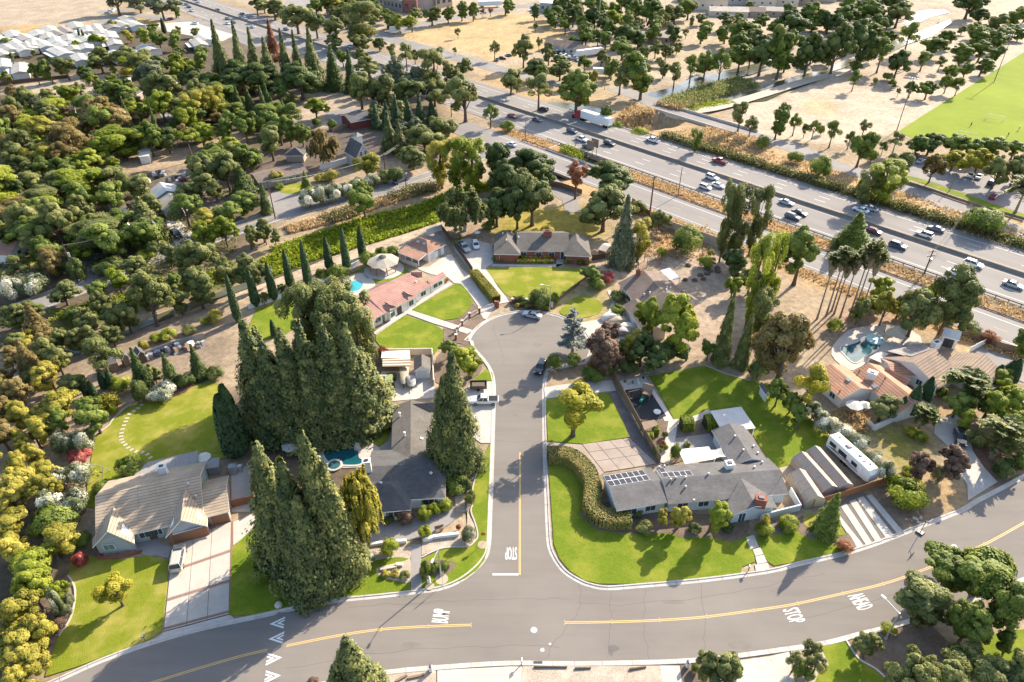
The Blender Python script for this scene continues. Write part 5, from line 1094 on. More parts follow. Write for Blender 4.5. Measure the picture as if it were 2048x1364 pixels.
def farhouse(label,x,y,w_,dp,rz,zr,ze,rm,wm,name='far_house',group='houses along the far edge'):
    c = G(x,y); o = thing(name,label,'house',c,rz,group)
    mb = MB().box((0,0,0),(w_,dp,ze)); mb.build('wall',M[wm],o,local=True)
    a = w_/2+.4; b = dp/2+.4; V = [(-a,-b,ze),(a,-b,ze),(a,b,ze),(-a,b,ze),(-a,0,zr),(a,0,zr)]
    m2 = MB().add(V,[(0,1,5,4),(2,3,4,5),(0,4,3),(1,2,5),(3,2,1,0)]); m2 .build('roof',RF[rm],o,local=True,uv=True)
    for k in range(3):MB().box((w_*(k-1)*.3,-dp/2-.02,ze*.35),(1.3,.08,1.2)).build('window',M['glass'],o,local=True)
    return o
farhouse('brown roofed farmhouse in the cluttered yard beyond the freeway',1127,100,19,9,R(-20),5.0,3,'umber','greyside',group=None); farhouse('brown roofed wing of the farmhouse beside a white trailer',1148,106,14,8,R(-25),4.6,3,'umber','greyside',group=None)
farhouse('long low tan roofed building beyond the riverside trees',1305,82,26,10,R(-14),5,3.2,'tanpale','tanwall',group=None)
for k,(x,y,w_,dp,a,zr,ze,wm)in enumerate(((1420,17,20,12,-5,9.5,6.5,'cream'),(1455,30,24,12,-8,5,3.2,'cream'),(1495,30,20,12,-10,5,3.2,'tanwall'),(1475,6,16,12,-5,9.5,6.5,'greyside'),(1520,12,18,12,-8,9.5,6.5,'cream'),(1545,30,18,10,-12,5,3.2,'tanwall'),(1562,10,20,12,-10,9.5,6.5,'cream'),(1600,6,22,12,-15,9,6.2,'tanwall'),(1640,0,20,12,-15,9,6.2,'cream'),(1385,2,18,12,0,6,3.4,'cream'),(1745,2,26,14,-20,6,3.4,'tanwall'),(1700,-2,22,12,-18,8,5.5,'cream'))):
    farhouse(f'{("tan", "cream", "beige", "pale")[k % 4]} roofed house in the row along the top right edge',x,y,w_,dp,R(a),zr,ze,'tanpale' if k%2 else 'umber',wm)
# ---- mobile home park: rows of long white roofs
MHM = [surf('mobile_home_siding_a',(.62,.58,.52),(.55,.51,.46),.5),surf('mobile_home_siding_b',(.45,.47,.49),(.40,.42,.44),.5)]
MHR = [roofmat('white_metal_roof',(.46,.43,.375),(.42,.39,.34),3.0,6,.9,.7,.1),roofmat('cream_metal_roof',(.40,.36,.30),(.36,.325,.275),3.0,6,.9,.7,.1),roofmat('grey_brown_roof',(.28,.235,.205),(.25,.21,.185),.4,1,.8,.8,.2)]
mh = [(30,80,0),(55,86,1),(30,96,0),(80,78,0),(100,84,1),(70,97,0),(60,104,1),(90,100,0),(120,78,2),(135,72,2),(115,92,0),(140,88,1),(150,97,0),(128,101,0),(165,84,0),(180,92,0),(150,108,1),(175,104,0),(195,66,1),(225,63,2),(245,58,1),(268,58,0),(258,48,1),(222,82,0),(232,96,1),(205,88,0),(48,108,0),(20,108,1),(8,92,0),(10,140,0),(45,150,1),(165,128,0),(190,126,1),(125,115,0),(240,122,0),(155,62,1),(178,70,0),(205,76,1),(105,70,0),(5,118,1),(300,108,0),(410,88,0),(400,97,1)]
WRD = ('white','cream','brown')
for k,(x,y,rm)in enumerate(mh):
    c = G(x,y); rz = R(-52+8*math.sin(k)); o = thing('mobile_home',f'{WRD[rm]} roofed mobile home in the park at the upper left','mobile home',c,rz,'mobile homes in the park')
    w_,dp = random.uniform(14,19),random.uniform(6.5,8); a = w_/2+.3; b = dp/2+.3
    MB().box((0,0,.3),(w_,dp,2.7)).build('wall',MHM[k%2],o,local=True)
    MB().add([(-a,-b,3),(a,-b,3),(a,b,3),(-a,b,3),(-a,0,3.9),(a,0,3.9)],[(0,1,5,4),(2,3,4,5),(0,4,3),(1,2,5),(3,2,1,0)]).build('roof',MHR[rm],o,local=True,uv=True)
    for j in(-1,0,1):MB().box((w_*j*.3,-dp/2-.02,1.2),(1.2,.08,1.0)).build('window',M['glass'],o,local=True)
    MB().box((0,-dp/2-1.4,2.3),(w_*.7,2.6,.12)).build('awning',MHM[0],o,local=True)
# ================================================================ VEGETATION
RNG = np.random.RandomState(11)
def unit(n,up=0.0):
    v = RNG.randn(n,3); v[:,2] += up; return v/np.linalg.norm(v,axis=1)[:,None]
def leaf_mesh(name,P,Nn,size,tint,asp=1.3,along=None):
    """one small folded-flat leaf spray per point: quads of given size facing Nn"""
    n = len(P); Nn = Nn/np.linalg.norm(Nn,axis=1)[:,None]
    r = along if along is not None else unit(n)
    u = r-Nn*(r*Nn).sum(1)[:,None]; u/=(np.linalg.norm(u,axis=1)[:,None]+1e-9); v = np.cross(Nn,u)
    size = np.asarray(size)[:,None]; a = u*size*asp*0.5; b = v*size*0.5
    V = np.stack([P-a,P+b*0.9,P+a,P-b*0.9],1).reshape(-1,3)
    me = bpy.data.meshes.new(name); me.vertices.add(4*n); me.vertices.foreach_set('co',V.astype(np.float32).ravel())
    me.loops.add(4*n); me.loops.foreach_set('vertex_index',np.arange(4*n,dtype=np.int32)); me.polygons.add(n)
    me.polygons.foreach_set('loop_start',np.arange(0,4*n,4,dtype=np.int32))
    at = me.attributes.new('tint','FLOAT','FACE'); at.data.foreach_set('value',np.clip(tint,0,1).astype(np.float32))
    me.materials.append(None); me.update(calc_edges=True)
    return me
def clumps(C,Rr,per,size,flat=1.0,jitter=0.55,tvar=0.20,down=0.0,core=True,upb=0.15,floor=None,axis=None):
    """leaf sprays over the skins of many small clumps"""
    P = []; Nn = []; S_ = []; Ti = []; mid_ = np.array([np.mean(C[:,0]),np.mean(C[:,1]),0])
    for c,r in zip(C,Rr):
        mid_[2] = np.mean(C[:,2])if axis is None else c[2]-axis
        n = max(12,int(per*(r/np.mean(Rr))**1.6)); d = unit(n,0.25)
        rad = r*(0.70+0.36*RNG.rand(n))[:,None]; p = d*rad; p[:,2] *=flat; p[:,2] -= down*RNG.rand(n)**2*r
        P.append(c+p); oc = c-mid_; oc = oc/(np.linalg.norm(oc)+1e-6); nn = d*0.70+oc*0.45+unit(n)*jitter*.62; nn[:,2] += upb; Nn.append(nn)
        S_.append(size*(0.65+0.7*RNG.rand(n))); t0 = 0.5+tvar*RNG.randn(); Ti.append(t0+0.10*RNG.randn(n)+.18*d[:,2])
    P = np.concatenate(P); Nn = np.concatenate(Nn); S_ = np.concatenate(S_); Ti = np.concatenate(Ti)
    if floor is not None:k = P[:,2]>floor; P,Nn,S_,Ti = P[k],Nn[k],S_[k],Ti[k]
    return P,Nn,S_,Ti
PROTO = {}
def mesh_of(mb,name,mat,smooth=True):
    me = bpy.data.meshes.new(name); me.from_pydata(mb.v,[],mb.f); me.materials.append(mat)
    me.polygons.foreach_set('use_smooth',[smooth]*len(mb.f)); me.update(); return me
def trunk_mesh(name,top,r,limbs,mat,lean=(0,0)):
    mb = MB(); pts = [Vector((lean[0]*t*t,lean[1]*t*t,top*t))for t in(0,.12,.35,.65,1)]
    rr = [r*1.35,r,r*.85,r*.65,r*.35]
    for i in range(4):mb.tube(pts[i],pts[i+1],rr[i],rr[i+1],7,0,False)
    for q,f in limbs:
        a = pts[0].lerp(pts[4],f)if lean ==(0,0)else pts[2]; q = Vector(q); m_ = a.lerp(q,.55)+Vector((0,0,-.05*(q-a).length))
        mb.tube(a,m_,r*.42,r*.28,5,0,False); mb.tube(m_,q,r*.28,r*.10,5,0,False)
    return mesh_of(mb,name,mat)
def ell(n,c,rad,inner=0.55,zmin=-1):
    d = unit(n*3); d = d[d[:,2]>zmin][:n]; f = (inner+(1-inner)*RNG.rand(len(d))**0.6)[:,None]
    return np.array(c)+d*np.array(rad)*f
def proto_oak(i,R0=4.0,size=0.27,zc=5.3,rz=4.4):
    C = []; Rr = []
    for _ in range(7):
        d = unit(1,.15)[0]; f = RNG.uniform(.30,.62); lc = np.array((0,0,zc))+d*np.array((R0,R0,rz))*f; lr = RNG.uniform(1.25,1.95)
        c = lc+unit(11,.2)*lr*RNG.uniform(.55,1.0,11)[:,None]; C.append(c); Rr.append(RNG.uniform(.42,.95,11))
    C = np.concatenate(C); Rr = np.concatenate(Rr); k = C[:,2]>.9; C,Rr = C[k],Rr[k]
    P,Nn,S_,Ti = clumps(C,Rr,215,size,0.85,.6,.2,.15)
    lim = [(C[k],RNG.uniform(.3,.8))for k in RNG.choice(len(C),10,False)]
    return[('trunk',trunk_mesh('trunk',5.0,0.3,lim,M['bark'])),('crown',leaf_mesh('crown',P,Nn,S_,Ti))],R0,10.0
def proto_rw(i,R0=2.7,per=88,size=0.19,power=0.85,gap=0.62,droop=.16):
    """whorls of leafy boughs with dark gaps between them"""
    P = []; Nn = []; Ti = []; z = .7; ph = RNG.rand(3)*6.28
    while z<9.85:
        env = R0*(1-z/10.0)**power+.06; k = max(3,int(6.283*env/gap)); a0 = RNG.rand()*6.28
        for j in range(k):
            a = a0+6.283*(j+RNG.uniform(-.3,.3))/k; L_ = env*RNG.uniform(.70,1.14)*(1+.12*math.sin(2*a+ph[0])+.10*math.sin(3*a+z*1.3+ph[1])); m = int(per*(.35+.65*L_/R0))+8
            t = .42+.58*RNG.rand(m)**.75; wd = (.13+.10*L_)*(1.15-.45*t); s_ = RNG.randn(m)*wd; q = RNG.randn(m)*(.10+.05*L_)
            P.append(np.stack([math.cos(a)*L_*t-math.sin(a)*s_,math.sin(a)*L_*t+math.cos(a)*s_,z+RNG.uniform(-.15,.15)+.12*L_*t-droop*L_*t*t-.35*np.abs(s_)+q],1))
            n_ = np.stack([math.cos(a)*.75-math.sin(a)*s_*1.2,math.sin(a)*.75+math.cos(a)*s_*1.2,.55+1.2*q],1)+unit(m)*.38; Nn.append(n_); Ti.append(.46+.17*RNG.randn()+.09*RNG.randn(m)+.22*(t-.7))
        z += .26+.10*env
    P = np.concatenate(P); P[:,2] = np.maximum(P[:,2],.15); Nn = np.concatenate(Nn); Ti = np.concatenate(Ti)
    return[('trunk',trunk_mesh('trunk',9.2,0.2,[],M['bark'])),('crown',leaf_mesh('crown',P,Nn,size*(.6+.8*RNG.rand(len(P))),Ti))],R0,10.0
def proto_cyp(i,R0=0.75):
    n = 3200; z = RNG.rand(n)**0.9*9.9; env = R0*np.minimum(1.0,(z+.3)/1.6)*(1-(z/10.05)**2.2)**0.8+0.03
    a = RNG.rand(n)*6.283; rr = env*(0.75+.3*RNG.rand(n)); P = np.stack([np.cos(a)*rr,np.sin(a)*rr,z],1)
    Nn = np.stack([np.cos(a),np.sin(a),np.full(n,.25)],1)+unit(n)*.5
    al = np.tile([0,0,1.0],(n,1))+unit(n)*.25; Ti = .5+.2*RNG.randn(n)
    return[('trunk',trunk_mesh('trunk',8,.12,[],M['bark'])),('crown',leaf_mesh('crown',P,Nn,np.full(n,.26),Ti,2.2,al))],R0,10.0
def proto_tall(i):
    C = []
    for k in range(34):
        z = RNG.uniform(1.6,9.3); e = 1.9*math.sin(min(1,(z-1.2)/8.8)*2.7)+.3; a = RNG.rand()*6.28; r = e*RNG.rand()**.5
        C.append((math.cos(a)*r,math.sin(a)*r,z))
    C = np.array(C); Rr = RNG.uniform(.45,.95,len(C)); P,Nn,S_,Ti = clumps(C,Rr,330,.19,1.15,.6,.18,.5)
    lim = [(C[k],RNG.uniform(.3,.9))for k in RNG.choice(len(C),9,False)]
    return[('trunk',trunk_mesh('trunk',8.2,.2,lim,M['bark'])),('crown',leaf_mesh('crown',P,Nn,S_,Ti))],2.0,10.0
def proto_weep(i):
    C = ell(34,(0,0,6.0),(2.6,2.6,3.2),.6); Rr = RNG.uniform(.5,.9,len(C)); P = []; Nn = []; Ti = []
    for c,r in zip(C,Rr):
        m = 9
        for s_ in range(m):
            d = unit(1,.3)[0]*r; L_ = RNG.uniform(.8,2.2)*(0.6+c[2]/12); k = int(26*L_); t = RNG.rand(k)
            q = c+d*.9; pts = np.stack([q[0]+d[0]*.3*t+.07*RNG.randn(k),q[1]+d[1]*.3*t+.07*RNG.randn(k),np.maximum(.3,q[2]-L_*t)],1)
            P.append(pts); Nn.append(np.tile([d[0],d[1],.5],(k,1))+unit(k)*.5); Ti.append(np.full(k,.5+.15*RNG.randn())+.15*RNG.randn(k))
    P = np.concatenate(P); Nn = np.concatenate(Nn); Ti = np.concatenate(Ti); n = len(P); al = np.tile([0,0,1.0],(n,1))+unit(n)*.35
    lim = [(C[k],RNG.uniform(.35,.8))for k in range(9)]
    return[('trunk',trunk_mesh('trunk',6,.2,lim,M['palebark'])),('crown',leaf_mesh('crown',P,Nn,np.full(n,.26),Ti,1.9,al))],2.9,10.0
def proto_cedar(i):
    P = []; Nn = []; Ti = []; lim = []; z = 2.0
    while z<9.8:
        e = 3.4*(1-(z/10.4))**.75*RNG.uniform(.8,1.1); k = RNG.randint(4,7)
        for j in range(k):
            a = RNG.rand()*6.28; L_ = e*RNG.uniform(.6,1.0); m = int(95*L_+30); t = .25+.75*RNG.rand(m)**.7
            wd = .32*L_*(1-.4*t); s_ = RNG.randn(m)*wd*.5; x = math.cos(a)*L_*t-math.sin(a)*s_; y = math.sin(a)*L_*t+math.cos(a)*s_
            P.append(np.stack([x,y,z+.10*t*L_-.12*np.abs(s_)+.08*RNG.randn(m)],1)); Nn.append(np.tile([0,0,1.0],(m,1))+unit(m)*.55)
            Ti.append(.5+.18*RNG.randn()+.15*RNG.randn(m)); lim.append(((math.cos(a)*L_*.8,math.sin(a)*L_*.8,z+.1),z/9.6))
        z += RNG.uniform(.5,.85)
    P = np.concatenate(P); Nn = np.concatenate(Nn); Ti = np.concatenate(Ti)
    return[('trunk',trunk_mesh('trunk',9.6,.2,lim,M['palebark'])),('crown',leaf_mesh('crown',P,Nn,RNG.uniform(.16,.3,len(P)),Ti))],3.4,10.0
def proto_pine(i):
    C = ell(26,(0,0,8.0),(3.3,3.3,1.1),.35,-.5); Rr = RNG.uniform(.6,1.05,len(C)); P,Nn,S_,Ti = clumps(C,Rr,260,.3,.7)
    lim = [(C[k],.85)for k in range(8)]
    return[('trunk',trunk_mesh('trunk',7.6,.26,lim,M['bark'])),('crown',leaf_mesh('crown',P,Nn,S_,Ti))],4.0,10.0
def proto_shrub(i):
    C = ell(16,(0,0,1.35),(1.35,1.35,1.0),.55,-.45); Rr = RNG.uniform(.5,.85,len(C)); P,Nn,S_,Ti = clumps(C,Rr,330,.155,.95,.55,.2,floor=.02)
    return[('stems',trunk_mesh('stems',1.2,.1,[(C[k],.2)for k in range(6)],M['bark'])),('foliage',leaf_mesh('foliage',P,Nn,S_,Ti))],2.0,3.0
def proto_young(i):
    C = ell(15,(0,0,6.2),(2.6,2.6,2.8),.3); Rr = RNG.uniform(.7,1.2,len(C)); P,Nn,S_,Ti = clumps(C,Rr,260,.28,.95,.6)
    lim = [(C[k],RNG.uniform(.4,.8))for k in range(9)]
    return[('trunk',trunk_mesh('trunk',6.0,.26,lim,M['bark'])),('crown',leaf_mesh('crown',P,Nn,S_,Ti))],3.5,10.0
def proto_bare(i):
    mb = MB()
    def grow(p,d,L_,r,k):
        q = p+d*L_; mb.tube(p,q,r,r*.6,4,0,False)
        if k:
            for _ in range(3):grow(q,(d+Vector(unit(1)[0])*.55+Vector((0,0,.15))).normalized(),L_*.72,r*.55,k-1)
    grow(Vector((0,0,0)),Vector((0,0,1)),3.0,.28,5)
    return[('trunk',mesh_of(mb,'trunk',M['palebark']))],3.0,10.0
def frond(mbP,mbN,mbT,mbA,c,a,el,L_,n,droop):
    t = np.linspace(.12,1,n); r = L_*(t*math.cos(el)); z = L_*(t*math.sin(el)-droop*t*t)
    for s_ in(-1,1):
        off = s_*.22*L_*np.sin(np.pi*np.clip(t*.95+.05,0,1))*.7
        x = c[0]+math.cos(a)*r-math.sin(a)*off*.6; y = c[1]+math.sin(a)*r+math.cos(a)*off*.6
        mbP.append(np.stack([x,y,c[2]+z-np.abs(off)*.35],1)); mbN.append(np.tile([-math.cos(a)*.3,-math.sin(a)*.3,1.0],(n,1))+unit(n)*.3)
        al = np.tile([math.cos(a)*.6-math.sin(a)*s_*.8,math.sin(a)*.6+math.cos(a)*s_*.8,-.5],(n,1)); mbA.append(al); mbT.append(np.full(n,.5+.15*RNG.randn())+.12*RNG.randn(n))
def proto_palm(i,L_=2.6,H=10.0,nf=34,skirt=False,tr=.2):
    P = []; Nn = []; Ti = []; A = []; c = (0,0,H-L_*.5)
    for k in range(nf):frond(P,Nn,Ti,A,c,RNG.rand()*6.28,RNG.uniform(-.35,1.25),L_*RNG.uniform(.8,1.05),13,RNG.uniform(.25,.55))
    P = np.concatenate(P); Nn = np.concatenate(Nn); Ti = np.concatenate(Ti); A = np.concatenate(A)
    parts = [('trunk',trunk_mesh('trunk',H-L_*.5,tr,[],M['palmtrunk'])),('fronds',leaf_mesh('fronds',P,Nn,np.full(len(P),.17*L_),Ti,2.6,A))]
    if skirt:
        n = 900; z = c[2]-RNG.rand(n)**.8*2.2; a = RNG.rand(n)*6.28; rr = (.75-.28*(c[2]-z))*(.6+.5*RNG.rand(n)); rr = np.maximum(rr,.15)
        Q = np.stack([np.cos(a)*rr,np.sin(a)*rr,z],1); Nq = np.stack([np.cos(a),np.sin(a),np.full(n,.3)],1)+unit(n)*.3
        mk_ = leaf_mesh('dead_fronds',Q,Nq,np.full(n,.22),.5+.2*RNG.randn(n),3.0,np.tile([0,0,1.0],(n,1))+unit(n)*.3); parts.append(('dead_fronds',mk_))
    return parts,L_*.95,H
def proto_spiky(i):
    n = 700; d = unit(n,.5); P = d*RNG.uniform(.3,1.0,n)[:,None]*np.array([1.6,1.6,1.4]); P[:,2] = np.abs(P[:,2])+.4
    return[('stems',trunk_mesh('stems',1.0,.15,[],M['bark'])),('foliage',leaf_mesh('foliage',P,unit(n),np.full(n,.22),.5+.2*RNG.randn(n),4.0,d))],1.7,2.2
def proto_column(i):
    n = 2600; z = RNG.rand(n)*9.7; e = 1.05*np.minimum(1,(z+.4)/1.5)*(1-(z/10)**3)**.7; a = RNG.rand(n)*6.28; rr = e*(.8+.25*RNG.rand(n))
    P = np.stack([np.cos(a)*rr,np.sin(a)*rr,z+.2],1); Nn = np.stack([np.cos(a),np.sin(a),np.full(n,.2)],1)+unit(n)*.5
    return[('trunk',trunk_mesh('trunk',7,.12,[],M['bark'])),('crown',leaf_mesh('crown',P,Nn,np.full(n,.34),.5+.2*RNG.randn(n),1.8,np.tile([0,0,1.0],(n,1))+unit(n)*.4))],1.1,10.0
KN = {'oak':(proto_oak,7),'rw':(proto_rw,4),'con':(lambda i:proto_rw(i,2.6,60,.22,.95,.72,.3),3),'cyp':(proto_cyp,2),'tall':(proto_tall,3),'weep':(proto_weep,2),'ced':(proto_cedar,1),'pine':(proto_pine,1),'shr':(proto_shrub,4),'young':(proto_young,3),'bare':(proto_bare,1),'fan':(lambda i:proto_palm(i,1.5,10.0,40,True,.13),2),'palm':(lambda i:proto_palm(i,3.6,7.0,40,False,.3),1),'spk':(proto_spiky,1),'col':(proto_column,1)}
for k,(f,n)in KN.items():PROTO[k] = [f(i)for i in range(n)]
NAMES = {'oak':('leafy_tree','tree'),'rw':('redwood_tree','redwood'),'con':('conifer','conifer'),'cyp':('cypress','cypress'),'tall':('tall_tree','tree'),'weep':('weeping_tree','tree'),'ced':('cedar','cedar'),'pine':('umbrella_pine','pine'),'shr':('shrub','shrub'),'young':('small_tree','tree'),'bare':('bare_tree','tree'),'fan':('fan_palm','palm'),'palm':('feather_palm','palm'),'spk':('spiky_plant','plant'),'col':('columnar_shrub','shrub')}
KW = {'oak':'round crowned tree','rw':'tall redwood','con':'pointed conifer','cyp':'slim pointed cypress','tall':'tall narrow tree','weep':'drooping tree','ced':'tiered cedar','pine':'flat topped umbrella pine','shr':'rounded shrub','young':'loose open tree','bare':'leafless tree','fan':'slender fan palm','palm':'feathery palm','spk':'spiky plant','col':'upright columnar shrub'}
CW = {'olive':'olive green','green':'mid green','bright':'bright green','dark':'dark green','redwood':'dense green','cypress':'dark green','gold':'golden brown','yellow':'yellow','mimosa':'yellow green','grey':'grey green','blue':'silvery blue grey','rust':'rusty orange','purple':'purple leaved','white':'white flowering','red':'red flowering','hedge':'clipped','palm':'green','weed':'lush green','drybush':'brownish'}
THATCH_LEAF = leafmat('dead_frond_thatch',(0.16,0.11,0.06),(0.30,0.22,0.13),(0.45,0.35,0.22),.1)
SETS = {}
def plant(kind,col,base,h,w_,area,label=None,group=None,rz=None,tilt=None):
    parts,R0,H0 = PROTO[kind][RNG.randint(len(PROTO[kind]))]; nm,cat = NAMES[kind]
    if kind =='oak':nm = {'olive':'olive_green_tree','green':'green_tree','dark':'dark_evergreen_tree','mimosa':'yellow_green_tree','bright':'bright_green_tree','gold':'golden_tree','yellow':'yellow_tree','grey':'grey_green_tree','purple':'purple_tree'}.get(col,'leafy_tree')
    o = thing(nm,label or f'{CW[col]} {KW[kind]} {area}',cat,base,RNG.rand()*6.28 if rz is None else rz,group or f'{cat}s {area}')
    if tilt:o.rotation_euler = tilt
    o.scale = (w_/2/R0,w_/2/R0,h/H0)
    for pn,me in parts:
        c = bpy.data.objects.new(pn,me); COL.objects.link(c); c.parent = o
        if pn in('crown','foliage','fronds','dead_fronds'):
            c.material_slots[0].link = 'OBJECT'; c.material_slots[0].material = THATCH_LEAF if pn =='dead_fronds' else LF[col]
    return o
CRN = {'oak':(.88,.54,.85),'young':(.70,.63,.8),'tall':(.86,.56,1.3),'weep':(.9,.53,1.0),'shr':(1.0,.5,.7),'pine':(.3,.83,.3),'spk':(1,.5,.6)}
def fit(k,x0,y0,x1,y1):
    """size and foot of a plant from the outline of its crown: (share of the height that is crown, level of its middle, least height to width)"""
    fr,mid,least = CRN.get(k,(1.0,.5,1.2)); cx = (x0+x1)/2; cy = (y0+y1)/2; wp = x1-x0; hp = y1-y0
    thd = PITCH+math.atan((cy-682)/FPX); cone = k in('rw','con','cyp','col','palm','fan'); h = 5.0
    for _ in range(8):
        base = G(cx,cy,h*mid); d = PROJ((base.x,base.y,h*mid))[2]; s_ = FPX/d
        lean = abs(cx-1024)/(2637-cy); vh = h*fr*math.cos(thd)
        if cone:
            w_ = max(wp/s_-vh*lean*.6,wp*.72/s_); hc = (hp/s_-.5*w_*math.sin(thd))/math.cos(thd)
        else:
            w_ = math.sqrt(max((wp/s_)**2-(vh*lean)**2,(wp*.6/s_)**2)); hc = math.sqrt(max((hp/s_)**2-(w_*math.sin(thd))**2,0))/math.cos(thd)
        h = .5*h+.5*max(hc,least*w_,.5)/fr
    base = G(cx,cy,h*mid); return Vector((base.x,base.y,0)),h,w_
def items_of(txt):
    for e in txt.split(';'):e = e.split(' ',6); yield tuple(e[:2])+tuple(float(v)for v in e[2:6])+tuple(e[6:])
def trees(tile,area,items,hmax=None):
    for it in(items_of(items)if isinstance(items,str)else items):
        k,c = it[0],it[1]; b = it[2:6]; lab = it[6]if len(it)>6 else None
        if tile is not None:(p0,p1) = T(tile,(b[0],b[1]),(b[2],b[3])); b = (p0[0],p0[1],p1[0],p1[1])
        base,h,w_ = fit(k,*b)
        if k in('oak','young'):h = min(h,1.75*w_)
        base.z = min(0,th(base.x,base.y))+(0.05 if k=='shr' else 0)
        plant(k,c,base,h*(1.12 if k=='oak' else 1.03),w_*(1.28 if k=='oak' else 1.2),area,lab)
def ztrees(x0,y0,s_,area,items):
    trees(None,area,[(i[0],i[1],x0+i[2]/s_,y0+i[3]/s_,x0+i[4]/s_,y0+i[5]/s_)+tuple(i[6:])for i in items_of(items)])
def tips(area,col,w_,pts,kind='rw'):
    """conifers given by tip pixel and by the picture row of their foot"""
    for ax,ay,by in pts:standing(kind,col,ax+(1024-ax)*(by-ay)/(2637-ay),by,ay,w_*RNG.uniform(.9,1.12),area)
def standing(kind,col,bx,by,ty,w_,area,label=None,lean=None):
    """tree whose foot and tip both show"""
    b = G(bx,by); lo,hi = 0.5,60.0
    for _ in range(40):
        m_ = (lo+hi)/2
        if PROJ((b.x,b.y,m_))[1]>ty:lo = m_
        else:hi = m_
    return plant(kind,col,Vector((b.x,b.y,min(0,th(b.x,b.y)))),lo,w_,area,label)
trees(0,'among the mobile homes','oak green 865 160 945 225;cyp cypress 1282 150 1325 262;cyp cypress 622 235 650 335;cyp cypress 652 240 682 340;oak drybush 500 230 555 272;oak bright 715 280 830 360;oak bright 575 335 660 390;oak green 10 290 95 370;oak green 205 440 330 650;oak green 310 445 450 640;oak olive 430 450 610 620;oak olive 690 385 890 560;oak olive 930 380 1140 540;oak bright 1090 240 1200 350;oak green 1200 250 1340 385;oak green 1310 260 1450 390;oak mimosa 985 260 1090 320;oak green 1160 180 1260 260;young drybush 1395 210 1450 270;oak olive 1515 215 1590 290;oak green 35 520 95 570;oak olive 0 560 90 680;young olive 50 430 130 480;oak olive 240 400 290 450;oak green 610 520 700 610;oak dark 620 560 760 640;oak dark 1200 430 1340 560;oak olive 1390 380 1480 470;shr green 300 350 350 400;shr green 460 370 500 400')
trees(0,'beside the mown dry field','oak bright 880 530 940 590;shr mimosa 950 545 1060 600;oak bright 470 670 650 840;oak olive 140 690 300 880;oak olive 270 700 430 860;oak grey 240 790 400 890;con dark 130 740 230 900;oak green 0 700 130 900;oak green 800 640 1030 810;cyp cypress 785 645 805 720')
trees(0,'in the wooded yards at upper left','oak green 1490 400 1670 570;oak bright 1330 440 1500 640;oak grey 1060 490 1330 690;oak olive 1150 570 1400 830;oak bright 0 840 180 1050;oak bright 150 870 340 1040;oak green 350 850 500 950;oak bright 430 920 560 1030;oak purple 500 880 620 960;oak gold 690 780 1040 1080;oak bright 1000 780 1190 960;con olive 960 780 1060 1050;con dark 1190 830 1290 1180;con dark 1370 850 1440 1010;tall mimosa 1450 710 1640 980;tall mimosa 1630 700 1780 940;oak dark 1450 790 1680 990;oak dark 1420 560 1600 690;oak green 1590 580 1780 720;oak green 1090 950 1270 1220;oak dark 1250 980 1400 1200;oak bright 1500 980 1720 1160;oak green 1700 920 1880 1130;oak green 1860 900 2048 1120;con dark 1840 680 1960 930;con dark 1930 690 2048 930;oak olive 1000 880 1100 980;oak olive 0 1050 300 1340;oak mimosa 200 900 480 1150;tall gold 420 980 660 1260;oak gold 600 960 760 1100;oak mimosa 650 1080 870 1250;oak mimosa 850 1030 1010 1160;oak green 0 1180 180 1364;oak mimosa 150 1150 420 1364;oak gold 400 1150 620 1364;oak olive 600 1200 800 1330;oak olive 1540 1200 1760 1500;oak olive 1690 1210 1910 1500;con dark 1640 650 1720 730')
_t = standing('pine','bright',386,322,256,9.5,'','bright green umbrella pine with tall bare trunk above the dry strip')
trees(None,'in the tall grove at upper left','con redwood 412 45 462 165;con redwood 455 48 500 170;con redwood 485 60 530 172;con rust 525 40 560 120 tall conifer with rusty dead top in the upper left grove;con redwood 510 78 560 175;con redwood 548 62 590 172;con redwood 575 65 612 170;con redwood 598 60 650 175;con dark 640 92 690 180;con dark 682 100 718 184;con redwood 460 80 505 185;bare grey 520 105 556 165 pale leafless tree standing among the dark conifers;con dark 610 110 650 178;con redwood 430 90 470 180;oak dark 500 140 570 185;oak dark 560 135 640 180;oak dark 425 130 500 180')
trees(1,'in the wooded yards left of the freeway','oak olive 120 640 260 800;oak olive 200 720 320 860;con dark 0 700 110 980;con dark 80 760 180 960;con dark 160 790 270 960;con dark 40 640 130 900;oak bright 390 800 560 940;oak green 90 930 280 1140;oak green 190 930 330 1150;oak green 300 960 420 1150;oak olive 0 990 220 1260;shr green 450 940 520 1010;shr green 570 950 640 1040;oak olive 720 560 940 840;oak olive 880 590 1110 860;oak grey 1020 490 1200 720;oak grey 1160 540 1340 740;oak olive 800 470 1000 620;young grey 980 380 1080 590;oak olive 780 380 900 500;tall olive 1330 400 1520 700;oak olive 1490 500 1620 690;oak olive 1520 620 1820 940;oak olive 1310 630 1540 830;oak dark 1090 660 1330 800;oak green 640 400 740 520')
standing('weep','gold',648,330,255,11,'','golden drooping tree at the edge of the ploughed plot')
trees(1,'in the dark row behind the grey gabled house','con cypress 900 830 1010 1030;con cypress 985 800 1100 1045;con cypress 1060 760 1180 1060;con cypress 1150 770 1280 1060;con cypress 1250 750 1370 1055;con cypress 1340 780 1470 1045;con redwood 985 890 1130 1220;con redwood 1080 960 1210 1230')
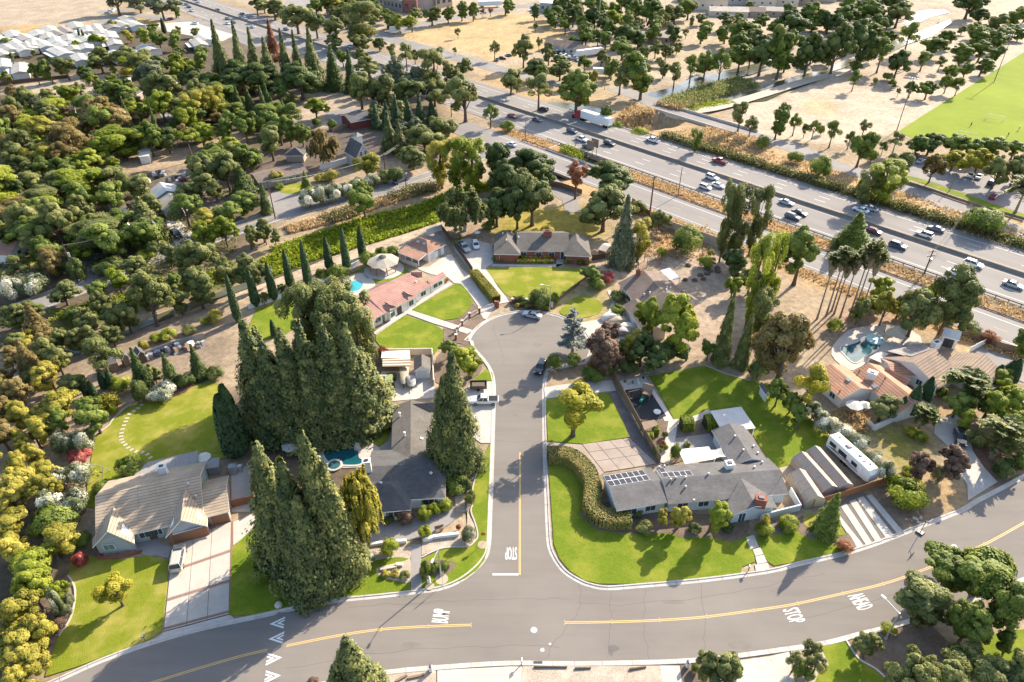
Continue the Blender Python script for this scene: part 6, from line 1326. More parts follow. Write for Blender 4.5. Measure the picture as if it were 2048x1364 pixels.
trees(1,'by the road junction left of the freeway','oak olive 1220 1010 1480 1210;oak olive 1140 1140 1370 1340;oak olive 1400 930 1620 1160;tall mimosa 1390 1130 1560 1460;tall bright 1520 1110 1680 1480;tall bright 1640 1090 1810 1480;oak mimosa 770 1240 990 1400;young green 1810 830 1940 970;shr green 1950 960 2065 1050;oak dark 1830 1120 2048 1420;oak dark 1880 1250 2120 1560;oak dark 1990 1180 2340 1500;oak green 1700 1280 1860 1480')
trees(1,'along the far side of the freeway','oak olive 200 60 440 220;oak olive 390 90 560 280;oak green 410 0 540 90;oak mimosa 530 -10 680 80;oak olive 560 140 720 320;tall olive 740 40 960 280;oak green 1000 110 1120 210;oak bright 1090 120 1200 240;oak bright 1180 130 1310 240;oak olive 1210 70 1330 160;oak olive 1330 60 1480 180;oak green 1480 50 1590 170;oak green 1590 30 1700 150;oak green 1690 10 1780 150;young rust 1790 70 1840 120;young rust 1850 60 1900 110;oak green 1930 0 2060 90;oak green 920 50 1020 130;oak green 680 50 800 160;oak olive 560 280 700 400;oak olive 700 180 840 340;oak olive 770 260 930 390;young olive 1040 300 1140 450;young olive 1130 310 1260 490;oak olive 1230 400 1310 500;oak olive 1590 470 1720 610;oak olive 1950 550 2130 740;oak olive 930 300 1040 400;oak olive 0 0 120 80;oak olive 100 10 220 100;oak dark 640 0 740 60;oak dark 780 -20 900 50')
trees(None,'in the dry golden field','young olive 909 53 922 70;young olive 904 74 914 100;young olive 978 80 1000 108;young olive 1066 44 1077 58;young olive 1070 68 1086 92')
trees(None,'by the ramps at the top left','oak grey 330 -5 365 30;oak grey 200 -20 260 15;oak grey 298 -5 345 32;oak green 348 15 362 34;oak grey 250 -15 300 12;oak olive 495 0 530 25;oak olive 525 3 568 30')
trees(2,'on the dry bank beyond the freeway','oak olive 20 280 165 510;oak olive 240 350 350 500;oak olive 120 490 310 600;oak olive 300 490 470 620;young olive 110 590 320 800;oak green 380 540 660 860;oak mimosa 600 560 690 680;oak olive 780 500 960 730;oak green 900 440 1190 760;oak olive 0 560 80 720;oak green 700 850 800 980;shr green 780 880 920 1010;shr bright 950 920 1120 1060;tall green 1440 1020 1520 1190;shr green 1950 1080 2060 1190;young olive 1750 800 1920 990;young olive 1860 880 1980 1050')
trees(2,'around the yard beyond the freeway','oak green 455 290 535 370;oak green 520 220 660 370;oak green 530 160 620 240;oak green 640 230 740 360;oak green 730 180 850 330;oak dark 830 200 1010 360;oak green 790 320 980 440;oak green 250 60 400 160;oak dark 380 0 520 130;oak olive 500 60 620 220;oak dark 600 60 730 230;oak green 580 -20 780 100;oak bright 720 100 880 230;oak bright 770 40 890 130;oak green 920 20 1060 180;oak green 1040 10 1200 190;oak olive 1180 50 1290 190;oak olive 1240 50 1370 180;oak green 1330 0 1500 130;oak dark 880 -20 1060 70;oak olive 1080 150 1150 230;oak olive 1140 155 1190 230;young olive 1290 185 1350 270;young olive 1370 210 1420 280;oak green 1440 190 1600 330;oak olive 1410 130 1460 210;oak olive 1480 100 1560 190;oak green 280 100 420 190;oak dark 420 90 560 190')
trees(2,'along the river','oak olive 1620 120 1760 220;oak green 1740 180 1960 330;young green 1600 330 1770 560;young green 1380 340 1520 560;young olive 1250 420 1380 610;young green 1480 390 1630 570;oak olive 1100 330 1200 450;oak olive 1190 340 1280 460;oak olive 1050 320 1130 480;oak olive 1280 330 1360 420;oak green 1740 250 1900 390;oak green 1740 340 1920 540;oak dark 1890 320 2120 570;oak green 1930 120 2060 220;oak green 1640 200 1780 330;oak olive 1860 260 2048 380;oak green 1870 10 1940 80;oak bright 1640 5 1700 60;oak green 1480 480 1620 560;oak olive 1760 110 1880 210')
trees(3,'along the river','oak green 0 240 230 580;oak dark 220 260 450 560;oak dark 430 190 680 540;oak dark 620 170 890 500;young green 860 150 1040 450;young green 1050 180 1220 360;oak dark 80 100 330 280;oak green 280 40 500 200;oak green 560 60 760 220;oak green 740 20 920 190;oak olive 940 20 1160 190;oak green 0 150 120 260;oak green 600 -20 760 100;oak green 760 -20 930 80;oak dark 420 110 560 250;oak dark 1500 -20 1740 60;oak dark 900 -30 1100 40')
trees(3,'on the dry parkland','oak dark 950 400 1140 610;young green 650 560 750 680;oak green 660 480 770 580;shr green 920 570 1000 640;oak green 970 630 1030 700;young green 1030 660 1080 740;oak green 1090 660 1200 770;oak green 1210 650 1350 780;shr green 840 620 880 670;oak green 1380 600 1490 730;young green 1480 610 1580 720;oak green 1430 500 1540 620;oak green 1530 500 1640 610;oak green 1640 470 1800 580;young green 1180 400 1320 520;young olive 1340 450 1430 540;oak green 1240 320 1420 420;oak green 1360 240 1520 380;oak green 1460 380 1640 510;oak olive 1520 210 1590 270;oak green 1560 260 1760 380;oak green 1600 180 1740 300;oak dark 1630 70 1760 190;oak green 1620 340 1800 470;oak green 1740 380 1880 500;oak olive 1730 120 1900 260;oak olive 1780 200 1960 330;oak green 1880 80 2048 230;oak green 1900 180 2048 300;oak green 1740 280 1900 380;oak green 1960 240 2060 320;oak green 2000 40 2140 160')
trees(3,'lining the service road','oak green 0 860 170 1090;young green 170 890 280 1030;young green 270 920 350 1050;young green 330 920 430 1060;young green 460 930 600 1110;shr green 400 1000 460 1080;young olive 720 955 830 1060;young green 615 1030 710 1150;oak green 650 1050 860 1310;young green 890 1110 970 1210;young olive 970 1050 1090 1180;shr green 790 1200 880 1300;shr green 160 1210 290 1310;shr green 330 1240 510 1420')
trees(3,'between the car park and the sports field','oak green 1110 1070 1290 1230;oak dark 1220 1040 1400 1220;oak green 1380 1080 1590 1220;oak olive 940 1200 1150 1440;oak gold 1250 1230 1410 1440;oak yellow 1400 1200 1590 1350;oak yellow 1590 1190 1790 1390;oak green 1560 1130 1750 1250;oak green 1680 1110 1900 1250;oak green 1890 1130 2060 1260;oak olive 1760 1200 1960 1480;oak olive 1900 1210 2100 1480;oak olive 2020 1200 2200 1420')
trees(4,'around the houses left of the road','oak dark 0 -40 200 230;oak olive 70 0 320 210;oak olive 300 10 600 230;con olive 130 150 240 300;oak green 560 90 800 350;oak green 740 85 990 330;oak olive 985 60 1150 200;oak olive 60 240 330 570;oak olive 280 210 580 590;oak olive 180 470 420 680;oak green 0 340 60 560;con olive 970 210 1340 560;oak green 640 380 870 520;oak green 720 460 1080 650;oak bright 530 550 760 690;oak olive 1430 50 1620 240;oak olive 1590 20 1830 240;con dark 1820 -40 2048 190;oak mimosa 1500 320 1720 480;oak bright 1540 400 1720 620;oak bright 1700 380 1880 600;oak green 1800 150 2048 330;oak green 1690 270 1920 430;shr white 0 840 190 1040;shr white 110 790 350 1010;shr dark 400 690 540 840;shr dark 530 690 680 890;shr bright 300 700 400 800;shr dark 760 690 980 820;oak olive 950 690 1160 840;shr bright 1100 610 1230 720;oak olive 1280 600 1420 770;shr dark 1170 560 1280 690;oak grey 490 240 600 330;shr olive 870 700 980 800;oak olive 1150 150 1230 250;shr olive 590 500 680 570')
trees(4,'between the left road and the dirt path','oak olive 690 870 900 1180;oak olive 840 880 1080 1230;oak olive 1020 800 1330 1190;oak olive 1280 750 1500 1090;oak olive 1440 790 1710 1070;oak olive 1420 540 1700 830;oak olive 1680 500 1900 900;oak olive 1840 510 2080 930;shr olive 1080 780 1180 870;shr green 510 1080 690 1220;con gold 110 1020 440 1400 brown tinged conifer at the left edge beside the road;oak mimosa 0 1000 130 1364;oak olive 340 1140 520 1380;oak olive 510 1210 700 1420;oak olive 660 1200 830 1400;oak olive 800 1240 980 1400;shr bright 1200 1300 1300 1370;shr bright 1280 1270 1410 1350;shr bright 1600 1170 1670 1240;shr mimosa 1660 1110 1780 1220;shr olive 1450 1230 1560 1310;oak olive 1900 330 2048 600;oak olive 2020 350 2160 560')
for k,(bx,by,ty)in enumerate(((477,643,548),(513,612,536),(549,600,525),(583,578,500),(619,575,481),(660,540,473),(695,540,455),(726,515,451))):
    standing('cyp','cypress',bx,by,ty,2.1 if k else 1.9,'in the row beside the dirt path behind the pool')
trees(5,'behind the garden wall by the dirt path','oak olive 0 350 110 570;oak olive 90 400 190 590;oak grey 0 560 130 870;oak green 740 90 970 370;weep olive 1490 140 1840 450;shr green 470 770 580 880;shr green 560 740 700 870;shr green 830 640 970 770;shr green 940 610 1060 720;shr green 1030 600 1150 700;shr dark 660 760 760 830;palm palm 170 920 260 1000;palm palm 10 1000 110 1060')
trees(5,'round the back of the brick house','oak dark 1800 150 2048 430;oak dark 1850 20 2070 180;oak green 1850 330 1960 450;oak dark 1980 100 2200 440;shr mimosa 1560 545 1625 595;shr bright 1610 510 1650 560;oak dark 1900 -60 2080 90;shr green 1800 400 1900 470')
trees(5,'in the front yards along the left road','con dark 0 90 130 350;con green 345 0 445 170;shr mimosa 460 10 560 90;shr mimosa 540 0 660 80;shr white 345 140 500 300;shr white 450 110 600 270;shr white 560 100 700 250;shr white 670 90 800 220;shr white 760 50 900 180;shr white 860 20 1000 140;shr olive 960 -10 1080 100;shr dark 1050 -30 1180 100;young mimosa 95 0 210 80;shr green 140 105 220 140')
R_ = 827/360.0
tips('in the dense grove beside the pool','redwood',10.8,((481,634,862),(520,682,872),(556,652,864),(594,645,862),(640,643,856),(684,640,848),(716,690,842),(610,700,874),(505,650,815),(664,705,862)))
tips('behind the dense redwood grove','olive',7.0,((590,562,742),(622,552,745),(655,546,740),(686,540,738),(640,590,765),(702,600,772),(668,580,760)),'tall')
ztrees(420,530,R_,'beside the dense redwood grove','oak olive 670 690 775 790;shr green 770 610 827 690;shr rust 770 370 820 430;cyp cypress 272 250 305 330')
standing('col','cypress',473,912,790,4.2,'','dark columnar juniper at the edge of the back lawn')
standing('col','cypress',484,905,770,3.6,'','dark columnar juniper against the dense redwood grove')
Q_ = 747/300.0
tips('in the clump by the main street','redwood',9.6,((600,856,1138),(508,882,1118),(556,912,1148),(642,920,1140),(588,985,1172)))
ztrees(480,840,Q_,'beside the redwood clump','weep mimosa 480 235 690 640;oak olive 560 480 670 620;shr green 50 700 160 810')
tips('leaning over the grey hip roof beside the street','redwood',9.4,((901,696,938),(886,748,932)))
trees(9,'beside the close','oak bright 1590 50 1840 300;oak green 1480 -20 1620 130;shr green 1510 1090 1700 1200;shr green 980 450 1090 590')
trees(13,'in front of the grey hip roofed house','shr bright 1000 210 1150 365;shr white 850 320 960 420;shr bright 1300 100 1400 215;shr mimosa 1000 468 1070 525;shr mimosa 1070 462 1145 525;shr olive 1150 472 1235 542;shr green 1310 390 1400 510;shr green 1380 390 1460 480;shr green 1450 395 1550 470;shr olive 1310 455 1390 515;shr purple 1125 -30 1255 100;shr dark 1020 30 1110 105;shr bright 1290 -50 1400 70;shr bright 1380 -70 1470 40;shr bright 1450 -110 1570 0;shr grey 1640 110 1760 240;shr olive 1660 -180 1760 -60;shr dark 1640 -260 1730 -150;shr rust 1600 100 1640 150')
standing('rw','redwood',725,1420,1272,8.4,'','redwood at the bottom edge on the near side of the street')
standing('rw','redwood',690,1420,1330,6.0,'','shorter redwood at the bottom edge beside a gravel bed')
trees(13,'at the bottom edge','shr purple 410 1330 500 1400')
trees(14,'at the bottom edge','oak olive 1480 1090 1810 1440;shr green 1435 1215 1500 1285;shr olive 1480 1230 1580 1370')
trees(15,'at the lower right corner','oak green 1300 290 1700 640;oak green 1480 270 2000 720;oak green 1650 440 2140 960;oak olive 1050 640 1500 930;oak olive 990 860 1420 1400;oak olive 1300 960 1700 1430;oak olive 1560 1080 2048 1480;oak green 1480 600 1860 1050;oak olive 730 880 940 1150;young olive 290 960 460 1160;young olive 180 990 350 1220;young olive 320 1080 500 1280;shr bright 910 890 1030 990;shr green 190 1190 300 1330;shr green 270 1240 380 1350;shr olive 680 1000 750 1080;shr green 930 1200 1010 1270;oak green 1900 700 2200 1100;oak olive 1880 1150 2200 1480')
standing('con','green',1648,1062,985,5.2,'','bushy green conifer on the small round lawn')
trees(15,'beside the main street','shr bright 90 50 240 145;shr mimosa -60 20 20 140;shr rust 560 245 680 310')
ztrees(1180,820,4.6545,'in front of the solar roofed house','oak mimosa 610 870 745 1085;oak mimosa 745 805 945 1100;oak bright 1005 805 1290 1140;shr olive 425 1045 580 1120;shr dark 920 1060 1040 1140;shr dark 1220 1050 1330 1140;shr bright 1540 1050 1700 1175;shr bright 1760 1000 1945 1105;shr dark 400 910 500 1000')
standing('young','yellow',1146,872,772,12.5,'','lime yellow tree leaning over the small lawn by the drive')
trees(10,'along the fence of the solar roofed house','shr green 280 100 400 245;shr green 440 90 560 215;oak purple 560 -40 820 280;oak purple 730 -10 930 240;oak olive 830 -20 1010 150;oak dark 1000 20 1230 250;oak dark 1180 -20 1340 150;oak dark 1330 20 1480 160;shr dark 860 140 1010 260;shr green 560 200 740 310;shr green 720 140 850 250;oak green 1520 -60 1640 140;shr dark 1900 130 2060 310;shr bright 1210 830 1250 880;shr rust 1180 795 1235 855;shr green 1120 835 1195 915;shr green 1265 815 1355 955;shr olive 1370 800 1430 850;shr olive 1200 720 1250 780')
standing('ced','blue',1144,712,612,11.5,'','silvery tiered cedar spreading over the close')
trees(6,'around the brown roofed house','oak olive 0 15 330 410;oak dark 540 0 910 210;oak olive 560 130 920 470;tall mimosa 950 400 1090 690;oak olive 1110 310 1260 480;shr green 1290 440 1530 660;tall olive 1650 110 1800 660;tall olive 1740 90 1930 640;tall olive 1870 140 2048 620;oak dark 1700 600 1900 810;tall bright 1850 560 2060 1200;oak bright 1700 840 1840 1010;con olive 1620 930 1830 1560;con olive 1790 1100 1960 1600;shr bright 1490 680 1620 780;shr bright 1160 610 1240 705;shr mimosa 1565 630 1625 690;shr dark 140 930 310 1110;shr green 290 970 375 1070;shr green 30 990 110 1060;oak bright 1010 1010 1260 1364;oak bright 1180 1000 1520 1450;shr green 790 1060 905 1160;oak green 570 760 760 920;shr red 700 800 830 900;shr green 610 870 740 945;shr dark 780 950 900 1050;oak purple 640 1220 860 1450;oak mimosa 860 1270 1030 1480;oak dark 930 1300 1150 1560;shr olive 940 240 1080 350;shr olive 1080 420 1130 470;shr mimosa 150 460 220 500;shr mimosa 220 460 340 505')
standing('con','grey',1243,530,388,8.5,'','tall dense dark conifer beside the brick house')
standing('young','rust',1150,398,318,9.0,'','rusty orange dying tree beside the frontage road')
trees(7,'behind the terracotta house','oak green 100 460 440 890;tall bright -40 470 160 1110;con green 550 310 860 650;con dark 505 530 585 640;oak olive 680 820 870 1200;oak mimosa 860 840 1080 1210;oak olive 1060 840 1380 1300;oak olive 1280 830 1690 1290;oak gold -90 1120 390 1700;shr olive 1540 1200 1700 1310;shr rust 1700 1290 1850 1370;oak green 1960 1300 2140 1500;shr bright 480 1180 600 1290;tall olive -120 930 60 1300;shr dark -60 800 60 950')
for bx,by,ty in((1634,638,510),(1652,632,498),(1663,622,502),(1680,635,506),(1696,640,488),(1703,641,484),(1716,642,505),(1668,628,520)):
    standing('fan','palm',bx,by,ty,4.6,'in the tall clump behind the pool')
trees(7,'beside the service road','shr green 1570 300 1870 490;tall bright 820 -60 1050 240;tall olive 720 -20 880 230;shr mimosa 760 130 860 240;shr green 720 30 800 180')
standing('palm','palm',2030,425,352,9.0,'','stout feathery palm at the right edge of the car park')
trees(8,'by the back garden at left','con gold 80 -40 340 330 brown tinged broad conifer above the left garden;oak olive 300 -60 560 260;young olive 640 -60 960 250;oak mimosa 260 150 530 420;oak green 600 440 880 740;spk mimosa 770 390 940 560;col cypress 640 310 700 450;col cypress 700 320 770 460;col cypress 780 250 850 390;col cypress 840 230 920 380;shr bright 880 270 1040 410;con dark 1000 40 1210 400;con dark 1250 80 1430 360;con dark 1470 10 1660 310;shr dark 1040 300 1180 490;shr white 1180 340 1400 450;shr dark 1640 190 1780 310;oak olive 1150 130 1280 320;shr dark 1400 250 1560 370;shr bright 870 480 940 600;oak olive 420 230 660 440;shr mimosa 1100 -10 1180 70')
trees(8,'in the tall hedge down the left side','shr white 400 700 590 920;shr white 560 690 770 900;shr red 540 830 710 980;shr white 520 930 730 1160;shr white 380 980 560 1200;shr white 460 1160 700 1400;shr white 280 1180 500 1400;shr green 930 880 1165 1110;shr green 740 1120 900 1220;oak mimosa 60 430 330 700;oak mimosa 280 390 620 640;oak green 360 540 560 760;oak mimosa 0 620 210 900;oak mimosa 140 600 380 860;oak mimosa 0 820 230 1100;oak mimosa 180 780 380 1000;oak mimosa 240 890 530 1150;oak mimosa -60 960 260 1260;oak mimosa 0 1110 310 1400;oak mimosa 220 1080 460 1330')
trees(12,'in the tall hedge down the left side','oak mimosa -60 -40 240 230;oak mimosa 0 150 300 430;oak mimosa 230 110 590 400;oak mimosa -60 330 200 700;oak bright 150 300 530 580;oak bright 100 480 400 800;oak bright 330 420 540 700;shr white 380 620 520 850;oak mimosa 0 620 340 960;oak mimosa 180 780 450 1070;oak mimosa -60 900 330 1220;oak mimosa 100 1050 400 1310;oak mimosa -40 1220 200 1460;oak mimosa 120 1180 360 1460;shr purple 390 850 530 960;shr grey 490 640 590 760;shr grey 480 740 580 850;shr red 575 320 695 440;shr green 550 150 720 310;shr green 240 0 600 160')
standing('young','yellow',247,1212,1158,6.2,'','small yellow green tree alone on the front lawn')
standing('spk','mimosa',316,1062,1046,2.4,'','spiky yucca beside the entrance steps')
trees(11,'beside the terracotta house','young yellow 230 150 520 490;oak green 0 310 170 520;oak green 130 320 290 560;oak green 170 500 360 710;oak olive 800 430 1040 650;shr yellow 1095 680 1200 765;shr bright 1170 715 1285 805;shr olive 1590 720 1770 830;oak bright 1550 500 1720 720;oak bright 1640 380 1900 660;oak bright 1800 350 2060 620;oak bright 1820 520 2120 800;shr dark 1810 930 1990 1095;oak purple 1150 820 1370 1110;oak purple 1310 840 1560 1110;shr bright 960 1060 1290 1345;shr bright 1080 1000 1200 1080;shr drybush 1310 990 1450 1130;oak green 1960 740 2160 1020;shr green 1350 360 1440 460')
trees(11,'in the white flowering row behind the travel trailer','shr white 290 485 440 640;shr white 370 560 550 740;shr white 500 650 680 810;shr white 620 730 830 920;shr white 770 870 930 1010;shr white 870 960 1020 1140')
trees(11,'against the white house wall','cyp cypress 1030 440 1112 610;cyp cypress 1105 350 1230 600;cyp cypress 1200 285 1332 550;cyp cypress 1790 185 1897 345;cyp cypress 1870 150 1990 345;cyp cypress 1915 135 2032 350')
standing('palm','palm',1917,812,745,8.5,'','tall feathery palm before the terracotta house')
standing('palm','palm',1838,856,812,5.0,'','small feathery palm beside the curved drive')
standing('palm','palm',1982,915,842,8.0,'','squat shaggy palm on the red mulch bed')
# woodland between the larger trees
CLEAR = [[(140,375),(480,262),(505,292),(380,340),(170,385)],[(0,165),(240,145),(250,165),(130,205),(0,195)],[(515,352),(530,285),(640,255),(790,258),(785,345),(660,350)],[(580,185),(700,175),(760,225),(690,262),(585,260)],[(-20,500),(60,470),(70,560),(-20,570)],[(280,350),(400,350),(400,440),(300,440)],[(500,330),(650,330),(650,420),(500,430)],[(180,410),(270,400),(270,470),(190,490)],[(630,60),(760,60),(960,120),(1020,300),(930,330),(560,80),(420,0)],[(0,45),(300,40),(330,140),(0,165)],[(430,130),(760,130),(760,190),(430,180)],[(370,440),(480,400),(530,440),(420,500)]]
roadpts = OLD
def filler(poly,n,rmin,area,cols,wmin=5,wmax=9,kinds=('oak',)):
    xs_ = [p[0]for p in poly]; ys_ = [p[1]for p in poly]; got = []; tries = 0
    while len(got)<n and tries<6000:
        tries += 1; x = random.uniform(min(xs_),max(xs_)); y = random.uniform(min(ys_),max(ys_))
        X = np.array([x]); Y = np.array([y])
        if not inpoly(poly,X,Y)[0]or any(inpoly(c,X,Y)[0]for c in CLEAR):continue
        p = G(x,y)
        if any((p-q).length<rmin for q in got)or pdist(roadpts,np.array([p.x]),np.array([p.y]))[0]<6.5:continue
        if any((p-q).length<rmin*.62 for q in PLANTED):continue
        got.append(p); w_ = random.uniform(wmin,wmax); plant(random.choice(kinds),random.choice(cols),p,w_*random.uniform(.85,1.3),w_,area)
PLANTED = [o.location.copy()for o in S.objects if o.parent is None and o.get('category')in('tree','conifer','redwood','pine')]
filler([(-30,190),(200,150),(430,150),(560,190),(640,260),(560,300),(400,460),(300,520),(120,560),(-30,580)],125,5.6,'filling the woodland at upper left',('olive','olive','green','green','bright','bright','gold'),5,13,('oak','oak','oak','tall','young'))
filler([(640,130),(800,110),(900,180),(930,240),(880,320),(760,260),(700,200)],26,6.0,'in the belt beside the freeway bend',('olive','grey','olive','green'),6,10)
filler([(640,20),(760,20),(800,80),(900,130),(860,140),(720,90)],26,8.0,'in the belt beyond the distant freeway',('olive','green','olive'),7,11)
filler([(1060,40),(1260,20),(1400,60),(1300,120),(1240,110),(1150,80)],28,9.0,'in the wood beyond the farmyard',('green','dark','olive','green'),8,12)
filler([(1450,110),(1560,60),(1700,20),(1800,60),(1780,110),(1700,140),(1600,150),(1500,150)],30,9.0,'in the wood along the river',('green','dark','green','olive'),9,13)
filler([(1100,125),(1320,110),(1330,170),(1180,185),(1060,180),(1020,150)],16,8.0,'scattered on the dry bank',('olive','green'),6,9)
filler([(10,640),(120,600),(330,560),(420,560),(380,600),(200,680),(40,720)],12,5.0,'along the creek at left',('olive','green','bright'),5,8)
filler([(-20,720),(130,680),(150,760),(60,900),(-30,1000)],12,5,'behind the tall hedge at left',('mimosa','olive','gold'),5,8)
filler([(1700,600),(1880,600),(1940,660),(1800,640),(1720,660)],6,6,'between the palms and the frontage road',('olive','green','bright'),5,8)
filler([(1400,480),(1480,520),(1560,600),(1500,600)],2,6,'on the bare slope by the sound wall',('green','olive'),4,7)
filler([(1880,780),(2048,760),(2060,900),(1960,880),(1900,840)],5,6,'round the curved driveway',('bright','green'),5,8)
# ================================================================ VEHICLES
PAINT = {k:plain('car_paint_'+k,c,.3,.5,0.0,.6,.02)for k,c in dict(white=(.72,.72,.70),silver=(.42,.43,.44),black=(.018,.019,.022),grey=(.10,.105,.115),dkblue=(.05,.07,.12),red=(.32,.025,.03),tan=(.40,.36,.29),dkgreen=(.03,.05,.05),champagne=(.42,.40,.33),maroon=(.14,.02,.03)).items()}
CG = plain('car_glass',(.03,.04,.05),.05,.6); LMPW = plain('headlamp',(.7,.7,.68),.1,.6); LMPR = plain('tail_lamp',(.30,.02,.02),.2,.5); HUB = plain('wheel_hub',(.35,.35,.36),.35,.5,.6)
def loft(sec,mb=None,m=0):
    """sections (x, halfwidth, z0, z1): rounded box sections joined along x"""
    mb = mb or MB(); vs = []
    for x,w_,a,b in sec:
        c = min(.12,(b-a)*.3)
        for y,z in((-w_,a+c),(-w_*.97,b-c),(-w_*.86,b),(w_*.86,b),(w_*.97,b-c),(w_,a+c),(w_*.9,a),(-w_*.9,a)):vs.append((x,y,z))
    n = len(sec); fs = []
    for i in range(n-1):
        for k in range(8):j = (k+1)%8; fs.append((i*8+k,(i+1)*8+k,(i+1)*8+j,i*8+j))
    fs += [tuple(range(8)),tuple((n-1)*8+k for k in range(7,-1,-1))]
    return mb.add(vs,fs,m)
VK = {'sedan':(4.75,.90,[(-.5,.78,.38,.80),(-.46,.88,.28,.98),(-.2,.92,.25,1.0),(.2,.92,.25,.98),(.40,.88,.25,.84),(.48,.80,.30,.74),(.5,.68,.36,.62)],(-1.75,1.05,-1.0,.25,.95,1.43)),'hatch':(4.25,.90,[(-.5,.80,.36,.95),(-.46,.88,.28,1.02),(0,.92,.25,1.0),(.25,.92,.25,.98),(.42,.86,.27,.84),(.5,.70,.36,.66)],(-2.0,1.15,-1.65,.30,.98,1.52)),'suv':(4.75,.96,[(-.5,.86,.42,1.05),(-.47,.94,.34,1.12),(0,.97,.32,1.10),(.25,.97,.32,1.08),(.44,.92,.34,1.0),(.5,.76,.42,.80)],(-2.25,1.05,-1.95,.35,1.08,1.72)),'minivan':(5.0,.98,[(-.5,.88,.40,1.05),(-.47,.95,.32,1.10),(0,.98,.30,1.08),(.3,.97,.30,1.04),(.45,.90,.32,.88),(.5,.74,.40,.74)],(-2.4,1.55,-2.1,.55,1.05,1.75)),'pickup':(5.7,1.0,[(-.5,.92,.48,1.10),(-.485,.98,.42,1.12),(-.13,1.0,.40,1.12),(.0,1.0,.40,1.14),(.25,1.0,.40,1.14),(.45,.97,.42,1.06),(.5,.85,.48,.90)],(-.75,1.45,-.55,.75,1.10,1.85)),'van':(5.9,1.05,[(-.5,.98,.42,2.0),(-.49,1.04,.36,2.45),(.15,1.05,.36,2.5),(.27,1.03,.36,2.2),(.40,1.0,.38,1.25),(.48,.95,.40,1.05),(.5,.82,.46,.85)],(.8,2.4,.9,1.55,1.25,2.2))}
VM = {}
def vparts(kind):
    if kind in VM:return VM[kind]
    L_,W_,sec,(b0,b1,t0,t1,zb,zt) = VK[kind]; P = []
    body = loft([(x*L_,w_,a,b)for x,w_,a,b in sec]); P.append(('body',mesh_of(body,'body',None,False),'paint'))
    wb = W_*.93; wt = W_*.74
    if kind!='van':
        roof = MB(); z1 = zt; vs = [(t0,-wt,z1-.03),(t1,-wt,z1-.05),(t1,wt,z1-.05),(t0,wt,z1-.03),(t0+.12,-wt*.8,z1+.03),(t1-.12,-wt*.8,z1+.02),(t1-.12,wt*.8,z1+.02),(t0+.12,wt*.8,z1+.03)]
        roof.add(vs,[(4,5,6,7),(0,1,5,4),(1,2,6,5),(2,3,7,6),(3,0,4,7),(3,2,1,0)])
        for x0,x1 in((b0,t0),(b1,t1),((b0+b1)/2,(t0+t1)/2)):
            for s_ in(-1,1):roof.tube((x0,s_*wb*.99,zb-.02),(x1,s_*wt*.99,zt-.03),.05,.05,4)
        P.append(('roof',mesh_of(roof,'roof',None,False),'paint'))
    for nm,q in(('windscreen',[(b1,-wb,zb),(b1,wb,zb),(t1,wt,zt-.05),(t1,-wt,zt-.05)]),('rear_window',[(b0,wb,zb),(b0,-wb,zb),(t0,-wt,zt-.04),(t0,wt,zt-.04)]),('side_window',[(b0,-wb,zb),(b1,-wb,zb),(t1,-wt,zt-.05),(t0,-wt,zt-.05)]),('side_window',[(b1,wb,zb),(b0,wb,zb),(t0,wt,zt-.05),(t1,wt,zt-.05)])):
        if kind =='van':q = [(x,y*1.06 if 'side' in nm else y,z)for x,y,z in q]
        P.append((nm,mesh_of(MB().add(q,[(0,1,2,3)]),nm,CG,False),None))
    r = .33 if kind in('sedan','hatch')else.38
    for x in(-.31*L_,.31*L_):
        for s_ in(-1,1):
            w2 = MB().tube((x,s_*(W_-.2),r),(x,s_*(W_+.015),r),r,r,12); P.append(('wheel',mesh_of(w2,'wheel',M['black'],False),None))
            P.append(('hub',mesh_of(MB().tube((x,s_*(W_+.01),r),(x,s_*(W_+.03),r),r*.6,r*.55,8),'hub',HUB,False),'sub'))
    zz = sec[-2][3]-.14
    for s_ in(-1,1):
        P.append(('headlight',mesh_of(MB().box((L_*.485,s_*W_*.68,zz-.06),(.12,.34,.14)),'headlight',LMPW,False),None))
        P.append(('tail_light',mesh_of(MB().box((-L_*.495,s_*W_*.72,.78),(.06,.28,.16)),'tail_light',LMPR,False),None))
    if kind =='pickup':
        P.append(('cargo_bed',mesh_of(MB().add([(-2.7,-.82,1.13),(-.85,-.82,1.13),(-.85,.82,1.13),(-2.7,.82,1.13)],[(0,1,2,3)]),'cargo_bed',M['black'],False),None))
    VM[kind] = P; return P
CATS = {'sedan':'car','hatch':'car','suv':'car','minivan':'van','pickup':'pickup','van':'van'}
def car(kind,col,pos,ang,label,group=None,z=0.04):
    o = thing({'sedan':'sedan','hatch':'hatchback','suv':'sport_utility_car','minivan':'minivan','pickup':'pickup_truck','van':'cargo_van'}[kind],label,CATS[kind],(pos.x,pos.y,z),ang,group); last = None
    for nm,me,rule in vparts(kind):
        c = bpy.data.objects.new(nm,me); COL.objects.link(c); c.parent = o
        if rule =='sub':c.parent = last
        if rule =='paint':c.material_slots[0].link = 'OBJECT'; c.material_slots[0].material = PAINT[col]
        last = c
    return o
def carpx(kind,col,front,rear,label,group=None,z=.04):
    a = G(*front); b = G(*rear); d = a-b; return car(kind,col,(a+b)/2,math.atan2(d.y,d.x),label,group,z)
GF = 'vehicles on the freeway'
def fcar(kind,col,x,y,label):
    p = G(x,y,.5); o = p.x*FN.x+p.y*FN.y; t = p.x*FD.x+p.y*FD.y
    lanes = (192.3,196.5,200.5)if o<204 else(208.8,211.9,215.0); o = min(lanes,key=lambda q:abs(q-o)); q = fw(t,o)
    return car(kind,col,q,FA if o<204 else FA+math.pi,label,GF,.11)
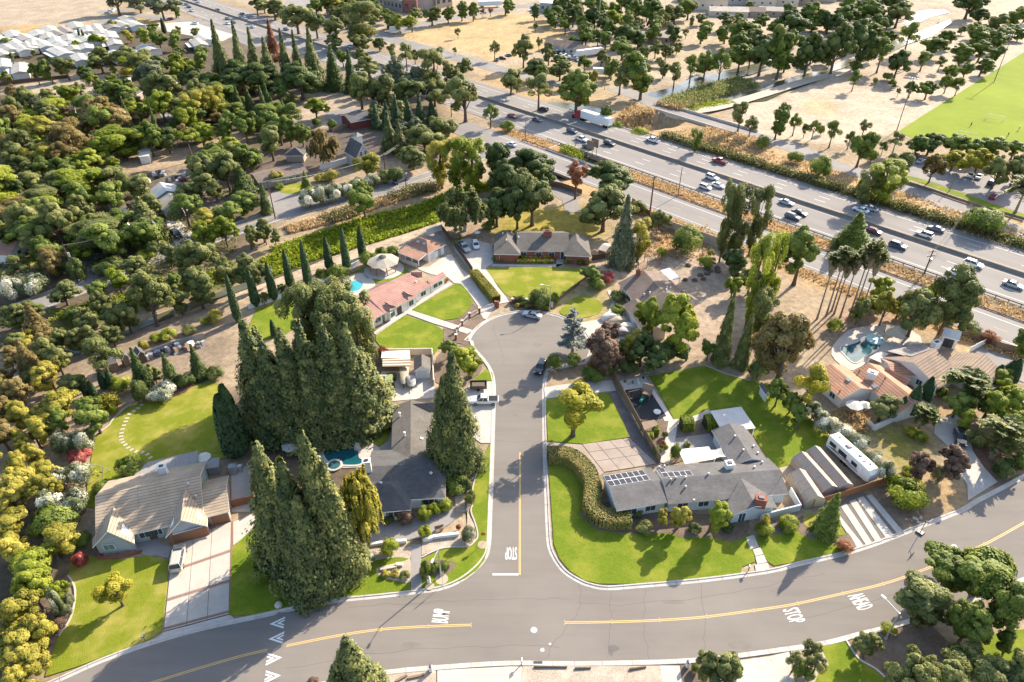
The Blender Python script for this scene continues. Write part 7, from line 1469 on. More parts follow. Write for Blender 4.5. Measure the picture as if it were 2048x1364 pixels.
for a in(('sedan','red',1027,232,'red car on the near carriageway left of the culvert'),('sedan','grey',1071,241,'grey car following the red car on the freeway'),('suv','dkblue',1142,264,'dark car beside the median opposite the red truck'),('pickup','white',1164,279,'white pickup above the creek opening'),('sedan','dkgreen',1175,295,'dark car partly behind the roadside signs'),('suv','black',1216,289,'black car near the median right of the roadside signs'),('suv','black',1088,219,'black car ahead of the red truck on the far carriageway'),('pickup','white',1309,280,'white pickup on the far carriageway behind the truck'),('pickup','red',1442,322,'red pickup on the far carriageway'),('suv','white',1425,356,'white sport utility car near the median in a group of three'),('hatch','white',1413,374,'white hatchback in the lane nearest the dry verge'),('sedan','white',1438,371,'white sedan, front one of three white cars together'),('sedan','silver',1571,407,'silver sedan alone near the median'),('sedan','black',1598,427,'black sedan overtaking the dark grey car'),('suv','grey',1585,435,'dark grey car beside the black sedan in the near lane'),('sedan','white',1719,422,'white car behind the pointed conifer on the far carriageway'),('sedan','silver',1740,417,'silver white car at the tree shadow on the far carriageway'),('sedan','grey',1871,459,'grey sedan in the outer lane of the far carriageway'),('suv','white',1847,471,'white sport utility car near the median on the far carriageway'),('suv','dkblue',1795,493,'dark blue car right of the fan palms on the freeway'),('sedan','white',1753,490,'white car half hidden by the conifer on the near carriageway'),('hatch','maroon',1748,464,'maroon car behind the conifer beside the median'),('suv','white',1946,530,'white boxy car beside the median at right'),('sedan','white',1913,547,'white sedan in the near lane at right'),('sedan','silver',2025,572,'silver sedan at the right edge of the freeway')):fcar(*a)
car('sedan','white',G(1023,292),FA+math.pi,'white car on the frontage road behind leafy trees',None,.1)
# distant cars: too small to show parts
def tiny(col,x,y,ang,label,group,z=.1):
    p = G(x,y); L_,W_,sec,(b0,b1,t0,t1,zb,zt) = VK['sedan']; mb = loft([(a*L_,b,c,d)for a,b,c,d in sec])
    wb = .84; wt = .66; vs = [(b0,-wb,zb),(b1,-wb,zb),(b1,wb,zb),(b0,wb,zb),(t0,-wt,zt),(t1,-wt,zt),(t1,wt,zt),(t0,wt,zt)]
    mb.add(vs,[(0,1,5,4),(1,2,6,5),(2,3,7,6),(3,0,4,7)],1); mb.add(vs[4:],[(0,1,2,3)],0)
    o = mb.build('distant_car',[PAINT[col],CG],local=True); o.location = (p.x,p.y,z); o.rotation_euler = (0,0,ang); return tag(o,label,'car',group)
zf = lambda a,b:(300+a/5.12,b/5.12)
for k,(a,b,c,s_)in enumerate(((275,38,'black',0),(375,53,'grey',0),(402,80,'black',0),(475,5,'silver',1),(500,28,'white',1),(692,110,'black',1),(798,200,'grey',0),(800,250,'white',0),(855,240,'black',0),(945,150,'black',1),(970,197,'white',1),(985,172,'silver',1),(1055,285,'white',1),(430,120,'silver',0))):
    tiny(c,*zf(a,b),FA+math.pi*s_,f'tiny {c} car on the distant freeway at the top left','distant freeway cars')
for a,b,c,g_ in((210,203,'maroon',R(170)),(462,250,'white',R(160)),(1395,310,'black',FA)):tiny(c,*zf(a,b),g_,f'tiny {c} car on a ramp at the top left','cars on the ramps')
for k,(x,y,c)in enumerate(((1112,105,'silver'),(1122,112,'white'),(1135,114,'grey'),(1146,118,'white'),(1118,118,'black'),(1155,122,'silver'),(1005,118,'maroon'),(1018,113,'dkblue'),(995,121,'grey'),(860,42,'dkblue'),(1064,22,'white'),(712,82,'white'),(700,95,'silver'),(222,24,'white'),(215,28,'silver'),(228,21,'white'),(262,14,'white'),(1490,14,'grey'),(1545,22,'black'),(1466,18,'white'))):
    tiny(c,x,y,R(20+53*k),f'small {c} vehicle parked in the distance beyond the freeway','vehicles parked in the distance',.05)
for kd,c,x,y,a,lab in(('suv','maroon',1831,316,40,'dark red car in the shaded car park'),('sedan','silver',1840,325,45,'silver car beside the dark red car in the car park'),('sedan','white',1941,353,50,'white car, left one of the pair under the yellow trees'),('sedan','white',1957,356,50,'white car, right one of the pair under the yellow trees'),('sedan','red',1986,396,45,'red car parked in the dappled shade at right'),('suv','black',1983,369,40,'black car deep in the shade of the car park')):
    car(kd,c,G(x,y),R(a),lab,'cars in the car park',.06)
carpx('sedan','silver',(1048,630),(1081,638),'silver sedan parked at the head of the close')
carpx('suv','black',(1074,753),(1088,726),'black car parked at the kerb in the cedar shade')
carpx('minivan','champagne',(363,1098),(354,1147),'pale gold minivan on the slabbed driveway',None,.13)
carpx('pickup','white',(950,806),(988,806),'white work pickup beside the huge redwood',None,.12)
carpx('suv','black',(1921,900),(1915,862),'black car on the curved driveway at right',None,.11)
carpx('van','dkblue',(784,372),(815,356),'dark blue delivery van on the left road',None,.06)
carpx('pickup','silver',(937,508),(919,490),'silver pickup beside the dark fence',None,.13)
carpx('hatch','white',(954,501),(949,487),'small white car on the brick house drive',None,.13)
carpx('pickup','black',(362,480),(345,464),'black pickup in the driveway of the beige house',None,.08)
# covered cars
def covered(a,b,mat,label):
    A = G(*a); B = G(*b); d = A-B; o = MB(); L_ = 4.5
    loft([(-.52*L_,.6,.02,.55),(-.48*L_,.9,.02,.9),(-.30*L_,.98,.02,1.05),(-.12*L_,.98,.02,1.38),(.1*L_,.96,.02,1.38),(.25*L_,.98,.02,1.0),(.46*L_,.92,.02,.8),(.52*L_,.6,.02,.5)],o)
    x = o.build('covered_car',M[mat],local=True,smooth=True); x.location = ((A.x+B.x)/2,(A.y+B.y)/2,.1); x.rotation_euler = (0,0,math.atan2(d.y,d.x)); tag(x,label,'covered car','covered cars')
q4 = lambda a,b:(1190+a/4.98,510+b/4.98)
covered(q4(80,648),q4(222,618),'canvas','white covered car nearest the oval lawn'); covered(q4(165,690),q4(290,668),'tancanvas','tan covered car, second from the oval lawn'); covered(q4(248,748),q4(365,735),'canvas','pale covered car, third from the oval lawn'); covered(q4(215,790),q4(310,785),'greycanvas','covered car half hidden by the purple tree')
# red tractor with white box trailer
tk = G(1180,240,1.5); t0 = tk.x*FD.x+tk.y*FD.y; tk = fw(t0,214.9)
o = thing('semi_truck','red tractor pulling a long white box trailer on the far carriageway','truck',(tk.x,tk.y,.11),FA+math.pi)
RED = PAINT['red']; WT = surf('trailer_white',(.76,.75,.72),(.70,.69,.66),.3,.5)
MB().box((-2.2,0,1.15),(14.6,2.55,2.85)).build('trailer_box',WT,o,local=True)
loft([(5.6,1.15,.9,3.6),(6.2,1.2,.7,3.8),(7.6,1.2,.7,3.3),(8.3,1.15,.7,2.4),(8.6,1.05,.7,1.9),(10.0,.95,.7,1.6),(10.2,.8,.8,1.3)]).build('cab',RED,o,local=True)
MB().add([(8.32,-1.0,2.0),(8.32,1.0,2.0),(7.75,1.0,3.1),(7.75,-1.0,3.1)],[(0,1,2,3)]).build('windscreen',CG,o,local=True)
MB().box((5.3,0,.6),(1.2,1.8,.4)).box((0,0,.85),(14,.5,.3)).build('chassis',M['darkmetal'],o,local=True)
for x in(-8.2,-7.0,3.6,4.8,9.2):
    for s_ in(-1,1):MB().tube((x,s_*.8,.5),(x,s_*1.27,.5),.5,.5,12).build('wheel',M['black'],o,local=True)
for s_ in(-1,1):MB().box((-2.2,s_*1.25,.65),(6,.04,.5)).build('side_skirt',WT,o,local=True)
MB().box((3,-1.29,3.0),(2.2,.02,.6)).build('logo_panel',plain('grey_logo',(.4,.42,.45)),o,local=True)
# parked box trailers
def boxtrailer(x,y,L_,rz,label):
    p = G(x,y); o = thing('box_trailer',label,'trailer',(p.x,p.y,0),rz); MB().box((0,0,1.1),(L_,2.5,2.7)).build('box',WT,o,local=True)
    for xx in(-L_*.38,-L_*.3):
        for s_ in(-1,1):MB().tube((xx,s_*.8,.5),(xx,s_*1.25,.5),.5,.5,10).build('wheel',M['black'],o,local=True)
    MB().box((L_*.3,0,0),(.15,1.8,1.1)).build('landing_leg',M['darkmetal'],o,local=True)
boxtrailer(1178,113,15,R(28),'long white box trailer parked in the cluttered yard'); boxtrailer(1206,153,10,R(-12),'white box trailer between trees beyond the freeway')
boxtrailer(980,14,16,R(8),'white trailer behind the trees at the top edge')
# ---- travel trailer
A = G(1660,925); a0 = G(1655,900); a1 = G(1722,962); d = a1-a0; an = math.atan2(d.y,d.x); c = (G(1662,905,0)+G(1726,968,0))/2
o = thing('travel_trailer','long white travel trailer with dark swoosh graphics beside the flowering hedge','trailer',(c.x+.8,c.y+.8,.12),an)
L_ = 10.2; loft([(-.5*L_,1.05,.55,3.0),(-.48*L_,1.2,.5,3.15),(.30*L_,1.2,.5,3.15),(.44*L_,1.2,.55,3.0),(.5*L_,1.1,.75,2.3)]).build('body',surf('trailer_gelcoat',(.76,.74,.70),(.70,.68,.64),.5,.4),o,local=True)
for x,w_,h_,z in((-3.6,1.4,.7,1.6),(-1.2,1.8,.8,1.5),(1.6,1.2,.7,1.6)):
    fr = MB().box((x,-1.215,z),(w_+.1,.04,h_+.1)).build('window',M['darkmetal'],o,local=True); MB().box((x,-1.245,z+.05),(w_,.03,h_)).build('pane',CG,fr,local=True)
MB().box((3.1,-1.22,.75),(.75,.05,1.9)).build('door',M['trim'],o,local=True)
GR = [plain('swoosh_dark',(.06,.06,.07)),plain('swoosh_brown',(.22,.15,.11)),plain('swoosh_grey',(.30,.30,.31))]
for k,(x,z,w_)in enumerate(((-3,.95,3.6),(0,1.05,3.2),(1.8,.85,3.8))):
    pts = [(x-w_/2,z),(x,z+.55),(x+w_/2,z+.2),(x+.2,z+.2)]; MB().add([(a,-1.212-.004*k,b)for a,b in pts],[(0,1,2,3)]).build('swoosh_graphic',GR[k],o,local=True)
for x,y,s_ in((-1.4,0,(1.0,.75,.28)),(1.2,.2,(.5,.5,.2)),(2.5,-.1,(.45,.45,.12)),(-3.8,.3,(.4,.4,.12)),(3.4,.4,(.4,.3,.1))):MB().box((x,y,3.15),s_,0,0,.85).build('roof_unit',M['greycanvas'],o,local=True)
for x in(-.9,0.0):
    for s_ in(-1,1):MB().tube((x,s_*1.0,.34),(x,s_*1.22,.34),.34,.34,12).build('wheel',M['black'],o,local=True)
# ---- boats, backhoe, dump trailer in the yard of the grey hip house
def boat(a,b,label,cover,hull='white'):
    A = G(*a); B = G(*b); d = A-B; o = thing('trailered_boat',label,'boat',((A.x+B.x)/2,(A.y+B.y)/2,.1),math.atan2(d.y,d.x),'boats in the yard'); L_ = d.length
    loft([(-.5*L_,.95,.55,1.2),(-.1*L_,1.05,.5,1.25),(.25*L_,.85,.55,1.3),(.42*L_,.45,.65,1.38),(.5*L_,.08,.9,1.42)]).build('hull',PAINT[hull],o,local=True)
    loft([(-.5*L_,.9,1.2,1.35),(-.2*L_,1.0,1.2,1.75),(.1*L_,.9,1.25,1.7),(.35*L_,.6,1.3,1.45),(.48*L_,.1,1.38,1.45)]).build('cover',M[cover],o,local=True,smooth=True)
    for s_ in(-1,1):MB().tube((-.15*L_,s_*.85,.3),(-.15*L_,s_*1.05,.3),.3,.3,10).build('wheel',M['black'],o,local=True)
    MB().box((.45*L_,0,.35),(2.2,.12,.12)).build('drawbar',M['darkmetal'],o,local=True)
boat((808,776),(811,742),'boat under a tan cover in the concrete yard','tancanvas'); boat((824,780),(823,760),'smaller boat with grey cover beside the tan covered boat','greycanvas')
BG = plain('backhoe_green',(.24,.28,.10),.5)
p = G(781,770); o = thing('backhoe_loader','faded green backhoe with folded boom on the yard slab','backhoe',(p.x,p.y,.1),R(92))
MB().box((.3,0,.8),(2.6,.9,.8),0,0,.9).build('hood',BG,o,local=True); MB().box((-.9,0,1.0),(1.3,1.3,.2)).box((-.9,0,2.5),(1.5,1.5,.1)).build('canopy',BG,o,local=True)
for x,y in((-1.5,-.65),(-1.5,.65),(-.3,-.65),(-.3,.65)):MB().tube((x,y,1.1),(x,y,2.5),.04).build('canopy_post',M['darkmetal'],o,local=True)
for x,r_ in((-1.0,.72),(1.3,.45)):
    for s_ in(-1,1):MB().tube((x,s_*.65,r_),(x,s_*1.0,r_),r_,r_,12).build('wheel',M['black'],o,local=True)
MB().tube((1.5,-.6,.9),(2.6,-.6,.5),.09).tube((1.5,.6,.9),(2.6,.6,.5),.09).build('loader_arm',BG,o,local=True); MB().box((2.8,0,.2),(.6,2.0,.6),0,0,.8).build('bucket',M['rustrail'],o,local=True)
MB().tube((-1.8,0,1.0),(-2.8,0,3.2),.13).tube((-2.8,0,3.2),(-5.2,0,2.4),.11).build('boom',BG,o,local=True); MB().box((-5.4,0,1.9),(.5,.5,.6)).build('digging_bucket',M['rustrail'],o,local=True)
p = G(957,777); o = thing('dump_trailer','dark dump trailer filled with brown debris beside the white pickup','trailer',(p.x,p.y,.12),R(2))
for y in(-.95,.95):MB().box((0,y,.5),(3.4,.08,.8)).build('side_panel',M['darkmetal'],o,local=True)
for x in(-1.7,1.7):MB().box((x,0,.5),(.08,1.9,.8)).build('end_panel',M['darkmetal'],o,local=True)
MB().box((0,0,.5),(3.3,1.82,.55),0,0,.8).build('debris_load',M['mulch'],o,local=True)
for s_ in(-1,1):MB().tube((0,s_*.9,.32),(0,s_*1.12,.32),.32,.32,10).build('wheel',M['black'],o,local=True)
# ================================================================ FENCES, POLES, POOLS, GARDEN THINGS
def fence(label,pts,h=1.8,mat='wood',seg=2.4,name='board_fence',pmat=None,th_=.06,cat='fence'):
    P = GP(pts); c = P[0]; o = thing(name,label,cat,c); mbp = None
    for a,b in zip(P,P[1:]):
        L_ = (b-a).length; k = max(1,round(L_/seg)); rz = math.atan2((b-a).y,(b-a).x)
        for i in range(k):
            p = a.lerp(b,i/k); q = a.lerp(b,(i+1)/k); m_ = (p+q)/2
            MB().box((m_.x,m_.y,.06),((q-p).length-.10,th_,h-.06+random.uniform(-.02,.02)),rz).build('panel',M[mat],o)
            MB().box((p.x,p.y,0),(.12,.12,h+.08),rz).build('post',M[pmat or mat],o)
    return o
def wall(label,pts,h,wd,mat,cat='wall',name='garden_wall',n=0):
    P = GP(pts); P = smooth(P,n)if n else P
    return tag(MB().ribbon(P,[(-wd/2,0),(-wd/2,h),(wd/2,h),(wd/2,0)]).build(name,M[mat],uv=(mat=='brick')),label,cat)
fence('tall brown board fence between driveway and play yard',T(10,(798,255),(830,330),(880,430),(960,580),(1060,770),(1130,890),(1185,980)),1.9,'wood')
fence('reddish board fence behind the striped driveway',T(11,(350,1335),(540,1275),(760,1205),(1020,1122)),1.9,'redwood')
fence('orange board fence right of the tan roofed house',T(8,(2036,985),(2046,1180),(2050,1364)),1.8,'redwood')
fence('dark brown gate fence beside the tan roofed house',T(8,(1860,1335),(2040,1290)),1.8,'garage')
wall('pale wall round the boat yard',T(9,(1010,112),(1412,108),(1425,360)),1.7,.2,'cream')
wall('white wall behind the red roofed garage',T(5,(1366,522),(1482,476)),1.9,.2,'stucco')
fence('long dark fence between the red garage and brick house drives',T(5,(1486,478),(1560,570),(1640,680),(1735,822)),1.8,'darkwood')
wall('white garden wall along the dirt path behind the cypress row',T(5,(-60,1110),(150,1040),(300,985),(480,925),(640,850),(850,738)),1.3,.2,'stucco')
wall('low tan wall between the gazebo lawn and red garage',T(5,(1085,690),(1180,735),(1290,775)),1.1,.2,'cream')
sw = fence('pale concrete sound wall beside the frontage road',T(6,(1110,402),(1220,455),(1320,492),(1530,562),(1690,622),(1850,700)),2.6,'concrete',4.0,'sound_wall',None,.18,'wall')
fence('brown board fence behind the brick house by the frontage road',T(6,(960,262),(1040,320),(1105,372)),1.8,'wood')
fence('brown fence below the rusty tree',T(6,(290,118),(400,140),(560,195)),1.8,'wood')
fence('low rail fence between the brick house lawn and the oval lawn',T(6,(300,1100),(420,1000),(530,915),(600,860)),.9,'wood',3.0,'rail_fence')
fence('brown board fence behind the terracotta house by the frontage road',[(1925,672),(1960,682),(2000,700),(2060,715)],1.9,'wood')
fence('leaning white fence beside the terracotta house yard',[(1938,705),(1975,686)],1.6,'trim',1.6)
fence('tan board fence round the small yard right of the brick house',T(6,(640,720),(780,700),(800,640)),1.7,'darkwood')
fence('dark fence along the mown dry field',T(0,(0,690),(150,668),(300,652),(560,625)),1.6,'darkwood',6)
fence('weathered fence at the edge of the ploughed plot',T(1,(110,1165),(260,1135),(400,1095)),1.6,'darkwood',4)
fence('reddish fence beneath the upper left grove',T(1,(280,690),(440,650),(540,640)),1.8,'redwood',5)
fence('grey board fence of the junk filled yard',T(8,(1170,130),(1350,60),(1500,15),(1640,-20)),1.5,'greydeck')
fence('wire fence with thin posts along the car park',T(7,(1080,95),(1300,165),(1500,235),(1700,300),(2048,400)),.9,'rustrail',6,'wire_fence',None,.015)
# iron fence with brick pillars round the red house lawns
z6 = lambda a,b:(860+a/6.82,580+b/6.82)
o = thing('iron_fence','white iron fence with brick pillars curving along the close','fence',G(*z6(540,400)))
pil = [z6(355,680),z6(378,575),z6(440,490),z6(540,385),z6(676,315)]
for p in pil:c = G(*p); MB().box((c.x,c.y,0),(.5,.5,1.5)).build('pillar',M['brick'],o,uv=True); MB().box((c.x,c.y,1.5),(.6,.6,.1)).build('pillar_cap',M['cream'],o)
for a,b in zip(pil,pil[1:]):
    A = G(*a); B = G(*b); MB().path([A+Vector((0,0,.2)),B+Vector((0,0,.2))],.03).build('rail',M['trim'],o); MB().path([A+Vector((0,0,1.15)),A.lerp(B,.5)+Vector((0,0,1.35)),B+Vector((0,0,1.15))],.03).build('rail',M['trim'],o)
    k = int((B-A).length/.28); mb = MB()
    for i in range(1,k):p = A.lerp(B,i/k); mb.tube((p.x,p.y,.15),(p.x,p.y,1.25),.018,.018,4)
    tag(mb.build('pickets',M['trim'],o),None,None,None,'stuff')
o = thing('drive_gate','white iron driveway gate between brick pillars','gate',G(*z6(790,260)))
for p in(z6(895,232),z6(925,236)):c = G(*p); MB().box((c.x,c.y,0),(.6,.6,1.7)).build('pillar',M['brick'],o,uv=True)
A = G(*z6(690,312)); B = G(*z6(880,238)); MB().path([A+Vector((0,0,1.0)),A.lerp(B,.5)+Vector((0,0,1.5)),B+Vector((0,0,1.3))],.04).path([A+Vector((0,0,.2)),B+Vector((0,0,.2))],.04).build('gate_frame',M['trim'],o); mb = MB()
for i in range(1,16):p = A.lerp(B,i/16); mb.tube((p.x,p.y,.2),(p.x,p.y,1.15),.02,.02,4)
tag(mb.build('pickets',M['trim'],o),None,None,None,'stuff')
for p,lab in((z6(1128,180),'brick pillar left of the dark bushes at the close'),(z6(1322,185),'brick pillar among the dark bushes at the close'),(z6(1660,235),'white pillar beside the street lamp at the close')):
    c = G(*p); o = thing('gate_pillar',lab,'pillar',c); MB().box((c.x,c.y,0),(.55,.55,1.3)).build('shaft',M['brick']if 'brick' in lab else M['stucco'],o,uv=True); MB().box((c.x,c.y,1.3),(.68,.68,.12)).build('cap',M['cream'],o)
# low white walls and seats in the front court of the grey hip house
wall('long low white wall below the weeping tree',T(13,(790,296),(1010,262),(1205,246)),.65,.45,'stucco'); wall('low white wall right of the garden gate',T(13,(1335,240),(1412,222)),.75,.6,'stucco'); wall('long white wall along the gravel bed',T(13,(1415,216),(1622,192)),.7,.5,'stucco')
wall('short stone seat wall by the round clipped bushes',T(13,(995,475),(1130,452)),.5,.35,'concrete'); wall('square stone planter by the round clipped bushes',T(13,(1120,436),(1175,436)),.6,.6,'concrete')
wall('pale timber edge wall beside the corner lawn',T(9,(1665,1040),(1700,1180),(1690,1364)),.35,.25,'cream')
for k,q_ in enumerate(((1520,1148),(1608,1142))):
    c = G(*T(9,q_)[0]); tag(MB().box((c.x,c.y,0),(1.6,.5,1.1),R(-5)).build('entry_wall',M['stucco']),('white wall stub left of the side gate','white wall stub right of the side gate')[k],'wall')
def bench(x,y,rz,label):
    p = G(x,y); o = thing('garden_bench',label,'bench',(p.x,p.y,.12),rz); MB().box((0,0,.42),(1.5,.45,.06)).build('seat',M['wood'],o,local=True); MB().box((0,.22,.5),(1.5,.05,.4)).build('backrest',M['wood'],o,local=True)
    for a in(-.65,.65):MB().box((a,0,0),(.07,.4,.42)).build('leg',M['wood'],o,local=True)
bench(*T(13,(1468,150))[0],R(18),'wooden bench in the paved front court')
o = thing('garden_gate','dark iron garden gate above the front walk','gate',G(*T(13,(1270,250))[0])); A,B = GP(T(13,(1240,255),(1318,245)))
for k in range(9):p = A.lerp(B,k/8); MB().tube((p.x,p.y,.15),(p.x,p.y,1.1),.02,.02,4).build('bar',M['darkmetal'],o)
MB().path([A+Vector((0,0,1.1)),B+Vector((0,0,1.1))],.03).build('top_rail',M['darkmetal'],o)
# ---- logs on the gravel by the street
for a,b,lab in(((180,1248),(440,1252),'long weathered log along the kerb by the gravel'),((505,1262),(630,1258),'short dark log on the gravel, left one'),((940,1270),(1070,1250),'short dark log on the gravel, right one')):
    A,B = GP(T(14,a,b)); tag(MB().tube(A+Vector((0,0,.25)),B+Vector((0,0,.22)),.17,.13,8).build('log',M['bark']),lab,'log')
for a,b,lab in(((1120,1364),(1210,1315),'wooden sleeper on the gravel bed at the bottom edge'),((1215,1340),(1345,1312),'wooden sleeper across the gravel near the mailbox')):
    A,B = GP(T(13,a,b)); d = B-A; tag(MB().box(((A.x+B.x)/2,(A.y+B.y)/2,.12),(d.length,.3,.25),math.atan2(d.y,d.x)).build('sleeper',M['wood']),lab,'sleeper')
# ---- poles
def utility(x,y,ty,label,arms=2,trans=False,ang=None,r=.16,wiredir=None):
    b = G(x,y); lo,hi = 2,40
    for _ in range(40):
        m_ = (lo+hi)/2
        if PROJ((b.x,b.y,m_))[1]>ty:lo = m_
        else:hi = m_
    o = thing('utility_pole',label,'utility pole',(b.x,b.y,0),R(20)if ang is None else ang); H_ = lo
    MB().tube((0,0,0),(0,0,H_),r*1.2,r*.75,8).build('shaft',M['darkwood'],o,local=True)
    for k in range(arms):
        z = H_-.5-1.3*k; MB().box((0,0,z),(2.4,.12,.14)).build('crossarm',M['darkwood'],o,local=True)
        for a in(-1.1,-.5,.5,1.1):MB().tube((a,0,z+.14),(a,0,z+.34),.05,.04,6).build('insulator',M['metal'],o,local=True)
    if trans:MB().tube((.4,0,H_-3.6),(.4,0,H_-2.5),.28,.28,10).build('transformer',M['metal'],o,local=True)
    return Vector((b.x,b.y,H_))
tA = utility(156,563,488,'wooden utility pole with transformer at the left road bend',1,True); tB = utility(322,501,428,'wooden utility pole with transformer before the beige house',1,True); tC = utility(551,438,362,'utility pole beside the gravel drive on the left road',1); tD = utility(813,380,338,'utility pole beside the delivery van',1); tE = utility(771,344,308,'utility pole with wires beside the grey gabled house',2); tF = utility(903,234,205,'utility pole at the road junction below the freeway',1)
tG = utility(1299,432,352,'tall wooden pole behind the sound wall',1,False,FA+R(90),.22); tH = utility(1356,392,334,'thin pole on the dry verge beside the freeway',0,False,FA,.12); tI = utility(1848,548,500,'pole with double crossarms in front of the freeway at right',2,True,FA+R(60)); tJ = utility(1051,280,240,'thin pole beside the culvert guardrail',0,False,FA,.1); tK = utility(1209,179,122,'thin pole beyond the freeway by the box trailer',0,False,FA,.1)
def wire(a,b,label,sag=1.2,off=(0,0,0)):
    a = a+Vector(off); b = b+Vector(off); pts = [a.lerp(b,t/10)-Vector((0,0,sag*4*(t/10)*(1-t/10)))for t in range(11)]; return tag(MB().path(pts,.025,4).build('power_line',M['darkmetal']),label,'power line')
for k,off in enumerate(((0,0,-.3),(.8,.6,-.3),(-.8,-.6,-.3))):
    w_ = ('middle','far','near')[k]
    wire(tA,tB,f'{w_} of three wires between the two transformer poles',1.5,off); wire(tB,tC,f'{w_} of three wires running to the gravel drive pole',1.5,off); wire(tE,tF,f'{w_} of three wires from the grey gabled house to the junction',1.0,off); wire(tC,tE,f'{w_} of three wires over the white flowering hedge',1.2,off)
    wire(tI,tI+FN*42+FD*-4+Vector((0,0,-1)),f'{w_} of three wires crossing the freeway at right',1.0,off)
def lamp(x,y,ty,label,armdir,armlen,name='street_lamp',r=.10,mat='metal',heads=1):
    b = G(x,y); lo,hi = 2,45
    for _ in range(40):
        m_ = (lo+hi)/2
        if PROJ((b.x,b.y,m_))[1]>ty:lo = m_
        else:hi = m_
    o = thing(name,label,'street lamp' if name=='street_lamp' else 'floodlight',(b.x,b.y,0),armdir); H_ = lo
    MB().tube((0,0,0),(0,0,H_),r*1.4,r*.8,8).build('pole',M[mat],o,local=True); MB().tube((0,0,0),(0,0,.35),.22,.2,8).build('base',M['concrete'],o,local=True)
    if armlen:MB().tube((0,0,H_-.1),(armlen,0,H_+.35),r*.6,r*.5,6).build('arm',M[mat],o,local=True); MB().box((armlen+.25,0,H_+.28),(.7,.28,.14)).build('lamp_head',M['trim'],o,local=True)
    else:
        MB().box((0,0,H_),(.12,3.2,.12)).build('crossbar',M[mat],o,local=True)
        for k in range(4):MB().box((0,-1.4+.93*k,H_+.1),(.35,.5,.4)).build('lamp_head',M['trim'],o,local=True)
lamp(882,1153,1098,'grey street lamp on the corner lawn by the junction',R(-105),2.2); lamp(1099,622,571,'street lamp at the head of the close',R(185),1.8); lamp(1771,1278,1226,'street lamp rising through the trees at lower right',R(120),2.4)
lamp(1988,164,72,'tall floodlight mast at the edge of the sports field',R(-135),0,'floodlight_mast',.14,'rustrail'); lamp(1793,262,158,'tall floodlight mast at the near corner of the sports field',R(-135),0,'floodlight_mast',.14,'rustrail'); lamp(1899,382,343,'lamp post in the car park verge',R(30),1.2,'street_lamp',.1,'rustrail')
lamp(1200,107,78,'lamp post with curved arm in the cluttered yard',R(180),2.5); lamp(1197,55,-25,'very tall slim mast beyond the freeway at the top',R(180),0,'floodlight_mast',.2)
# ---- signs
def textmesh(txt,wd,ht):
    cu = bpy.data.curves.new('t','FONT'); cu.body = txt; cu.align_x = 'CENTER'; cu.align_y = 'CENTER'; cu.offset = .01; ob = bpy.data.objects.new('t',cu); COL.objects.link(ob); bpy.context.view_layer.update()
    me0 = bpy.data.meshes.new_from_object(ob.evaluated_get(bpy.context.evaluated_depsgraph_get())); bpy.data.objects.remove(ob); V = np.array([v.co for v in me0 .vertices]); lo = V.min(0); hi = V.max(0)
    return[((a-(lo[0]+hi[0])/2)/(hi[0]-lo[0])*wd,(b-(lo[1]+hi[1])/2)/(hi[1]-lo[1])*ht)for a,b,_ in V],[tuple(p.vertices)for p in me0 .polygons]
p = G(967,1088); o = thing('stop_sign','red stop sign on a thin post at the end of the side street','stop sign',(p.x,p.y,.1),R(180))
MB().tube((0,0,0),(0,0,2.5),.035).build('post',M['metal'],o,local=True); oc = [(.38*math.cos(R(22.5+45*k)),.38*math.sin(R(22.5+45*k)))for k in range(8)]
MB().add([(a,-.05,2.3+b)for a,b in oc]+[(a,-.035,2.3+b)for a,b in oc],[tuple(range(8)),tuple(range(15,7,-1))]+[(k,k+8,(k+1)%8+8,(k+1)%8)for k in range(8)]).build('sign_plate',plain('sign_red',(.42,.02,.025),.4),o,local=True)
tv,tf = textmesh('STOP',.56,.24); MB().add([(a,-.056,2.3+b)for a,b in tv],tf).build('lettering',M['trim'],o,local=True)
p = G(886,1170); o = thing('street_sign','thin sign post with two small plates on the corner kerb','sign',(p.x,p.y,.15),R(35)); MB().tube((0,0,0),(0,0,3.0),.035).build('post',M['metal'],o,local=True)
for k,z in enumerate((2.3,2.85)):MB().box((0,-.04,z-.3),(.6,.02,.5),0).build('plate',M['metal'],o,local=True)
for k,(x,y)in enumerate(((1179,318),(1188,314))):
    p = G(x,y); o = thing('roadside_sign',('tall narrow brown sign back nearest the culvert','tall narrow brown sign back beside the other one')[k],'sign',(p.x,p.y,0),FA+R(96)); MB().tube((0,-.9,0),(0,-.9,5),.1).tube((0,.9,0),(0,.9,5),.1).build('posts',M['rustrail'],o,local=True); MB().box((0,0,3.6),(.12,3.0,3.0)).build('panel',M['rustrail'],o,local=True)
p = G(661,74); o = thing('guide_sign','green freeway guide sign above the trees at upper left','sign',(p.x,p.y,0),R(-8)); MB().tube((-2,0,0),(-2,0,8),.18).tube((2,0,0),(2,0,8),.18).build('posts',M['metal'],o,local=True); MB().box((0,-.2,5),(6.5,.15,4.2)).build('panel',plain('sign_green',(.02,.22,.16),.4),o,local=True)
p = G(790,67); o = thing('entrance_sign','white board sign at the road corner by the dry field','sign',(p.x,p.y,0),R(15)); MB().box((0,0,1),(6,.3,3)).build('panel',M['stucco'],o,local=True); MB().tube((-2.5,0,0),(-2.5,0,1),.15).tube((2.5,0,0),(2.5,0,1),.15).build('posts',M['trim'],o,local=True)
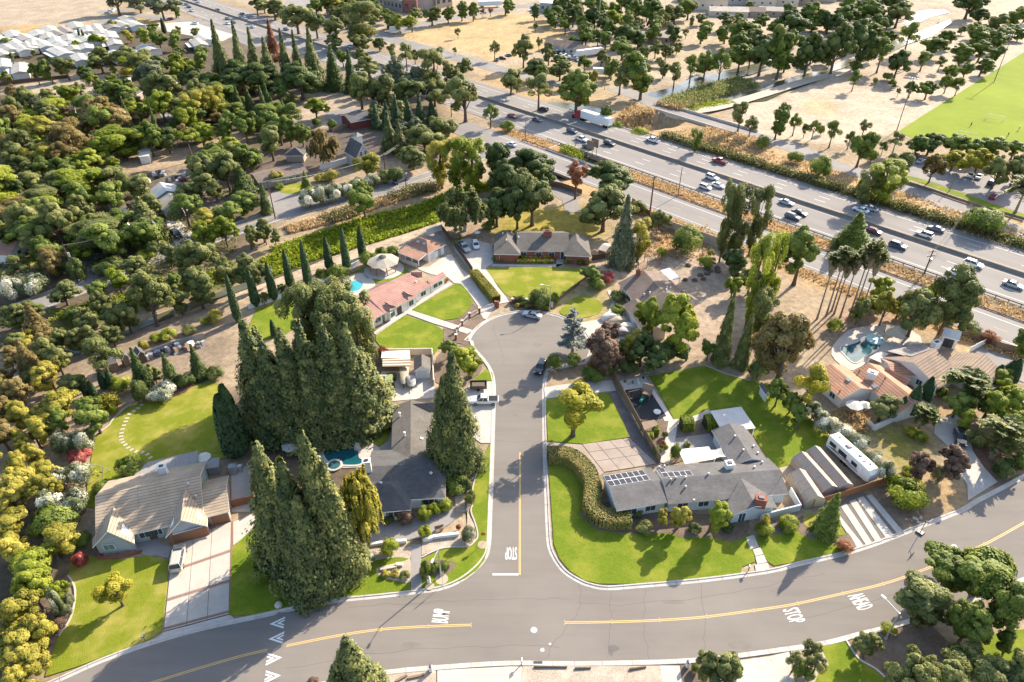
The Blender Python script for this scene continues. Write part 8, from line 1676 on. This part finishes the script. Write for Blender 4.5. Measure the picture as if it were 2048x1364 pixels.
def mailbox(x,y,rz,label,brick=False):
    p = G(x,y); o = thing('mailbox',label,'mailbox',(p.x,p.y,.1),rz)
    MB().box((0,0,0),(.45,.45,1.1)if brick else(.1,.1,1.0)).build('post',M['stucco']if brick else M['wood'],o,local=True); MB().box((0,0,1.1 if brick else 1.0),(.25,.5,.22)).tube((0,-.25,1.22),(0,.25,1.22),.125,.125,8).build('box',M['metal']if not brick else M['darkmetal'],o,local=True)
mailbox(858,1165,0,'mailbox on the corner lawn by the street lamp',True); mailbox(862,1342,0,'mailbox beside the gravel at the bottom edge',True); mailbox(1374,1334,0,'pale mailbox beside the driveway at the bottom edge',True); mailbox(1496,1143,0,'mailbox in a dry bed at the end of the paved walk'); mailbox(1043,1330,0,'dark mailbox beside the concrete drive at the bottom'); mailbox(291,1282,0,'small mailbox on the shaded corner of the front lawn')
p = G(558,1212); tag(MB().lathe((p.x,p.y,.1),[(.55,0),(.6,.3),(.4,.6),(0,.7)],9).build('boulder',M['concrete']),'pale boulder in a mulch ring by the kerb','boulder')
# ---- basketball hoop
b = G(1840,1066); o = thing('basketball_hoop','portable basketball hoop with dark base at the kerb','basketball hoop',(b.x,b.y,.04),R(-55))
MB().box((0,0,0),(1.15,1.0,.28),0,0,.85).build('base',M['darkmetal'],o,local=True); MB().tube((0,0,.2),(0,0,3.0),.055).tube((0,0,2.6),(.5,0,3.05),.045).build('pole',M['darkmetal'],o,local=True); MB().box((.55,0,2.75),(.04,1.25,.85)).build('backboard',plain('smoky_backboard',(.30,.29,.28),.2),o,local=True)
MB().path([(.8+.22*math.cos(R(a)),.22*math.sin(R(a)),2.9)for a in range(0,361,30)],.012,4).build('rim',plain('rim_orange',(.5,.12,.03)),o,local=True)
for a,b_,lab in(((1180,58),(9,6),'large tan cover slab in the bare verge by the hoop'),((1222,52),(4,8),'narrow pale cover slab in the bare verge by the hoop'),((1208,90),(7,5),'small white cover slab in the bare verge by the hoop')):
    c = G(*T(15,a)[0]); tag(MB().box((c.x,c.y,0),(b_[0]*.1,b_[1]*.1,.1),R(-30)).build('utility_cover',M['concrete']),lab,'utility cover')
# ---- pools
def pool(label,pts,water,z=.13,cop='concrete'):
    P = smooth(GP(pts),5,True); c = sum(P,Vector())/len(P); o = thing('swimming_pool',label,'pool',(c.x,c.y,0))
    MB().ribbon(P,[(-.18,z-.1),(-.18,z+.07),(.22,z+.07),(.22,z-.1)],0,True).build('coping',M[cop],o); MB().prism(P,z-.05,z+.02).build('water',M[water],o); return o
pl = pool('dark teal free form pool behind the grey hip house',T(9,(540,870),(590,838),(640,832),(690,858),(750,858),(800,862),(828,895),(832,935),(866,955),(850,985),(800,1000),(700,1000),(600,985),(548,940)),'poolwater')
c = G(*T(9,(628,1000))[0]); MB().lathe((c.x,c.y,.1),[(1.5,0),(1.5,.25),(1.1,.25),(1.1,.18),(0,.18)],18).build('spa',M['concrete'],pl); MB().lathe((c.x,c.y,.27),[(1.1,.03),(0,.03)],18).build('spa_water',M['darkpool'],pl)
sl_ = thing('pool_slide','curved white water slide at the edge of the teal pool','slide',G(*T(9,(760,820))[0])); P = [G(*T(9,(690,850))[0],.5),G(*T(9,(710,815))[0],1.1),G(*T(9,(760,785))[0],1.7),G(*T(9,(805,800))[0],2.0)]
MB().ribbon(smooth(P,5),[(-.4,1.0),(-.3,.7),(.3,.7),(.4,1.0)]).build('chute',M['stucco'],sl_); MB().box((P[3].x,P[3].y,0),(1.2,1.2,1.2),0,0,.7).build('rock_base',M['concrete'],sl_)
pool('turquoise pool beside the red tiled house',T(5,(745,905),(780,885),(820,882),(858,900),(858,925),(832,960),(790,972),(730,985),(690,1020),(650,1035),(560,1040),(580,1010),(650,985),(700,950)),'poolwater2')
h7p = Zp(1580,640,2.876); pool('dark green kidney pool behind the terracotta house',h7p((275,158),(330,146),(385,128),(410,98),(445,92),(470,120),(525,150),(490,188),(440,212),(385,248),(350,240),(300,190)),'darkpool')
c = G(*h7p((487,118))[0]); tag(MB().lathe((c.x,c.y,.14),[(2.0,0),(2.0,.35),(1.7,.4),(0,.32)],18).build('pool_float',plain('pale_teal_vinyl',(.35,.52,.48),.4)),'round pale teal float by the kidney pool','pool float')
# ---- gazebos, umbrellas
c = G(*T(5,(1025,795))[0]); o = thing('gazebo','octagonal gazebo with pale shingle roof on a round pad','gazebo',(c.x,c.y,.16)); mb = MB(); r_ = 4.3
for k in range(8):
    a = R(45*k+22.5); b_ = R(45*k+67.5); MB().box((3.5*math.cos(a),3.5*math.sin(a),0),(.22,.22,2.6)).build('post',M['redwood'],o,local=True)
    A = (r_*math.cos(a),r_*math.sin(a),2.5); B = (r_*math.cos(b_),r_*math.sin(b_),2.5); C = (.9*math.cos(b_),.9*math.sin(b_),3.7); D = (.9*math.cos(a),.9*math.sin(a),3.7); MB().add([A,B,C,D],[(0,1,2,3)]).build('roof_panel',RF['beige'],o,local=True,uv=True)
MB().lathe((0,0,3.75),[(1.05,0),(.9,.15),(0,.6)],8).build('cupola',RF['dark'],o,local=True,uv=True)
c = G(*h7p((588,118))[0]); o = thing('canopy_tent','tan canopy tent beside the kidney pool','canopy',(c.x,c.y,.1),R(-30))
for a in(-1,1):
    for b_ in(-1,1):MB().tube((a*2.0,b_*2.0,0),(a*2.0,b_*2.0,2.3),.05).build('leg',M['darkmetal'],o,local=True)
for k in range(4):a = R(45+90*k); b_ = R(135+90*k); q_ = 2.95; MB().add([(q_*math.cos(a),q_*math.sin(a),2.3),(q_*math.cos(b_),q_*math.sin(b_),2.3),(0,0,3.6)],[(0,1,2)]).build('roof_panel',M['tancanvas'],o,local=True)
def umbrella(x,y,r_,label,mat='canvas',z=2.3):
    c = G(x,y,z); o = thing('patio_umbrella',label,'umbrella',(c.x,c.y,.1)); MB().tube((0,0,0),(0,0,z+.2),.03).build('pole',M['metal'],o,local=True); MB().lathe((0,0,0),[(.3,0),(.3,.1),(0,.12)],10).build('base',M['darkmetal'],o,local=True)
    for k in range(8):a = R(45*k); b_ = R(45*k+45); MB().add([(r_*math.cos(a),r_*math.sin(a),z-.25),(r_*math.cos(b_),r_*math.sin(b_),z-.25),(0,0,z+.3)],[(0,1,2)]).build('canopy_panel',M[mat],o,local=True)
umbrella(*T(8,(1625,925))[0],1.35,'white octagonal umbrella behind the tan roofed house'); umbrella(*h7p((372,485))[0],1.7,'cream patio umbrella below the terracotta roof'); umbrella(*h7p((436,485))[0],1.2,'smaller cream umbrella beside the large one'); umbrella(*T(5,(1768,490))[0],1.0,'white umbrella on a round patio by the brick house')
umbrella(*T(9,(455,740))[0],2.2,'grey canopy in the shade beside the teal pool','greycanvas',2.4); umbrella(*T(9,(280,830))[0],1.8,'second grey canopy under the redwoods beside the pool','greycanvas',2.3)
# small structures behind the tan house
c = G(*T(8,(1725,1040))[0]); tag(MB().box((c.x,c.y,0),(1.8,2.2,1.9),R(13)).box((c.x,c.y,1.9),(2.1,2.5,.12),R(13)).build('tool_shed',M['greydeck']),'small grey flat roofed shed behind the tan roofed house','shed')
c = G(*T(8,(1875,1060))[0]); tag(MB().box((c.x,c.y,.1),(1.2,1.0,1.9),R(5)).build('water_tank',M['metal']),'tall grey metal cabinet in the side yard','cabinet')
for k in range(6):
    c = G(*T(8,(1925+random.uniform(-15,20),1020+random.uniform(-25,30)))[0]); tag(MB().box((c.x,c.y,.1),(random.uniform(.3,.7),random.uniform(.3,.6),random.uniform(.3,.8)),random.random()).build('stored_box',M[random.choice(['metal','stucco','greycanvas','wood'])]),'small stored box in the side yard clutter','box','boxes in the side yard')
c = G(*T(12,(1690,105))[0]); o = thing('planter','brown barrel planter between the two garage doors','planter',(c.x,c.y,.1)); MB().lathe((0,0,0),[(.35,0),(.45,.4),(.38,.75),(.3,.75),(0,.65)],12).build('barrel',M['wood'],o,local=True)
# swing sets
def swing(p,q_,h,label,mat,seats=2):
    A = G(*p); B = G(*q_); o = thing('swing_set',label,'swing set',((A.x+B.x)/2,(A.y+B.y)/2,.12)); d = (B-A).normalized(); n = Vector((-d.y,d.x,0)); c = (A+B)/2; c.z = .12
    MB().tube(A+Vector((0,0,h)),B+Vector((0,0,h)),.06).build('top_bar',M[mat],o)
    for e in(A,B):
        for s_ in(-1,1):MB().tube(e+n*s_*1.1,e+Vector((0,0,h)),.05).build('leg',M[mat],o)
    for k in range(seats):
        s_ = A.lerp(B,(k+1)/(seats+1)); MB().tube(s_+d*.2+Vector((0,0,.5)),s_+d*.2+Vector((0,0,h)),.015,.015,4).tube(s_-d*.2+Vector((0,0,.5)),s_-d*.2+Vector((0,0,h)),.015,.015,4).build('chain',M['metal'],o); MB().box((s_.x,s_.y,.48),(.5,.25,.05),math.atan2(d.y,d.x)).build('seat',plain('swing_yellow',(.6,.38,.05))if k==0 else M['black'],o)
swing(T(8,(735,1050))[0],T(8,(855,1075))[0],2.2,'thin metal swing set on the back lawn','metal'); swing(T(10,(925,480))[0],T(10,(1030,455))[0],2.4,'swing set with wooden beam on the dark play surface','wood',3)
c = G(*T(10,(1075,450))[0]); o = thing('play_tower','wooden play tower with a green slide','play tower',(c.x,c.y,.12),R(-25))
for a in(-.8,.8):
    for b_ in(-.8,.8):MB().box((a,b_,0),(.12,.12,2.6)).build('post',M['wood'],o,local=True)
MB().box((0,0,1.2),(1.7,1.7,.1)).build('deck',M['wood'],o,local=True); MB().add([(-1,-1,2.6),(1,-1,2.6),(1,0,3.3),(-1,0,3.3),(1,1,2.6),(-1,1,2.6)],[(0,1,2,3),(3,2,4,5)]).build('roof',M['wood'],o,local=True)
MB().ribbon([(-.2,-.8,0),(-.3,-1.6,0),(-.5,-3.0,0)],[(-.3,.9),(-.25,.7),(.25,.7),(.3,.9)]).build('slide',plain('slide_green',(.02,.25,.16),.4),o,local=True)
c = G(*T(10,(1160,575))[0]); tag(MB().lathe((c.x,c.y,.13),[(.7,0),(.75,.25),(.5,.3),(0,.28)],14).build('toy_pool',M['stucco']),'small white toy tub on the dark play surface','toy tub')
o = thing('play_shelter','brown roofed lean-to against the play yard fence','shelter',G(*T(10,(1100,660))[0])); P4 = T(10,(1035,650),(1140,630),(1168,670),(1060,715)); MB().prism([G(*k,2.2)for k in P4],2.1,2.22,bottom=True).build('roof',M['wood'],o)
for k in P4:p = G(*k,2.2); MB().box((p.x,p.y,0),(.12,.12,2.1)).build('post',M['wood'],o)
for k,(a,b_)in enumerate(((905,330),(935,350),(965,340),(1010,350),(1050,300),(1065,260),(1090,255),(1120,250),(1005,320))):
    c = G(*T(10,(a,b_))[0]); tag(MB().box((c.x,c.y,.12),(random.uniform(.3,.6),random.uniform(.3,.6),random.uniform(.3,.9)),random.random(),0,random.uniform(.5,1)).build('garden_toy',M[random.choice(['stucco','metal','wood','black'])]),'small toy or pot on the play yard concrete','toy','toys on the play yard concrete')
# goals and people on the sports field
def goal(x,y,rz,label):
    p = G(x,y); o = thing('soccer_goal',label,'goal',(p.x,p.y,.04),rz); MB().path([(-3,0,0),(-3,0,2.2),(3,0,2.2),(3,0,0)],.07,6).build('frame',M['trim'],o,local=True); MB().path([(-3,0,2.2),(-3,1.8,0),(3,1.8,0),(3,0,2.2)],.04,5).build('net_support',M['trim'],o,local=True)
goal(*T(3,(1585,1105))[0],R(-35),'white goal at the near edge of the sports field'); goal(*T(3,(1810,965))[0],R(-35),'white goal out on the sports field')
def person(x,y,rz,top,label):
    p = G(x,y); bm = bmesh.new(); J = [(0,0,.95),(0,0,1.25),(0,0,1.5),(0,0,1.75),(.1,0,.5),(.13,.1,.05),(-.1,.05,.5),(-.14,-.12,.05),(.24,0,1.15),(.3,.12,.9),(-.24,0,1.15),(-.3,-.1,.9)]
    E_ = [(0,1),(1,2),(2,3),(0,4),(4,5),(0,6),(6,7),(2,8),(8,9),(2,10),(10,11)]; rr = [.15,.16,.10,.11,.09,.06,.09,.06,.06,.045,.06,.045]
    me = bpy.data.meshes.new('person'); me.from_pydata(J,E_,[]); o = bpy.data.objects.new('person',me); COL.objects.link(o); md = o.modifiers.new('skin','SKIN')
    for v,r_ in zip(me.skin_vertices[0].data,rr):v.radius = (r_,r_)
    me.skin_vertices[0].data[0].use_root = True; o.modifiers.new('sub','SUBSURF').levels = 1; me.materials.append(M[top]); o.location = (p.x,p.y,.04); o.rotation_euler = (0,0,rz); bm.free(); tag(o,label,'person')
person(*T(3,(1620,1012))[0],R(20),'black','distant person in dark clothes walking on the sports field'); person(*T(3,(1915,1095))[0],R(80),'darkwood','distant person in brown clothes on the sports field'); person(*T(3,(2003,1045))[0],R(-40),'metal','distant person in grey clothes at the right of the sports field')
# junk yard beside the dirt path
for k in range(34):
    a,b_ = random.choice([(random.uniform(1190,1500),None)])if 1 else 0,0
    x = random.uniform(1180,1640); y = 115-(x-1180)*.22+random.uniform(-20,35); c = G(*T(8,(x,y))[0]); s_ = random.uniform(.4,1.6)
    tag(MB().box((c.x,c.y,0),(s_,s_*random.uniform(.5,1.2),random.uniform(.3,1.2)),random.random()*3,0,random.uniform(.6,1)).build('junk_item',random.choice([M['metal'],M['wood'],M['stucco'],PAINT['dkblue'],M['greycanvas'],M['darkmetal'],M['canvas']])),'piece of junk heaped in the yard beside the dirt path','junk','junk in the yard by the path')
for k in range(22):
    c = G(*T(4,(random.uniform(1190,1480),random.uniform(20,110)))[0]); s_ = random.uniform(.6,2.0); tag(MB().box((c.x,c.y,0),(s_,s_*.7,random.uniform(.4,1.3)),random.random()*3,0,random.uniform(.7,1)).build('yard_item',random.choice([M['metal'],M['wood'],M['stucco'],M['redbarn'],M['canvas'],M['darkmetal']])),'stored object in the cluttered lot behind the beige house','junk','objects in the cluttered lot')
for k in range(26):
    c = G(*T(2,(random.uniform(330,560),random.uniform(420,490)))[0]); s_ = random.uniform(1,3.5); tag(MB().box((c.x,c.y,0),(s_,s_*.5,random.uniform(.6,1.8)),random.random()*3,0,random.uniform(.7,1)).build('scrap_item',random.choice([M['metal'],M['wood'],M['stucco'],M['rustrail'],M['canvas'],M['darkmetal'],PAINT['silver']])),'scrap object in the farmyard beyond the freeway','scrap','scrap in the farmyard')
for k in range(14):
    c = G(*T(6,(random.uniform(1380,1720),random.uniform(680,900)))[0]); tag(MB().lathe((c.x,c.y,0),[(random.uniform(.4,.9),0),(random.uniform(.5,1.0),.3),(.4,.6),(0,.7)],7).build('yard_stump',M['bark']),'dark stump or pile on the bare yard behind the brown house','stump','stumps on the bare yard')
# pergola and garden stuff near the tall dark conifer
o = thing('garden_pergola','rickety timber pergola on the bare slope behind the brown house','pergola',G(*T(6,(1120,700))[0])); P4 = T(6,(1065,665),(1175,640),(1190,690),(1085,715))
for k in P4:p = G(*k,2.3); MB().box((p.x,p.y,0),(.14,.14,2.3)).build('post',M['redwood'],o)
for k in range(9):A = G(*P4[0],2.3).lerp(G(*P4[1],2.3),k/8); B = G(*P4[3],2.3).lerp(G(*P4[2],2.3),k/8); MB().tube(A+Vector((0,0,.08)),B+Vector((0,0,.08)),.06,.06,4).build('rafter',M['wood'],o)
h = House('tarp_shed','small tan roofed store in the yard right of the brick house','shed',G(1205,498)); t4 = T(6,(715,590),(775,600),(690,630),(755,650)); h.gable(t4[0],t4[1],t4[2],t4[3],2.7,2.1,'tanpale','wood',.15,.15)
# ---- hedges
def hedge(label,pts,wd,h,col,dens=60,leaf=.2,n=5,closed=False,name='clipped_hedge',rnd=.25,group=None,zz=0.1):
    P = smooth(GP(pts),n)if len(pts)>2 else[G(*pts[0]).lerp(G(*pts[1]),k/6)for k in range(7)]; o = thing(name,label,'hedge',(P[0].x,P[0].y,zz),0,group); Pt = []; Nn = []
    for a,b in zip(P,P[1:]):
        d = b-a; L_ = d.length; d = d.normalized(); nn = Vector((-d.y,d.x,0)); k = int(L_*(wd+2*h)*dens)
        t = RNG.rand(k); s_ = RNG.rand(k)*(wd+2*h)
        for i in range(k):
            s0 = s_[i]
            if s0<h:y,z,ny,nz = wd/2,s0,1,.25
            elif s0<h+wd:y,z,ny,nz = wd/2-(s0-h),h,0,1
            else:y,z,ny,nz = -wd/2,s0-h-wd,-1,.25
            e = abs(y)/(wd/2)
            if z>h-.01:z = h-rnd*e**4
            elif z>h-rnd:y *=1-.12*(z-(h-rnd))/rnd
            q_ = a+d*(t[i]*L_)+nn*(y+RNG.randn()*.06); Pt.append((q_.x-P[0].x,q_.y-P[0].y,max(.02,z+RNG.randn()*.06))); Nn.append((nn.x*ny,nn.y*ny,nz))
    Pt = np.array(Pt); Nn = np.array(Nn)+unit(len(Pt))*.55
    tn = .5+.16*RNG.randn(len(Pt))+.18*np.sin(Pt[:,0]*.9)*np.sin(Pt[:,1]*.8+1)
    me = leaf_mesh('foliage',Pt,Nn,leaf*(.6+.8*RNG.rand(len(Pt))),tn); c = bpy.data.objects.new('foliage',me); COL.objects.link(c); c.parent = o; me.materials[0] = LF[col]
    MB().ribbon([p-P[0]for p in P],[(-wd/2+.15,0),(-wd/2+.15,h-.2),(-wd/4,h-.1),(wd/4,h-.1),(wd/2-.15,h-.2),(wd/2-.15,0)]).build('inner_core',surf('hedge_core_'+col,(.03,.04,.012),(.02,.03,.01),2)if 'hedge_core_'+col not in bpy.data.materials else bpy.data.materials['hedge_core_'+col],o,local=True); return o  # added solid dark core under the leaves, blocks the view through the hedge
hedge('big S shaped clipped hedge curving round the solar roofed house',T(10,(285,950),(390,948),(490,975),(590,1070),(640,1190),(640,1300))+T(14,(640,0),(700,70),(800,95),(940,90)),3.0,2.0,'hedge',75,.2)
hedge('tall yellow green hedge between the two gated drives',T(5,(1745,845),(1800,910),(1870,990),(1925,1060)),2.2,1.9,'mimosa',70,.2)
for a,b_,w_,h_,lab in(((1345,700),(1440,695),2.4,2.3,'large clipped cube bush in the rear court, left one'),((1535,690),(1630,680),2.4,2.3,'large clipped cube bush in the rear court, right one'),((1120,745),(1170,745),1.3,1.6,'small clipped cube bush by the fence, upper one'),((1072,785),(1125,785),1.3,1.5,'small clipped cube bush by the fence, lower one')):
    hedge(lab,T(10,a,b_),w_,h_,'bright',70,.2,name='clipped_bush')
z5 = Zp(960,430,6.82)
for k in range(6):hedge('clipped yellow green box bush in the row before the brick house',z5((505+85*k,660),(582+85*k,660)),1.3,1.1,'mimosa',70,.16,name='box_bush',group='box bushes before the brick house')
for k in range(12):c = G(*z5((575+36*k,612+6*(k%2)))[0]); plant('shr','red' if k%4==3 else 'mimosa',Vector((c.x,c.y,.1)),1.5,1.5,'in the flower row before the brick house')
for x,y,w_ in((200,630,1.8),(270,640,1.8),(430,630,2.2),(1180,665,2.0),(1250,655,1.8),(1370,680,2.4),(1450,675,1.6),(1490,665,1.6)):c = G(*z5((x,y))[0]); plant('shr','green',Vector((c.x,c.y,.1)),w_*.7,w_,'against the brick house wall')
for x,y,c_ in((505,1262,'yellow'),(905,1305,'yellow'),(640,1270,'mimosa'),(850,1260,'mimosa')):c = G(*z5((x,y))[0]); plant('shr',c_,Vector((c.x,c.y,.1)),1.2,1.5,'at the head of the close')
for k in range(14):c = G(*z5((480+34*k+random.uniform(-8,8),1205+random.uniform(-40,60)))[0]); plant('shr','dark' if k%3 else 'purple',Vector((c.x,c.y,.1)),random.uniform(1,2.2),random.uniform(1.5,2.6),'in the shady bed at the head of the close')
for k in range(9):c = G(*Zp(690,440,5.683)((950+26*k,825-16*k))[0]); plant('shr',('green','olive','rust')[k%3],Vector((c.x,c.y,.1)),random.uniform(.8,1.3),random.uniform(1.1,1.7),'along the front of the red tiled house')
# ---- rough growth nobody could count
def growth(name,label,cat,spots,h,col,leaf=.3,per=9,spread=.5,asp=2.4,up=True):
    sp_ = np.array(spots); Z0 = TH(sp_[:,0],sp_[:,1]); k_ = np.maximum(3,(per*sp_[:,2]).astype(int)); ix = np.repeat(np.arange(len(sp_)),k_); n = len(ix); s_ = sp_[ix,2]
    P = np.stack([sp_[ix,0]+RNG.randn(n)*spread*s_*.6,sp_[ix,1]+RNG.randn(n)*spread*s_*.6,Z0[ix]+.05+RNG.rand(n)*h*s_],1)
    Nn = unit(n)*.8; Nn[:,2] += .4; A = unit(n)*.5; A[:,2] += 1; Ti = .5+.2*RNG.randn(len(sp_))[ix]+.15*RNG.randn(n)
    me = leaf_mesh(name,P,Nn,leaf*(.6+.8*RNG.rand(n)),Ti,asp,A if up else None)
    me.materials[0] = LF[col]; o = bpy.data.objects.new(name,me); COL.objects.link(o); return tag(o,label,cat,None,'stuff')
def along(pts,wd,n,smin=.6,smax=1.3,world=False):
    Q = pts if world else smooth(GP(pts),4); L_ = [0]
    for a,b in zip(Q,Q[1:]):L_.append(L_[-1]+(b-a).length)
    out = []
    for _ in range(n):
        t = RNG.rand()*L_[-1]; i = max(j for j in range(len(Q)-1)if L_[j]<=t); a,b = Q[i],Q[i+1]; u_ = (t-L_[i])/max(L_[i+1]-L_[i],1e-6); d = (b-a).normalized(); o = (RNG.rand()-.5)*wd
        p = a.lerp(b,u_); out.append((p.x-d.y*o,p.y+d.x*o,RNG.uniform(smin,smax)))
    return out
growth('creek_weeds','lush bright green weeds filling the creek bank','weeds',along(T(5,(60,780),(200,710),(500,610),(860,512),(1200,420),(1480,340)),7.5,2600),.9,'weed',.42,9,.6,1.6)
growth('creek_weeds','second band of bright weeds on the far creek bank','weeds',along(T(5,(150,655),(480,545),(860,420),(1250,320),(1450,250),(1560,200),(1880,110)),4.5,1500),.9,'weed',.42,9,.6,1.6)
growth('creek_weeds','patchy green weeds along the creek at far left','weeds',along(T(4,(400,1180),(700,1110),(1300,950),(1900,800)),5,500),.8,'bright',.4,8,.6,1.6)
growth('dry_brush','rusty dry brush on the bank below the left road','brush',along(T(5,(250,480),(560,400),(800,330),(1000,260),(1400,130)),5.5,1300),.8,'drygrass',.34,8,.55)
growth('dry_brush','brown green brush patches below the left road','brush',along(T(5,(580,400),(800,330)),5,160,1,2.2),1.0,'drybush',.4,12,.7,1.4); growth('dry_brush','brown green brush below the delivery van','brush',along(T(5,(1080,230),(1450,130)),5,200,1,2.2),1.0,'drybush',.4,12,.7,1.4)
growth('dry_grass','tall orange dry grass between freeway and frontage road','grass',along([fw(-196,184),fw(-172,184)],6.2,260,.6,1.2,True)+along([fw(-141,184),fw(40,184)],5.6,2300,.6,1.2,True),.42,'drygrass',.28,6,.5)
growth('dry_grass','orange dry grass along the sound wall','grass',along([fw(-128,164.8),fw(20,165)],4.2,1500,.6,1.2,True),.5,'drygrass',.3,6,.5)
growth('dry_grass','golden dry grass beyond the far freeway shoulder','grass',along([fw(-150,232),fw(-90,231),fw(-30,226)],14,1500,.6,1.3,True),.5,'drygrass',.34,6,.6)
growth('roadside_hedge','long scruffy brown green hedge beyond the far freeway shoulder','hedge',along([fw(-150,222.2),fw(-60,222.6),fw(50,223)],3.4,1500,1.0,1.9,True),1.3,'drybush',.42,14,.7,1.3,False)
growth('roadside_hedge','green patches in the hedge beyond the far freeway shoulder','hedge',along([fw(-150,222.2),fw(-60,222.6),fw(50,223)],3.4,700,1.0,1.9,True),1.4,'olive',.42,14,.7,1.3,False)
growth('river_brush','low green brush on the strip between the river arms','brush',along(T(2,(1290,860),(1400,800),(1560,740),(1750,690),(1880,660)),14,900,1.2,2.4),1.0,'olive',.5,10,.8,1.4,False)
growth('river_weeds','bright green island of weeds in the river','weeds',along(T(2,(1390,880),(1500,850),(1620,830),(1750,805)),6,500,1,1.8),.7,'weed',.45,9,.7,1.4,False)
growth('river_brush','golden dry brush near the road bridge','brush',along(T(2,(950,990),(1000,900),(1060,870)),12,260,1,2)+along(T(2,(1240,860),(1330,840),(1420,860)),12,300,1,2)+along(T(2,(1500,1080),(1700,1120),(1900,1180)),16,380,1,2),.8,'drygrass',.45,9,.8)
growth('culvert_weeds','green weeds deep in the culvert opening','weeds',[(p.x,p.y,RNG.uniform(1.2,2.2))for p in(fw(RNG.uniform(-168,-158),RNG.uniform(182,187))for _ in range(90))],1.0,'bright',.4,10,.7,1.3,False)
growth('yard_grass','dry orange grass tufts on the bare yard behind the brown house','grass',[(p.x,p.y,RNG.uniform(.5,1.1))for p in(G(RNG.uniform(1290,1420),RNG.uniform(450,520))for _ in range(420))],.6,'drygrass',.32,7,.5)
growth('yard_grass','dry golden grass below the cream umbrella','grass',[(p.x,p.y,RNG.uniform(.5,1.0))for p in(G(RNG.uniform(1665,1740),RNG.uniform(822,865))for _ in range(260))],.45,'drygrass',.26,7,.45)
growth('leaf_litter','fallen leaves and twigs under the redwoods','leaf litter',[(p.x,p.y,RNG.uniform(.5,1.0))for p in(G(RNG.uniform(520,740),RNG.uniform(850,905))for _ in range(300))],.1,'drybush',.25,6,.6,1.3,False)
growth('ground_cover','mixed weeds and brush under the upper left trees','ground cover',[(p.x,p.y,RNG.uniform(.7,1.8))for p in(G(RNG.uniform(-20,470),RNG.uniform(180,560))for _ in range(2600))if not(150<PROJ(p)[0]<500 and 290<PROJ(p)[1]<380)],.8,'olive',.5,7,.9,1.3,False)
# ================================================================ labels: where several things share one, say which by its place in the row
from collections import defaultdict
bpy.context.view_layer.update()
bylab = defaultdict(list)
for o in list(S.objects):
    if o.parent is None and 'label' in o:bylab[o['label']].append(o)
ORD = ('leftmost','second','third','fourth','fifth','sixth','seventh','eighth','ninth','tenth','eleventh','twelfth','thirteenth','fourteenth','fifteenth','sixteenth','seventeenth','eighteenth','nineteenth','twentieth')
for lab,obs in bylab.items():
    if len(obs)<2:continue
    obs.sort(key=lambda o:PROJ(o.location)[0])
    for k,o in enumerate(obs):
        w_ = ORD[k]if k<len(ORD)else f'{k + 1}th'
        o['label'] = f'{" ".join(lab.split()[:13])}, {"leftmost" if k == 0 else ("rightmost" if k == len(obs) - 1 else w_ + " from left")}'
        if 'group' not in o:o['group'] = obs[0]['category']+'s alike'
